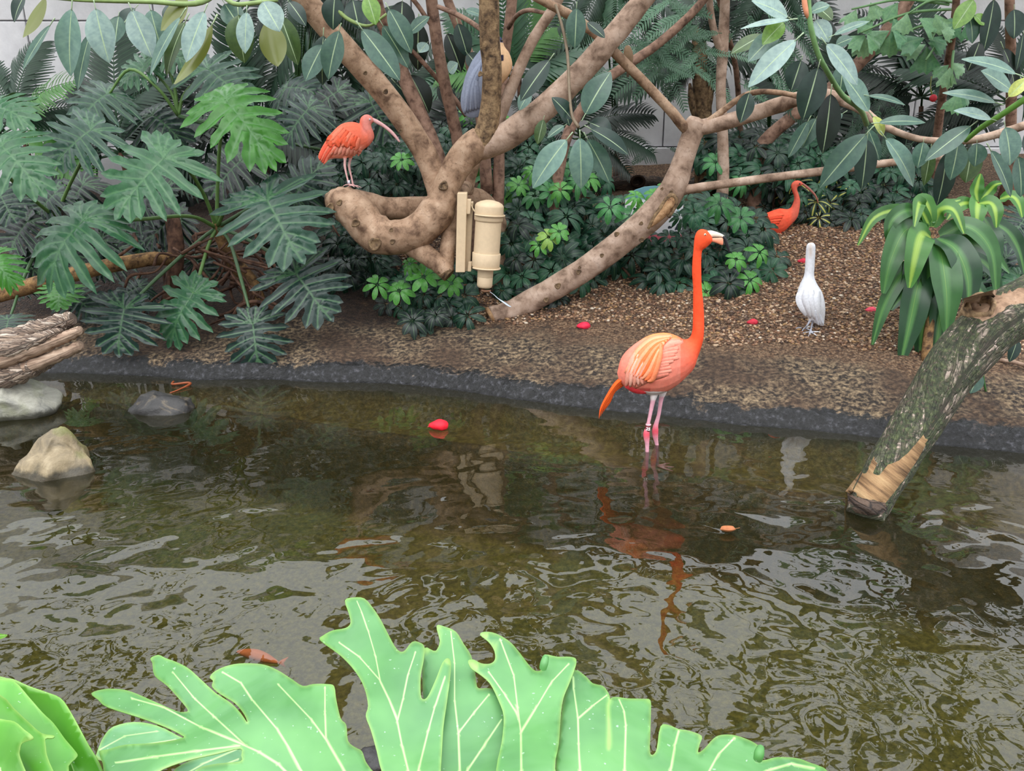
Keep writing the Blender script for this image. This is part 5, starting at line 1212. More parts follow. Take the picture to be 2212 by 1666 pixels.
# small leaf tip at the left edge
V, T, D = px_sheet([[(-40, 1360), (0, 1369), (16, 1372), (4, 1380), (-40, 1390)]], [[(-30, 1376), (10, 1373)]], lambda x, y: 1.3, step=10, relief=.1, wave=0)
tp = mk('leaf_tip', V, T, M['hero'], lf, attrs=D, color=S(110, 180, 60))

# ------------------------------------------------------------------ rocks
def rock(name, c, s, seed, mat, label, cat='rock', sub=4, amp=.28, group=None, cuts=5, rz=0, peak=0):
    bm = bmesh.new(); bmesh.ops.create_icosphere(bm, subdivisions=sub, radius=1)
    r = random.Random(seed); planes = []
    for i in range(cuts):
        n = Vector((r.uniform(-1, 1), r.uniform(-1, .6), r.uniform(-.2, 1))).normalized(); planes.append((n, r.uniform(.62, .85)))
    for v in bm.verts:
        d = v.co.normalized(); q = v.co.copy()
        for n, k in planes:
            e = q.dot(n) - k
            if e > 0: q -= n * e * .9
        q *= 1 + amp * (noise.noise(d * 1.7 + Vector((seed, 0, 0))) * .6 + noise.noise(d * 4 + Vector((0, seed, 0))) * .3 + noise.noise(d * 11) * .1)
        if peak: kz = max(0, q.z); q.x = q.x * (1 - peak * kz) + .25 * kz; q.y *= 1 - peak * kz
        q = Matrix.Rotation(rz, 3, 'Z') @ Vector((q.x * s[0], q.y * s[1], q.z * s[2]))
        v.co = q + Vector(c)
    bm.verts.index_update()
    V = [v.co.copy() for v in bm.verts]; Fc = [tuple(v.index for v in f.verts) for f in bm.faces]; bm.free()
    return tag(mk(name, V, Fc, mat), label, cat, group)
def rock_mat(name, a, b_, c_, moss=0, line=.05):
    m, N, L, out = new_mat(name); tc = nd(N, 'ShaderNodeTexCoord')
    n1 = noise_n(N, L, 9, 6, .65, tc.outputs['Object'], .8); n2 = noise_n(N, L, 45, 5, .65, tc.outputs['Object'])
    r = ramp(N, [(.3, a), (.55, b_), (.8, c_)]); L.new(n1.outputs[0], r.inputs[0]); c = r.outputs[0]
    if moss:
        n3 = noise_n(N, L, 5, 3, .5, tc.outputs['Object']); rm = ramp(N, [(.54, (0, 0, 0, 1)), (.64, (1, 1, 1, 1))]); L.new(n3.outputs[0], rm.inputs[0])
        c = mixc(N, L, mathn(N, L, 'MULTIPLY', rm.outputs[0], moss), c, S(112, 122, 58))
    # wet tide mark
    g = nd(N, 'ShaderNodeNewGeometry'); sx = nd(N, 'ShaderNodeSeparateXYZ'); L.new(g.outputs['Position'], sx.inputs[0])
    k = mathn(N, L, 'ADD', sx.outputs[2], mathn(N, L, 'MULTIPLY', n1.outputs[0], .06)); rw = ramp(N, [(line, (1, 1, 1, 1)), (line + .02, (0, 0, 0, 1))]); L.new(k, rw.inputs[0])
    c = mixc(N, L, mathn(N, L, 'MULTIPLY', rw.outputs[0], .8), c, S(40, 38, 30))
    p = nd(N, 'ShaderNodeBsdfPrincipled'); L.new(c, p.inputs['Base Color']); p.inputs['Roughness'].default_value = .5
    b = nd(N, 'ShaderNodeBump'); b.inputs['Strength'].default_value = .7; b.inputs['Distance'].default_value = .01
    L.new(mathn(N, L, 'ADD', n1.outputs[0], mathn(N, L, 'MULTIPLY', n2.outputs[0], .5)), b.inputs['Height']); L.new(b.outputs[0], p.inputs['Normal']); L.new(p.outputs[0], out.inputs[0]); return m
M['rock_grey'] = rock_mat('grey_stone', S(104, 104, 100), S(158, 156, 144), S(196, 194, 184), .35)
M['rock_tan'] = rock_mat('tan_wet_stone', S(84, 74, 56), S(142, 126, 98), S(180, 164, 134), .6)
M['rock_black'] = rock_mat('black_crusty_stone', S(22, 21, 22), S(46, 44, 44), S(132, 116, 90), 0, .02)
q = PZ(20, 905, 0); rock('stone', (q.x - .05, q.y + .12, .07), (.28, .2, .14), 3, M['rock_grey'], 'pale grey stone under the split log at the left edge', amp=.2)
q = PZ(95, 1025, 0); rock('stone', (q.x, q.y + .06, .0), (.20, .14, .20), 8, M['rock_tan'], 'tan pointed stone with a mossy tip standing in the pond', amp=.35, cuts=7, peak=.32)
q = PZ(345, 890, 0); rock('stone', (q.x, q.y + .05, -.03), (.19, .12, .125), 5, M['rock_black'], 'low black crusted stone at the edge of the submerged ledge', amp=.3, cuts=2)
q = PZ(803, 1640, 0); rock('stone', (q.x, q.y, -.03), (.06, .05, .06), 6, M['rock_black'], 'small wet grey stone between the lobes of the foreground leaf', amp=.25, cuts=3)

# ------------------------------------------------------------------ logs
def log_mat(name, cols, plate=26, stretch=.22, bump=1.0, moss=0):
    m, N, L, out = new_mat(name); tc = nd(N, 'ShaderNodeTexCoord'); mp = nd(N, 'ShaderNodeMapping'); mp.inputs['Scale'].default_value = (1, stretch, 1); L.new(tc.outputs['UV'], mp.inputs['Vector'])
    n0 = noise_n(N, L, 12, 3, .5, mp.outputs[0]); wv_ = nd(N, 'ShaderNodeVectorMath', operation='ADD')
    sc = nd(N, 'ShaderNodeVectorMath', operation='SCALE'); sc.inputs['Scale'].default_value = .10; L.new(n0.outputs['Color'], sc.inputs[0]); L.new(mp.outputs[0], wv_.inputs[0]); L.new(sc.outputs[0], wv_.inputs[1])
    v = nd(N, 'ShaderNodeTexVoronoi', feature='DISTANCE_TO_EDGE'); v.inputs['Scale'].default_value = plate; L.new(wv_.outputs[0], v.inputs['Vector'])
    v2 = nd(N, 'ShaderNodeTexVoronoi'); v2.inputs['Scale'].default_value = plate; L.new(wv_.outputs[0], v2.inputs['Vector'])
    sepc = nd(N, 'ShaderNodeSeparateColor'); L.new(v2.outputs['Color'], sepc.inputs[0])
    n1 = noise_n(N, L, 40, 5, .65, tc.outputs['UV'])
    base = ramp(N, [(.25, cols[1]), (.5, cols[2]), (.62, cols[2]), (.72, cols[3])]); L.new(mathn(N, L, 'ADD', mathn(N, L, 'MULTIPLY', sepc.outputs[0], .6), mathn(N, L, 'MULTIPLY', n1.outputs[0], .4)), base.inputs[0])
    cr = ramp(N, [(.0, (1, 1, 1, 1)), (.09, (0, 0, 0, 1))]); L.new(v.outputs['Distance'], cr.inputs[0])
    c = mixc(N, L, cr.outputs[0], base.outputs[0], cols[0])
    if moss:
        n3 = noise_n(N, L, 4.5, 4, .6, tc.outputs['Object']); rm = ramp(N, [(.30, (0, 0, 0, 1)), (.46, (1, 1, 1, 1))]); L.new(n3.outputs[0], rm.inputs[0])
        n5 = noise_n(N, L, 60, 4, .7, tc.outputs['Object']); r5 = ramp(N, [(.36, (0, 0, 0, 1)), (.46, (1, 1, 1, 1))]); L.new(n5.outputs[0], r5.inputs[0])
        mc = ramp(N, [(.34, S(28, 34, 24)), (.52, S(56, 66, 40)), (.7, S(96, 106, 66))]); L.new(n1.outputs[0], mc.inputs[0])
        c = mixc(N, L, mathn(N, L, 'MULTIPLY', mathn(N, L, 'MULTIPLY', rm.outputs[0], r5.outputs[0]), moss), c, mc.outputs[0])
    h = mathn(N, L, 'ADD', mathn(N, L, 'MINIMUM', mathn(N, L, 'MULTIPLY', v.outputs['Distance'], 1.6), .3), mathn(N, L, 'MULTIPLY', n1.outputs[0], .9))
    b = nd(N, 'ShaderNodeBump'); b.inputs['Strength'].default_value = bump; b.inputs['Distance'].default_value = .02; L.new(h, b.inputs['Height'])
    p = nd(N, 'ShaderNodeBsdfPrincipled'); p.inputs['Roughness'].default_value = .75; L.new(c, p.inputs['Base Color']); L.new(b.outputs[0], p.inputs['Normal']); L.new(p.outputs[0], out.inputs[0]); return m
M['log_moss'] = log_mat('mossy_bark', (S(44, 38, 32), S(70, 60, 50), S(100, 86, 74), S(192, 170, 158)), 58, .3, .9, .9)
M['log_grey'] = log_mat('grey_fissured_bark', (S(58, 44, 40), S(122, 102, 88), S(166, 144, 126), S(208, 190, 174)), 56, .22, 1.0)
M['log_brown'] = log_mat('rotten_bark', (S(26, 20, 18), S(64, 50, 42), S(90, 72, 60), S(120, 98, 80)), 50, .3, 1.0)
M['grey_wood'] = bark_mat('grey_split_wood', S(172, 146, 126), S(96, 72, 60), S(204, 182, 162), scale=50, stretch=.1, bump=.8, spots=.3)
M['bare_wood'] = bark_mat('bare_weathered_wood', S(150, 118, 84), S(66, 46, 32), S(186, 156, 116), scale=60, stretch=.08, bump=.8, spots=.3)
lg = thing('mossy_log', PZ(1874, 1104, 0), 'thick mossy log with a knot hole, slanting from the bank into the pond', 'log')
lp = [(1868, 1118, 3.36, 40), (1884, 1080, 3.42, 44), (1928, 1000, 3.52, 47), (1988, 905, 3.64, 52), (2048, 805, 3.76, 57), (2105, 738, 3.86, 60), (2165, 690, 3.95, 58), (2240, 640, 4.05, 54), (2330, 590, 4.15, 52)]
V, Fc, UV = tube_data(limb(lp), 40, 12, jitter=.10, seed=3)
lo_ = mk('trunk', V, Fc, M['log_moss'], lg, uv=UV)
lt = BVHTree.FromPolygons([tuple(v) for v in V], Fc)
def snap(tree, px, py, lift):
    d = ray(px, py).normalized(); h = tree.ray_cast(Vector((0, 0, CAM_Z)), d)
    return (h[0] - d * lift, h[0]) if h[0] is not None else (None, None)
def patch(tree, poly, lift, step, name, mat, parent, color=None, bulge=.006, fall=3.6):
    P2, T, _ = cdt_sheet([poly_resample(poly, step)], [], step); V = []; bp = np.array(poly_resample(poly, step)); last = None; uv = []
    for x, y in P2:
        e = float(np.min(np.hypot(bp[:, 0] - x, bp[:, 1] - y))); k = min(1, e / (step * 1.5))
        q, _h = snap(tree, x, y, lift + bulge * k - .004 * (1 - k))
        if q is None:
            q = P(x, y, last.y if last else fall)
        last = q; V.append(q); uv.append((x * .0008 - y * .0010, x * .0008 + y * .0012))
    cen = Vector((0, 0, CAM_Z)); T2 = []
    for f in T:
        a, b_, c_ = V[f[0]], V[f[1]], V[f[2]]; T2.append(f if (b_ - a).cross(c_ - a).dot(cen - a) > 0 else f[::-1])
    return mk(name, V, T2, mat, parent, uv=uv, color=color)
patch(lt, [(1826, 1062), (1846, 1036), (1872, 1004), (1888, 986), (1896, 1000), (1886, 1022), (1900, 1026), (1918, 1004), (1940, 996), (1962, 978), (1986, 950), (2004, 928), (2020, 904), (2022, 914), (2006, 950), (1982, 994), (1958, 1030), (1930, 1066), (1912, 1088), (1880, 1082), (1850, 1074)], .004, 12, 'bare_wood', M['bare_wood'], lg)
patch(lt, [(1830, 1064), (1850, 1074), (1880, 1080), (1912, 1086), (1918, 1100), (1905, 1112), (1875, 1114), (1848, 1108), (1832, 1090)], .006, 9, 'charred_end', M['log_brown'], lg)
# knot hole: raised ring with a hollow
kq, _h = snap(lt, 2116, 668, -.01)
if kq is None: kq = P(2116, 690, 3.85)
kd = (Vector((-.25, -.55, .8))).normalized(); ku = kd.orthogonal().normalized(); kv = kd.cross(ku); s = 30 * mpp(kq); kn = 20
V, Fc, UV = [], [], []
prof = [(1.35, -1.2), (1.15, .2), (1.0, .62), (.82, .66), (.70, .45), (.62, -.3), (.5, -.7), (.01, -.75)]
for rr_, hh in prof:
    for i in range(kn):
        a = 2 * math.pi * i / kn; w_ = 1 + .08 * math.sin(2 * a + 1) + .05 * math.sin(5 * a); V.append(kq + (ku * math.cos(a) + kv * math.sin(a)) * rr_ * s * w_ + kd * hh * s); UV.append((a * .05, hh * .05))
for j in range(len(prof) - 1):
    for i in range(kn): i2 = (i + 1) % kn; Fc.append((j * kn + i, j * kn + i2, (j + 1) * kn + i2, (j + 1) * kn + i))
mk('knot_hole', V, Fc, M['bark_dark'], lg, uv=UV)
for pl in ([(2080, 645), (2140, 628), (2212, 615), (2240, 612), (2240, 650), (2190, 662), (2145, 690), (2120, 700), (2085, 680)],):
    patch(lt, pl, .002, 14, 'smooth_bark', M['bark'], lg, bulge=.008)

ll = thing('split_log', P(60, 830, 4.6), 'grey split log with fissured bark lying on the left stone', 'log')
def half_log(pts, segs=30, jit=.16, seed=1, mat='log_grey', name='log_half', flat=.75):
    V, Fc, UV = tube_data(limb(pts), segs, 10, jitter=jit, seed=seed, flat=flat); return mk(name, V, Fc, M[mat], ll, uv=UV)
half_log([(-120, 772, 4.68, 42), (-20, 750, 4.68, 42), (60, 726, 4.68, 37), (115, 704, 4.69, 28), (146, 692, 4.7, 23), (156, 688, 4.7, 17)], seed=2, segs=44, jit=.3)
half_log([(-60, 784, 4.58, 26), (20, 772, 4.58, 26), (90, 748, 4.58, 21), (145, 726, 4.58, 16), (174, 714, 4.58, 14)], seed=5, mat='grey_wood', jit=.25, name='split_face')
half_log([(-60, 768, 4.57, 24), (10, 758, 4.57, 26), (70, 738, 4.57, 22), (112, 722, 4.575, 15), (134, 714, 4.58, 8)], seed=7, jit=.3, name='bark_flake')
half_log([(-120, 832, 4.62, 36), (-10, 816, 4.6, 36), (60, 796, 4.6, 30), (100, 780, 4.61, 22), (122, 770, 4.62, 12)], seed=9, segs=40, jit=.3)
half_log([(20, 806, 4.58, 20), (90, 782, 4.58, 19), (140, 762, 4.58, 17), (174, 746, 4.58, 15)], seed=4, mat='grey_wood', jit=.25, name='split_face')
hl = thing('hollow_log', G(1400, 398), 'rotten dark log with a round hole lying at the foot of the white wall', 'log')
V, Fc, UV = tube_data(limb([(1300, 398, 8.3, 14), (1340, 396, 8.3, 17), (1380, 396, 8.3, 18), (1430, 400, 8.3, 16), (1500, 404, 8.35, 15), (1570, 410, 8.4, 12)]), 16, 6, jitter=.25); mk('trunk', V, Fc, M['log_brown'], hl, uv=UV)
hp = P(1378, 392, 8.2); s = 13 * mpp(hp); V, Fc = [], []
for rr_, hh in ((1.3, 0), (1.1, -.35), (.85, -.3), (.8, .5), (.01, .8)):
    for i in range(14): a = 2 * math.pi * i / 14; V.append(hp + Vector((math.cos(a) * rr_ * s, hh * s, math.sin(a) * rr_ * s * .85)))
for j in range(4):
    for i in range(14): i2 = (i + 1) % 14; Fc.append((j * 14 + i, j * 14 + i2, (j + 1) * 14 + i2, (j + 1) * 14 + i))
M['hollow'] = plain_mat('rotten_hollow', S(46, 34, 28), .9, .1); mk('hole', V, Fc, M['hollow'], hl)

# ------------------------------------------------------------------ feeder
fd = thing('bird_feeder', P(1047, 622, 5.5), 'beige painted tube feeder in wire hoops on two boards, hung on the tree', 'feeder')
ax0 = P(1058, 432, 5.52); ax1 = P(1046.5, 622, 5.50); axd = (ax1 - ax0); axl = axd.length; axn = axd.normalized(); sz = mpp(ax0)
au = Vector((0, -1, 0)) - axn * Vector((0, -1, 0)).dot(axn); au.normalize(); av = axn.cross(au)
def lathe(name, prof, mat, parent, k=32, color=None):
    V, Fc = [], []
    for t, r in prof:
        c = ax0 + axn * (axl * t)
        for i in range(k): a = 2 * math.pi * i / k; V.append(c + (au * math.cos(a) + av * math.sin(a)) * r * sz)
    for j in range(len(prof) - 1):
        for i in range(k): i2 = (i + 1) % k; Fc.append((j * k + i, (j + 1) * k + i, (j + 1) * k + i2, j * k + i2))
    o = mk(name, V, Fc, mat, parent, color=color); 
    o.modifiers.new('edge', 'EDGE_SPLIT').split_angle = math.radians(38); return o
lathe('cap', [(0, .1), (.003, 9), (.018, 20), (.04, 28), (.062, 31), (.075, 31.5), (.22, 31.5), (.235, 30), (.24, 28)], M['paint'], fd)
lathe('cylinder', [(.21, 28.5), (.62, 28.5)], M['paint'], fd)
lathe('collar', [(.595, 28), (.597, 30.8), (.60, 31.2), (.74, 30.5), (.765, 29), (.775, 26), (.782, 18)], M['paint'], fd)
lathe('spout', [(.775, 17.5), (.87, 17.3), (.874, 16.9), (.878, 17.3), (.97, 17.2), (.99, 15.5), (1.0, 12), (1.0, .1)], M['paint'], fd)
def hoop(t, r, px0):
    c = ax0 + axn * (axl * t); pts = []
    for i in range(25):
        a = math.radians(lerp(-215, 60, i / 24)) + math.pi / 2
        pts.append((*(c + (au * math.sin(a) - av * math.cos(a)) * r * sz), 2.1 * sz))
    tube('wire_hoop', pts, M['paint'], fd, segs=6, n=2)
hoop(.165, 34, 0); hoop(.765, 31.5, 0)
for (xa, ya, xb, yb, hw, Yb, nm) in [(999, 416, 995, 586, 10.5, 5.56, 'board'), (1014, 436, 1007, 584, 8.5, 5.62, 'board'), (1013, 430, 1011, 462, 5, 5.55, 'bracket'), (1016, 565, 1014, 586, 4, 5.55, 'bracket')]:
    a = P(xa, ya, Yb); b_ = P(xb, yb, Yb); h_ = hw * mpp(a); dz = a - b_; V = []
    for q in (b_, a):
        for sx_, sy_ in ((-1, -1), (1, -1), (1, 1), (-1, 1)): V.append(q + Vector((sx_ * h_, sy_ * h_ * 1.4, 0)))
    o = mk(nm, V, [(0, 1, 2, 3)[::-1], (4, 5, 6, 7), (0, 1, 5, 4), (1, 2, 6, 5), (2, 3, 7, 6), (3, 0, 4, 7)], M['paint'], fd, smooth=False)
    bv = o.modifiers.new('bevel', 'BEVEL'); bv.width = .004; bv.segments = 2
tube('wire_arm', limb([(1016, 440, 5.6, 2), (1022, 452, 5.56, 2), (1027, 458, 5.53, 2)]), M['paint'], fd, segs=6)
tube('wire_arm', limb([(1014, 572, 5.6, 2), (1020, 573, 5.55, 2), (1026, 576, 5.52, 2)]), M['paint'], fd, segs=6)
tube('trigger', limb([(1040, 627, 5.5, 3), (1050, 629, 5.49, 3), (1060, 628, 5.5, 2)]), M['shiny'], fd, segs=6, color=S(150, 110, 84))
V, Fc, UV = tube_data(limb([(1054, 628, 5.5, 1.6), (1066, 636, 5.49, 2), (1076, 645, 5.48, 3), (1088, 653, 5.47, 6), (1098, 660, 5.46, 6.5), (1104, 663, 5.46, 3)]), 10, 4, flat=.25)
mk('feed_lever', V, Fc, M['shiny'], fd, uv=UV, color=S(196, 206, 218))

# ------------------------------------------------------------------ painted board half hidden in the bushes
m, N, L, out = new_mat('painted_board'); tc = nd(N, 'ShaderNodeTexCoord'); sx = nd(N, 'ShaderNodeSeparateXYZ'); L.new(tc.outputs['UV'], sx.inputs[0])
n1 = noise_n(N, L, 5, 2, .5, tc.outputs['UV']); rc = ramp(N, [(.40, S(36, 44, 56)), (.43, S(236, 236, 244)), (.62, S(240, 240, 248)), (.66, S(150, 196, 200))]); L.new(n1.outputs[0], rc.inputs[0])
rt = ramp(N, [(.74, (0, 0, 0, 1)), (.78, (1, 1, 1, 1))]); L.new(sx.outputs[1], rt.inputs[0]); c = mixc(N, L, rt.outputs[0], rc.outputs[0], S(110, 158, 172))
rb = ramp(N, [(.12, (1, 1, 1, 1)), (.16, (0, 0, 0, 1))]); L.new(sx.outputs[1], rb.inputs[0]); c = mixc(N, L, rb.outputs[0], c, S(226, 110, 128))
p = nd(N, 'ShaderNodeBsdfPrincipled'); p.inputs['Roughness'].default_value = .35; L.new(c, p.inputs['Base Color']); L.new(p.outputs[0], out.inputs[0])
bp = P(1410, 510, 6.32); bw, bh = 62 * mpp(bp), 118 * mpp(bp); V, UV, Fc = [], [], []
outl = [(-1, 0), (1, 0), (1, .72)] + [(math.cos(a), .72 + .28 * math.sin(a)) for a in np.linspace(.15, math.pi - .15, 9)] + [(-1, .72)]
for yy in (0, .025):
    for a, b_ in outl: V.append(Vector((bp.x + a * bw, bp.y + yy, bp.z - .04 + b_ * bh))); UV.append((a * .5 + .5, b_))
k = len(outl); Fc = [tuple(range(k)), tuple(range(2 * k - 1, k - 1, -1))] + [(i, i + k, (i + 1) % k + k, (i + 1) % k) for i in range(k)]
bd = thing('painted_board', Vector((bp.x, bp.y, gz(bp.x, bp.y))), 'round-topped board painted teal, white and pink, hidden among the bushes', 'board')
mk('panel', V, Fc, m, bd, smooth=False, uv=UV)
tube('post', [(bp.x, bp.y + .05, gz(bp.x, bp.y) - .03, .02), (bp.x, bp.y + .05, bp.z + bh * .5, .02)], M['root'], bd, segs=8, n=1)

# ------------------------------------------------------------------ birds
def loft(pairs, Y, ratios, k=20, n=3):
    """pairs of opposite silhouette pixels -> rings at distance Y; ratio = thickness / half width"""
    rows = catmull([(*a, *b_, r, yo) for (a, b_), r, yo in zip(pairs, [q[0] if isinstance(q, tuple) else q for q in ratios], [q[1] if isinstance(q, tuple) else 0 for q in ratios])], n)
    V, Fc = [], []
    for ax, ay, bx, by, rt, yo in rows:
        A = P(ax, ay, Y + yo); B = P(bx, by, Y + yo); c = (A + B) / 2; h = (A - B) / 2; dv = Vector((0, h.length * rt, 0))
        for i in range(k): a = 2 * math.pi * i / k; V.append(c + h * math.cos(a) + dv * math.sin(a))
    m_ = len(rows)
    for j in range(m_ - 1):
        for i in range(k): i2 = (i + 1) % k; Fc.append((j * k + i, j * k + i2, (j + 1) * k + i2, (j + 1) * k + i))
    c0 = sum((V[i] for i in range(k)), Vector()) / k; c1 = sum((V[(m_ - 1) * k + i] for i in range(k)), Vector()) / k
    V += [c0, c1]
    for i in range(k): i2 = (i + 1) % k; Fc += [(len(V) - 2, i2, i), (len(V) - 1, (m_ - 1) * k + i, (m_ - 1) * k + i2)]
    return V, Fc
def body_mesh(parts, voxel, colfun, parent, name='body', smooth=4):
    V, Fc, _ = merge(*parts)
    me = bpy.data.meshes.new('tmp'); me.from_pydata([tuple(v) for v in V], [], Fc)
    o = bpy.data.objects.new('tmp', me); COL.objects.link(o)
    bm = bmesh.new(); bm.from_mesh(me); bmesh.ops.recalc_face_normals(bm, faces=bm.faces); bm.to_mesh(me); bm.free()
    md = o.modifiers.new('r', 'REMESH'); md.mode = 'VOXEL'; md.voxel_size = voxel
    ms = o.modifiers.new('s', 'SMOOTH'); ms.iterations = smooth; ms.factor = .5
    dg = bpy.context.evaluated_depsgraph_get(); ev = o.evaluated_get(dg); em = ev.to_mesh()
    n = len(em.vertices); co = np.zeros(n * 3, np.float32); em.vertices.foreach_get('co', co); co = co.reshape(-1, 3)
    faces = [tuple(p_.vertices) for p_ in em.polygons]; ev.to_mesh_clear(); bpy.data.objects.remove(o)
    # pixel coordinates of every vertex for colouring by zone
    rel = co - np.array([0, 0, CAM_Z]); dep = rel[:, 1] * CP - rel[:, 2] * SP
    pxx = W / 2 + F * rel[:, 0] / dep; pyy = HH / 2 - F * (rel[:, 1] * SP + rel[:, 2] * CP) / dep
    cols = np.array([colfun(float(a), float(b_), q) for a, b_, q in zip(pxx, pyy, co)], np.float32)
    ob = mk(name, co.tolist(), faces, M['bird'], parent, attrs={'Col': cols})
    return ob, BVHTree.FromPolygons([tuple(v) for v in co.tolist()], faces)
def ribbon(tree, path, w, name, parent, color, lift=.004, fallY=None, n=8, point=.7, mat='feather'):
    pts = catmull([tuple(q) for q in path], n); m_ = len(pts) - 1; V, Fc = [], []; lastY = fallY
    for i, q in enumerate(pts):
        t = i / m_; d = np.array(pts[min(i + 1, m_)]) - np.array(pts[max(i - 1, 0)]); d = d / (np.linalg.norm(d) + 1e-9); nn = np.array([-d[1], d[0]])
        ww = w * .5 * (math.sin(math.pi * (.12 + .84 * t)) ** point)
        for u in (-1, 0, 1):
            x, y = q[:2] + nn * ww * u
            h, _ = snap(tree, float(x), float(y), lift + (.003 if u == 0 else -.001) + .003 * t)
            if h is None: h = P(float(x), float(y), lastY)
            else: lastY = h.y
            V.append(h)
    for i in range(m_):
        for k in (0, 1): a = i * 3 + k; Fc.append((a, a + 1, a + 4, a + 3))
    o = mk(name, V, Fc, M[mat], parent, color=color); sl = o.modifiers.new('thickness', 'SOLIDIFY'); sl.thickness = .0015; return o
def ball(name, c, r, mat, parent, color, s=(1, 1, 1)):
    bm = bmesh.new(); bmesh.ops.create_icosphere(bm, subdivisions=2, radius=1); bm.verts.index_update()
    V = [Vector((v.co.x * r * s[0], v.co.y * r * s[1], v.co.z * r * s[2])) + Vector(c) for v in bm.verts]; Fc = [tuple(v.index for v in f.verts) for f in bm.faces]; bm.free()
    return mk(name, V, Fc, mat, parent, color=color)
def ss(a, b_, x):
    t = min(1, max(0, (x - a) / (b_ - a))); return t * t * (3 - 2 * t)

# ---- flamingo
FY = 4.08
foot = P(1398, 976, FY); fx = Vector((foot.x, FY, gz(foot.x, FY)))
fl = thing('flamingo', fx, 'tall orange-pink flamingo wading in the shallow water, number band on one leg', 'bird')
pairs = [((1333, 806), (1337, 822)), ((1341, 777), (1350, 836)), ((1354, 759), (1368, 844)), ((1375, 742), (1388, 849)), ((1398, 728), (1406, 852)), ((1420, 721), (1424, 850)), ((1443, 720), (1443, 842)), ((1463, 726), (1463, 829)),
         ((1478, 734), (1481, 813)), ((1487, 733), (1497, 796)), ((1493, 727), (1506, 772)), ((1496, 716), (1514, 750)), ((1497, 700), (1520, 725)), ((1497, 680), (1521, 685)), ((1497, 650), (1519, 652)), ((1497, 620), (1516, 621)),
         ((1495, 590), (1515, 589)), ((1496, 560), (1515, 559)), ((1498, 540), (1517, 541)), ((1499, 525), (1524, 536)), ((1501, 511), (1533, 528)), ((1506, 500), (1538, 522)), ((1515, 495), (1539, 517)), ((1527, 497), (1538, 512))]
rat = [.7, .7, .72, .74, .76, .78, .8, .82, .85, .9, .95, 1, 1, 1, 1, 1, 1, 1, 1, .9, .8, .75, .7, .6]
body = loft(pairs, FY, rat)
def leg(pts): return tube_data(limb(pts), 10, 4)
zf = fx.z
def below(px, z, Yl): q = P(px, 976, Yl); return (q.x, Yl, z)
legA = limb([(1418, 838, FY - .02, 9), (1412, 856, FY - .02, 8), (1410, 868, FY - .02, 5.4), (1404, 898, FY - .02, 4.3), (1399, 922, FY - .02, 4.6), (1396.5, 936, FY - .02, 7.2), (1397, 948, FY - .02, 6.6), (1398, 960, FY - .02, 4.8), (1398, 978, FY - .02, 4.2)])
q = legA[-1]; legA += [(q[0] + .003, q[1], zf * .5, .009), (q[0] + .004, q[1], zf + .012, .009)]
legB = limb([(1436, 836, FY + .07, 9), (1431, 852, FY + .07, 7), (1428, 864, FY + .07, 4.8), (1423, 896, FY + .07, 4.2), (1417, 918, FY + .07, 5.4), (1415.5, 930, FY + .07, 7), (1416, 944, FY + .07, 6), (1418, 956, FY + .07, 4.4), (1420, 968, FY + .07, 4.2)])
q = legB[-1]; legB += [(q[0] + .003, q[1], zf * .5, .009), (q[0] + .004, q[1], zf + .012, .009)]
def foot_parts(x, y, z, ln=.09):
    out = []
    for a in (-35, 0, 35):
        c_, s_ = math.cos(math.radians(a)), math.sin(math.radians(a)); out.append(tube_data([(x, y, z + .012, .008), (x + ln * .5 * c_, y - ln * .5 * s_, z + .008, .007), (x + ln * c_, y - ln * s_, z + .006, .004)], 6, 2))
    return out
ORG, PNK, PAL = S(240, 84, 46), S(234, 126, 106), S(242, 166, 146)
def flcol(x, y, q):
    if y > 852 or (y > 846 and q[2] < .42):            # legs
        hk = math.exp(-((y - (938 if q[1] < FY + .02 else 932)) / 14) ** 2)
        c = cmix(S(232, 170, 186), S(232, 92, 108), hk)
        if y < 868: c = cmix(S(238, 226, 226), c, ss(862, 868, y) if q[1] < FY + .02 else ss(855, 860, y))
        return c
    c = cmix(PNK, ORG, ss(-30, 55, (x - 1478) + (770 - y) * .7))
    if y > 836 and x < 1405: c = cmix(c, S(204, 70, 66), ss(836, 843, y))
    top = ss(745, 722, y) * ss(1490, 1450, x); c = cmix(c, S(250, 166, 96), .7 * top)
    n_ = .5 + .5 * noise.noise(Vector(q) * 30); return cmix(c, PAL if x < 1470 and y > 730 else ORG, .35 * n_)
fbody, ftree = body_mesh([(body[0], body[1])] + [tube_data(legA, 12, 4)[:2], tube_data(legB, 12, 4)[:2]] + [f_[:2] for f_ in foot_parts(legA[-1][0], legA[-1][1], zf) + foot_parts(legB[-1][0], legB[-1][1], zf)], .0042, flcol, fl)
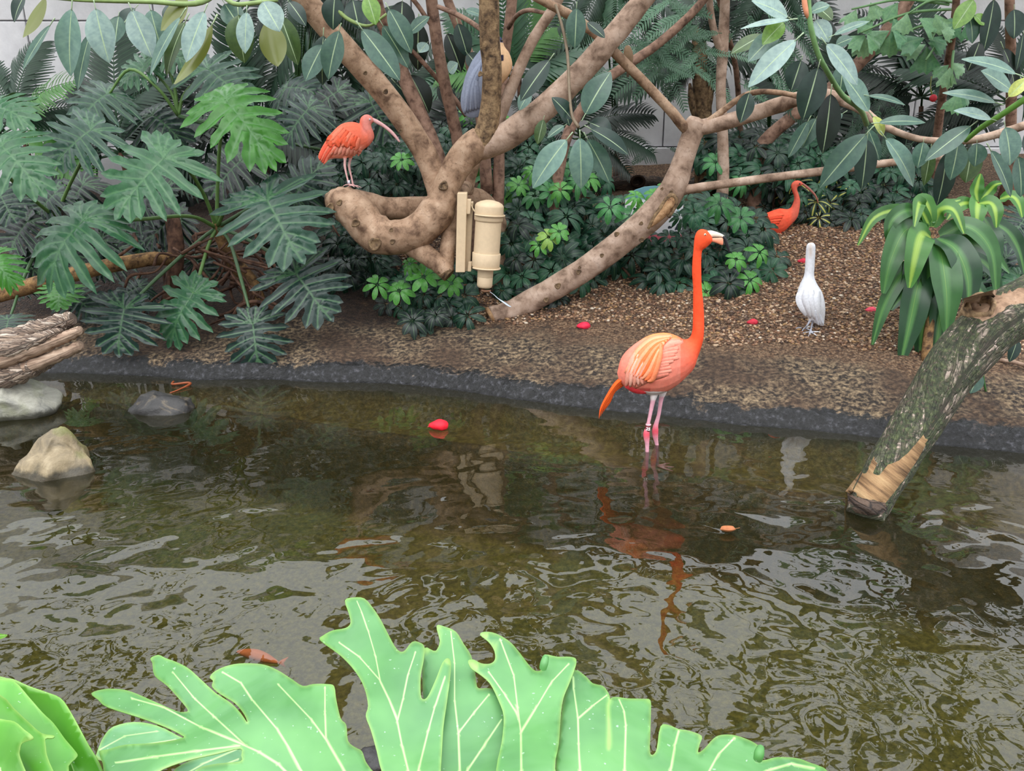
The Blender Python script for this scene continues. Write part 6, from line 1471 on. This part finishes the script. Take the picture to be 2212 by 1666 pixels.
# beak
def pxloft(name, rows, mat, parent, color, k=14, n=3):
    V, Fc = loft([r[:2] for r in rows], rows[0][2], [r[3] for r in rows], k, n); return mk(name, V, Fc, mat, parent, color=color)
up = [((1526, 499), (1533, 514), FY, .55), ((1536, 498), (1541, 512), FY, .5), ((1548, 501), (1550, 512), FY, .42), ((1558, 505), (1558, 512), FY, .4), ((1565, 509), (1562, 514), FY, .35)]
pxloft('upper_beak', up, M['shiny'], fl, S(238, 226, 206))
pxloft('beak_tip', [((1563, 508), (1560, 514), FY, .5), ((1569, 515), (1563, 519), FY, .55), ((1573, 526), (1566, 528), FY, .5), ((1576, 537), (1571, 539), FY, .4), ((1577, 546), (1576, 547), FY, .4)], M['shiny'], fl, S(22, 22, 28))
pxloft('lower_beak', [((1532, 514), (1534, 522), FY, .8), ((1542, 514), (1544, 524), FY, .6), ((1552, 513.5), (1554, 528), FY, .42), ((1560, 513.5), (1560, 530), FY, .35), ((1562, 516), (1562, 528), FY, .3)], M['shiny'], fl, S(240, 150, 118))
e_, _h = snap(ftree, 1523, 507, .0); e_ = e_ or P(1523, 507, FY - .02); eo_ = ball('eye', e_, .0055, M['shiny'], fl, S(224, 216, 190)); ball('pupil', e_ + Vector((0, -.005, 0)), .0025, M['shiny'], eo_, S(10, 10, 12))
# feathers of the folded wing and tail
r_ = random.Random(2)
for i in range(9):
    t = i / 8
    path = [(1452 - 3 * i, 726 + 2.2 * i), (1408 + 2 * i, 733 + 5 * i), (1374 + 4.5 * i, 762 + 7 * i), (1350 + 6.0 * i, 806 + 3.4 * i - 8 * t)]
    ribbon(ftree, path, 13, 'scapular_feather', fl, cmix(S(246, 170, 132), S(244, 112, 60), (.15, .7, .3, .95, .5, 1, .2, .85, .6)[i]), .004 + .0012 * i, FY - .08)
for i in range(5): ribbon(ftree, [(1372 + 7 * i, 762 + 4 * i), (1360 + 6 * i, 792 + 4 * i), (1352 + 9 * i, 836 - 1 * i + (2 if i < 3 else 0))], 13, 'tertial_feather', fl, cmix(S(244, 160, 138), S(250, 190, 170), i % 2 * .7), .006 + .001 * i, FY - .07)
for i in range(11): ribbon(ftree, [(1468 - 2 * i + r_.uniform(-9, 9), 738 + 7 * i), (1442 - 4 * i, 743 + 7.5 * i), (1420 - 4.5 * i + r_.uniform(-5, 5), 758 + 8 * i)], 16, 'wing_covert', fl, cmix(S(240, 152, 132), S(230, 124, 104), r_.random()), .0005, FY - .1)
for i in range(5):
    V, Fc, UV = tube_data(limb([(1350 - i, 814 + 4 * i, FY - .01 + .01 * i, 8), (1331 - i, 828 + 4 * i, FY - .01 + .01 * i, 9), (1313 + i, 854 + 3 * i, FY - .01 + .01 * i, 7.5), (1300 + i * 3 - 2, 882 - 1 * i, FY - .01 + .01 * i, 5), (1294 + i * 3.5, 904 - 5 * i, FY - .01 + .01 * i, 1.5)]), 8, 4, flat=.35)
    mk('tail_plume', V, Fc, M['feather'], fl, uv=UV, color=cmix(S(252, 96, 36), S(250, 130, 60), i % 2 * .6))
ribbon(ftree, [(1350, 834), (1372, 845), (1396, 850)], 9, 'flight_feather', fl, S(200, 56, 60), .004, FY - .05)
# number band on the near leg
b0 = P(1400.5, 919, FY - .02); b1 = P(1397.8, 931, FY - .02)
lb_ = tube('leg_band', [(*b0, 5.6 * mpp(b0)), (*((b0 + b1) / 2), 5.8 * mpp(b0)), (*b1, 5.8 * mpp(b0))], M['shiny'], fl, segs=16, n=3, color=S(122, 34, 46))
tube('band_edge', [(*(b0 + Vector((0, 0, .002))), 6 * mpp(b0)), (*(b0 + Vector((0, 0, .006))), 6 * mpp(b0))], M['shiny'], lb_, segs=16, n=1, color=S(226, 196, 204))
cu_ = bpy.data.curves.new('digits', 'FONT'); cu_.body = '25'; cu_.size = .022; cu_.extrude = .0008; cu_.align_x = 'CENTER'; cu_.align_y = 'CENTER'; cu_.offset = .0006
tmp = bpy.data.objects.new('tmp', cu_); COL.objects.link(tmp)
dg = bpy.context.evaluated_depsgraph_get(); tm = bpy.data.meshes.new_from_object(tmp.evaluated_get(dg)); bpy.data.objects.remove(tmp)
bc = (b0 + b1) / 2; dgt = bpy.data.objects.new('band_number', tm); tm.materials.append(M['shiny']); dgt.color = S(250, 246, 246); link(dgt, lb_)
bdir = (b0 - b1).normalized()
xr = Vector((1, 0, -.15)); xr = (xr - bdir * xr.dot(bdir)).normalized(); zr = xr.cross(bdir); Mx = Matrix((xr, bdir, zr)).transposed().to_4x4(); Mx.translation = bc + zr * (6.3 * mpp(b0)); dgt.matrix_basis = Mx

# ---- ibises
def ibis(ox, oy, sc, Y, label, tree_feet, legs=True, pose=0, name='ibis'):
    def T(x, y): return (ox + (x - 755) * sc, oy + (y - 400) * sc)
    base = P(*T(757, 400), Y)
    t = thing('scarlet_ibis', base, label, 'bird')
    if pose == 0:
        prs = [((687, 338), (694, 350)), ((690, 326), (705, 346)), ((703, 303), (722, 341)), ((716, 285), (738, 341)), ((737, 266), (755, 338)), ((760, 261), (770, 332)), ((776, 265), (786, 321)), ((785, 272), (799, 311)), ((784, 276), (808, 297)),
               ((779, 270), (807, 284)), ((777, 262), (803, 274)), ((779, 253), (802, 268)), ((785, 247), (804, 264)), ((793, 245), (807, 262)), ((801, 248), (809, 260)), ((806, 253), (809, 259))]
        rt = [.5, .55, .6, .65, .72, .75, .78, .8, .85, .9, .9, .85, .8, .75, .7, .6]
        bill = [((805, 252), (807, 262)), ((816, 257), (814, 266)), ((830, 266), (827, 273)), ((845, 278), (841, 284)), ((856, 290), (852, 295)), ((865, 304), (862, 306))]
        eye = (799, 256)
    else:   # neck raised, body level, seen from the side
        prs = [((690, 352), (692, 366)), ((706, 342), (708, 368)), ((724, 326), (724, 374)), ((745, 316), (748, 380)), ((766, 310), (772, 372)), ((784, 312), (794, 352)), ((794, 308), (810, 334)), ((800, 296), (816, 312)), ((803, 282), (818, 290)), ((799, 268), (814, 272)),
               ((795, 256), (810, 262)), ((796, 246), (812, 254)), ((803, 239), (819, 251)), ((812, 237), (823, 249)), ((819, 239), (826, 248)), ((823, 242), (827, 247))]
        rt = [.5, .55, .6, .7, .75, .8, .85, .9, .95, .95, .9, .85, .8, .75, .7, .6]
        bill = [((822, 241), (824, 249)), ((834, 249), (832, 256)), ((846, 259), (843, 265)), ((857, 271), (854, 276)), ((864, 284), (861, 287)), ((866, 296), (864, 297))]
        eye = (817, 246)
    prs = [(T(*a), T(*b_)) for a, b_ in prs]; bd_ = loft(prs, Y, rt, 18, 3)
    R = lambda r: r * sc
    k = 1.0
    if pose == 0:
        lgs = [[(746, 332, -.02, 6), (745, 345, -.02, 3.2), (745, 358, -.02, 3.0), (749, 378, -.02, 2.2), (754, 398, -.02, 2.4)], [(758, 332, .03, 6), (756, 345, .03, 3.2), (754, 358, .03, 3.0), (759, 380, .03, 2.2), (763, 400, .03, 2.4)]]
    else:
        lgs = [[(748, 372, -.02, 6), (746, 392, -.02, 3), (748, 410, -.02, 2.6), (750, 440, -.02, 2.4)], [(762, 372, .03, 6), (764, 392, .03, 3), (762, 410, .03, 2.6), (764, 440, .03, 2.4)]]
    LP = []
    for lg_ in lgs: LP.append(limb([(*T(a, b_), Y + yo, R(r)) for a, b_, yo, r in lg_]))
    toes = []
    for l_ in LP:
        x, y, z = l_[-1][:3]
        if pose: z = gz(x, y) + .004; l_[-1] = (x, y, z, l_[-1][3])
        for a in (-150, -40, 0, 40): c_, s_ = math.cos(math.radians(a)), math.sin(math.radians(a)); toes.append(tube_data([(x, y, z + .003, .005), (x + .03 * c_, y - .03 * s_, z, .0045), (x + .055 * c_, y - .05 * s_, z - .012, .003)], 6, 2)[:2])
    RED, PK, LG = (S(234, 112, 86), S(222, 140, 132), S(226, 178, 176)) if pose == 0 else (S(236, 84, 58), S(212, 96, 80), S(206, 130, 118))
    def col(x, y, q):
        u, v = (x - ox) / sc + 755, (y - oy) / sc + 400
        if v > (340 if pose == 0 else 379): return LG
        if pose == 0:
            c = cmix(RED, PK, max(ss(776, 788, u) * ss(300, 270, v), ss(790, 802, u) * .55))
            c = cmix(c, S(238, 148, 126), ss(308, 318, v) * ss(712, 725, u)) if u < 790 else c
        else: c = cmix(RED, PK, ss(790, 802, u))
        return cmix(c, S(246, 130, 96), .3 * (.5 + .5 * noise.noise(Vector(q) * 40)))
    b_o, tr_ = body_mesh([bd_] + [tube_data(l_, 8, 3)[:2] for l_ in LP] + toes, .0042, col, t)
    V, Fc = loft([(T(*a), T(*b_)) for a, b_ in bill], Y, [.8, .7, .6, .6, .6, .6], 10, 4); mk('bill', V, Fc, M['shiny'], t, color=S(224, 172, 172) if pose == 0 else S(160, 96, 84))
    e, _h = snap(tr_, *T(*eye), 0); e = e or P(*T(*eye), Y - .03)
    ball('eye', e, .007 * sc * (1 if pose == 0 else 1.1), M['shiny'], t, S(206, 190, 196) if pose == 0 else S(40, 16, 14))
    if pose == 0:
        for i in range(7): ribbon(tr_, [T(740 + 6 * i, 272 + 4 * i), T(722 + 8 * i, 292 + 4 * i), T(708 + 10 * i, 306 + 3 * i)], 11 * sc, 'covert', t, cmix(S(240, 128, 100), S(234, 98, 68), (i % 3) / 2), .004, Y - .08)
        for i in range(4): ribbon(tr_, [T(716 + 16 * i, 290 + 2 * i), T(712 + 16 * i, 305), T(715 + 17 * i, 316)], 16 * sc, 'covert', t, S(234, 98, 66), .005, Y - .08)
        for i in range(8): ribbon(tr_, [T(722 + 8.5 * i, 312 + .6 * i), T(718 + 8.5 * i, 324), T(714 + 8.5 * i, 333 + (i > 2) * 2)], 8.5 * sc, 'flight_feather', t, cmix(S(238, 158, 136), S(228, 138, 118), i % 2), .003, Y - .07)
        for i in range(4): ribbon(tr_, [T(716 + 4 * i, 296 + 6 * i), T(702 + 3 * i, 318 + 5 * i), T(690 + 3 * i, 344 + 3 * i)], 10 * sc, 'tail_feather', t, cmix(S(242, 96, 72), S(246, 126, 102), i % 2), .004, Y - .05)
        tb = P(*T(753.5, 392), Y - .02); tube('leg_band', [(tb.x, tb.y, tb.z - .008, .0085), (tb.x, tb.y, tb.z + .012, .0085)], M['shiny'], t, segs=10, n=1, color=S(222, 216, 232))
    else:
        for i in range(5): ribbon(tr_, [T(776 - 4 * i, 326 + 7 * i), T(748 - 4 * i, 330 + 7 * i), T(712 - 3 * i, 346 + 4 * i)], 11 * sc, 'wing_feather', t, cmix(S(240, 96, 66), S(230, 76, 50), i % 2), .004, Y - .06)
    return t
ibis(755, 402, 1.0, 5.72, 'coral red ibis with a long curved bill perched on the bent stump', None)
ibis(1676, 525, .83, 6.95, 'scarlet ibis with raised neck walking between bushes behind the egret', None, pose=1)

# ---- white egret seen from behind
EY = 5.38
er = [(524.5, 1748, 1757), (530, 1743, 1761), (545, 1741, 1761), (562, 1740, 1760), (580, 1739, 1759), (596, 1737, 1758.5), (612, 1730, 1764), (630, 1723.5, 1775), (650, 1723, 1780.5), (666, 1728, 1782), (680, 1738, 1782), (690, 1749, 1781), (698, 1760, 1780.5), (704, 1771, 1780)]
fg = G(1742, 722)
EY = fg.y + .02
eg = thing('egret', Vector((fg.x, fg.y, fg.z)), 'slim white egret standing on the gravel with its back turned', 'bird')
eb = loft([((l_, y), (r2, y)) for y, l_, r2 in er], EY, [.9, .95, 1, 1, 1, .95, .9, .85, .8, .75, .65, .55, .45, .35], 20, 4)
el = [limb([(1752, 684, EY, 6), (1749, 694, EY, 3), (1743, 704, EY - .01, 2.2)]), limb([(1758, 688, EY + .02, 6), (1755, 698, EY + .02, 2.8), (1753, 706, EY + .01, 2.2)])]
etoes = []
for l_, (fx_, fy_) in zip(el, ((1737, 713), (1751, 719))):
    gq = G(fx_, fy_); l_.append((gq.x, gq.y, gq.z + .006, .006))
    for a in (-170, -120, -70, -15): c_, s_ = math.cos(math.radians(a)), math.sin(math.radians(a)); ln = .06; etoes.append(tube_data([(gq.x, gq.y, gq.z + .006, .0055), (gq.x + ln * .5 * c_, gq.y + ln * .5 * s_, gz(gq.x + ln * .5 * c_, gq.y + ln * .5 * s_) + .006, .005), (gq.x + ln * c_, gq.y + ln * s_, gz(gq.x + ln * c_, gq.y + ln * s_) + .005, .004)], 6, 2)[:2])
def ecol(x, y, q):
    if y > 692 and x < 1759: return S(176, 178, 190)
    c = S(236, 238, 246)
    if y < 565: c = cmix(c, S(204, 186, 172), .75 * math.exp(-((x - 1751) / 5) ** 2) * ss(566, 545, y))
    return c
_, etree = body_mesh([eb] + [tube_data(l_, 8, 3)[:2] for l_ in el] + etoes, .0038, ecol, eg)
for i in range(4): ribbon(etree, [(1728 + 13 * i, 622 + 4 * abs(i - 1.5)), (1728 + 12.5 * i, 652), (1742 + 9 * i, 684 + 3 * i)], 17, 'wing_feather', eg, S(240, 242, 250), .002, EY - .08)
for i in range(3): ribbon(etree, [(1756 + 5 * i, 670), (1764 + 4 * i, 688), (1769 + 4.5 * i, 703 - i)], 9, 'tail_feather', eg, S(232, 236, 248), .003, EY - .05)

# ---- grey heron behind the middle limb
HY = 6.0
he = thing('heron', P(1040, 258, HY), 'blue-grey heron with buff breast roosting behind the dark middle limb', 'bird')
hb_ = loft([((1070, 74), (1084, 82)), ((1058, 84), (1087, 92)), ((1046, 98), (1091, 102)), ((1032, 114), (1101, 116)), ((1018, 134), (1107, 138)), ((1006, 162), (1103, 158)), ((999, 188), (1090, 176)), ((995, 212), (1072, 200)), ((996, 232), (1054, 224)), ((1003, 248), (1040, 244)), ((1014, 256), (1032, 254))], HY, [.6, .6, .65, .7, .7, .7, .65, .6, .5, .4, .3], 24, 4)
def hcol(x, y, q):
    if y < 92 and x > 1076: return S(72, 78, 112)
    c = cmix(S(150, 158, 178), S(226, 186, 146), ss(1070, 1084, x) * ss(190, 175, y))
    if x > 1080 and 118 < y < 132 and x < 1088: c = S(40, 38, 60)
    return cmix(c, S(118, 124, 150), .4 * (.5 + .5 * noise.noise(Vector((q[0] * 60, q[1] * 20, q[2] * 12)))) if x < 1070 else 0)
hleg = [limb([(1040, 236, HY, 5), (1042, 256, HY - .02, 3), (1044, 276, HY - .04, 3)]), limb([(1050, 232, HY, 5), (1054, 256, HY - .02, 3), (1056, 278, HY - .04, 3)])]
_, htree = body_mesh([hb_] + [tube_data(l_, 8, 3)[:2] for l_ in hleg], .0045, hcol, he)
for i in range(6): ribbon(htree, [(1034 - 4 * i + 10, 128 + 8 * i), (1014 + 3 * i, 180 + 4 * i), (1004 + 6 * i, 246 - 2 * i)], 14, 'wing_feather', he, cmix(S(152, 160, 182), S(132, 140, 162), i % 2), .003, HY - .1)
V, Fc = loft([((1074, 84), (1078, 94)), ((1066, 92), (1070, 102)), ((1056, 104), (1060, 112)), ((1048, 116), (1050, 120))], HY - .10, [.6, .6, .5, .4], 10, 3); mk('beak', V, Fc, M['shiny'], he, color=S(44, 44, 56))
e, _h = snap(htree, 1083, 88, 0)
if e is not None: ball('eye', e, .008, M['shiny'], he, S(16, 14, 20))

# ---- small brown bird on the thin branch
SY = 5.86
sb = thing('small_bird', P(1358, 128, SY), 'small brown bird perched on the thin branch among feathery leaves', 'bird')
sbb = loft([((1352, 98), (1360, 98)), ((1348, 106), (1364, 105)), ((1347, 114), (1367, 113)), ((1346, 124), (1368, 124)), ((1349, 134), (1367, 136)), ((1353, 146), (1364, 148)), ((1353, 158), (1361, 159)), ((1353, 167), (1360, 167))], SY, [.8, .85, .9, .9, .8, .6, .3, .2], 16, 3)
_, st_ = body_mesh([sbb], .004, lambda x, y, q: cmix(S(136, 112, 88), S(88, 72, 60), ss(136, 150, y)), sb)
V, Fc = loft([((1345, 106), (1346, 110)), ((1341, 108), (1342, 110.5)), ((1337, 111), (1337.5, 112))], SY - .03, [.7, .6, .5], 8, 2); mk('beak', V, Fc, M['shiny'], sb, color=S(60, 50, 46))
tube('tail', limb([(1366, 148, SY, 4), (1369, 158, SY, 3.5), (1371, 166, SY, 2)]), M['feather'], sb, segs=8, color=S(72, 60, 54), flat=.4)

# ---- orange fish under the surface
kq = PZ(562, 1420, -.06)
ko = thing('koi', kq, 'dim orange fish just under the surface near the foreground leaf', 'fish')
kp = [(-.085, 0, .004), (-.06, .004, .014), (-.02, .006, .021), (.02, .0, .018), (.05, -.004, .010), (.065, -.006, .005)]
V, Fc, UV = tube_data([(kq.x + a, kq.y - a * .35 + b_, kq.z, r) for a, b_, r in kp], 12, 4, flat=.8); mk('body', V, Fc, M['obj'], ko, uv=UV, color=S(214, 112, 60))
V = [Vector((kq.x + .06, kq.y - .027, kq.z)), Vector((kq.x + .10, kq.y - .02, kq.z + .016)), Vector((kq.x + .094, kq.y - .04, kq.z - .012)), Vector((kq.x + .085, kq.y - .032, kq.z))]
o = mk('tail_fin', V, [(0, 1, 3), (0, 3, 2)], M['obj'], ko, color=S(214, 112, 60)); o.modifiers.new('thickness', 'SOLIDIFY').thickness = .002

# ------------------------------------------------------------------ fallen things
def petal(px, py, r, label, on_water=False, col=S(224, 44, 74), seed=0):
    q = PZ(px, py, 0) if on_water else G(px, py); s = r * mpp(q); bm = bmesh.new(); bmesh.ops.create_icosphere(bm, subdivisions=3, radius=1); bm.verts.index_update(); V = []
    for v in bm.verts:
        d = v.co.copy(); k = 1 + .12 * noise.noise(d * 2 + Vector((seed, 3, 0)))
        tipx = max(0, -d.x) ** 3 * .45
        V.append(Vector(((d.x * (1 + tipx)) * s * k * 1.1, d.y * s * k, max(d.z, -.5) * s * k * .8 * (1 - .4 * tipx))) + q + Vector((0, 0, s * .45)))
    Fc = [tuple(v.index for v in f.verts) for f in bm.faces]; bm.free()
    t = thing('fallen_blossom', q, label, 'blossom', 'fallen red blossoms'); mk('petals', V, Fc, M['obj'], t, color=col)
    tube('stalk', [(q.x - s * 1.2, q.y, q.z + s * .35, s * .16), (q.x - s * 1.7, q.y - s * .1, q.z + s * .25, s * .10)], M['stem'], t, segs=5, n=2, color=S(150, 60, 50)); return t
petal(951, 926, 16, 'bright red blossom floating on the pond left of the flamingo', True, S(236, 34, 52))
petal(1263, 709, 11, 'pink-red blossom lying on soil below the leaning branch', seed=1)
petal(1627, 700, 9, 'small red blossom at the foot of the bush behind the flamingo', seed=2, col=S(196, 48, 66))
petal(1883, 674, 9, 'pink blossom on gravel between the egret and the corn plant', seed=3, col=S(226, 80, 100))
petal(1735, 568, 8, 'red blossom on gravel beside the egret neck', seed=4, col=S(206, 50, 72))
t = thing('hanging_fruit', P(2015, 208, 6.9), 'small red fruit hanging among dark fronds at the upper right', 'fruit')
ball('fruit', P(2016, 212, 6.9), .028, M['obj'], t, S(190, 50, 60)); tube('stalk', limb([(2013, 204, 6.9, 2), (2010, 188, 6.9, 1.5), (2012, 165, 6.92, 1.5)]), M['stem'], t, segs=5, color=S(120, 130, 70))
# curled dry leaf on the water
q = PZ(1572, 1152, 0); s = mpp(q)
V, Fc = [], []; nx_ = 9
for i in range(nx_):
    for j in range(7):
        a, b_ = i / (nx_ - 1) * 2 - 1, j / 6 * 2 - 1; w_ = math.sqrt(max(0, 1 - a * a)) * .8 + .08
        V.append(q + Vector((a * 17 * s, b_ * w_ * 12 * s, (6 + 14 * abs(b_) ** 1.5 * w_ + 7 * a * a) * s * .8 - .004)))
for i in range(nx_ - 1):
    for j in range(6): a = i * 7 + j; Fc.append((a, a + 1, a + 8, a + 7))
dl = thing('dry_leaf', q, 'curled orange-brown dry leaf floating near the flamingo reflection', 'leaf')
o = mk('blade', V, Fc, M['obj'], dl, color=S(166, 104, 66)); o.modifiers.new('thickness', 'SOLIDIFY').thickness = .002
tube('stalk', [(q.x + 15 * s, q.y, .02, .002), (q.x + 24 * s, q.y - 4 * s, .028, .0015)], M['stem'], dl, segs=5, n=2, color=S(150, 100, 60))
q = PZ(390, 835, 0); s = mpp(q)
tube('bent_twig', [(q.x - 22 * s, q.y + 20 * s, .012, .007), (q.x - 18 * s, q.y + 4 * s, .010, .007), (q.x + 10 * s, q.y + 12 * s, .012, .008), (q.x + 20 * s, q.y + 2 * s, .012, .008), (q.x + 6 * s, q.y - 30 * s, .006, .005), (q.x - 6 * s, q.y - 46 * s, .002, .004)], M['stem'], None, segs=7, color=S(140, 70, 36))
tag(bpy.data.objects['bent_twig'], 'bent orange-brown twig floating beside the black stone', 'twig')
q = G(2160, 785); q2 = G(2240, 812)
tube('fallen_stick', [(q.x, q.y, q.z + .02, .012), (*((q + q2) / 2 + Vector((0, 0, .035))), .012), (q2.x, q2.y, q2.z + .02, .011)], M['bark_pale'], None, segs=8); tag(bpy.data.objects['fallen_stick'], 'pale thin stick on the soil right of the mossy log', 'stick')
# broad leaves under the mossy log
gp_ = thing('bank_seedling', G(2110, 850), 'seedling with two broad green leaves under the mossy log', 'plant')
tube('stem', [(*G(2130, 850), .006), (*P(2125, 800, 4.5), .005), (*P(2150, 740, 4.5), .004)], M['stem'], gp_, segs=6, color=S(70, 110, 60))
rleaf(gp_, 2118, 798, 2098, 850, 34, 'm', 4.5); rleaf(gp_, 2200, 726, 2184, 782, 26, 'd', 4.45)
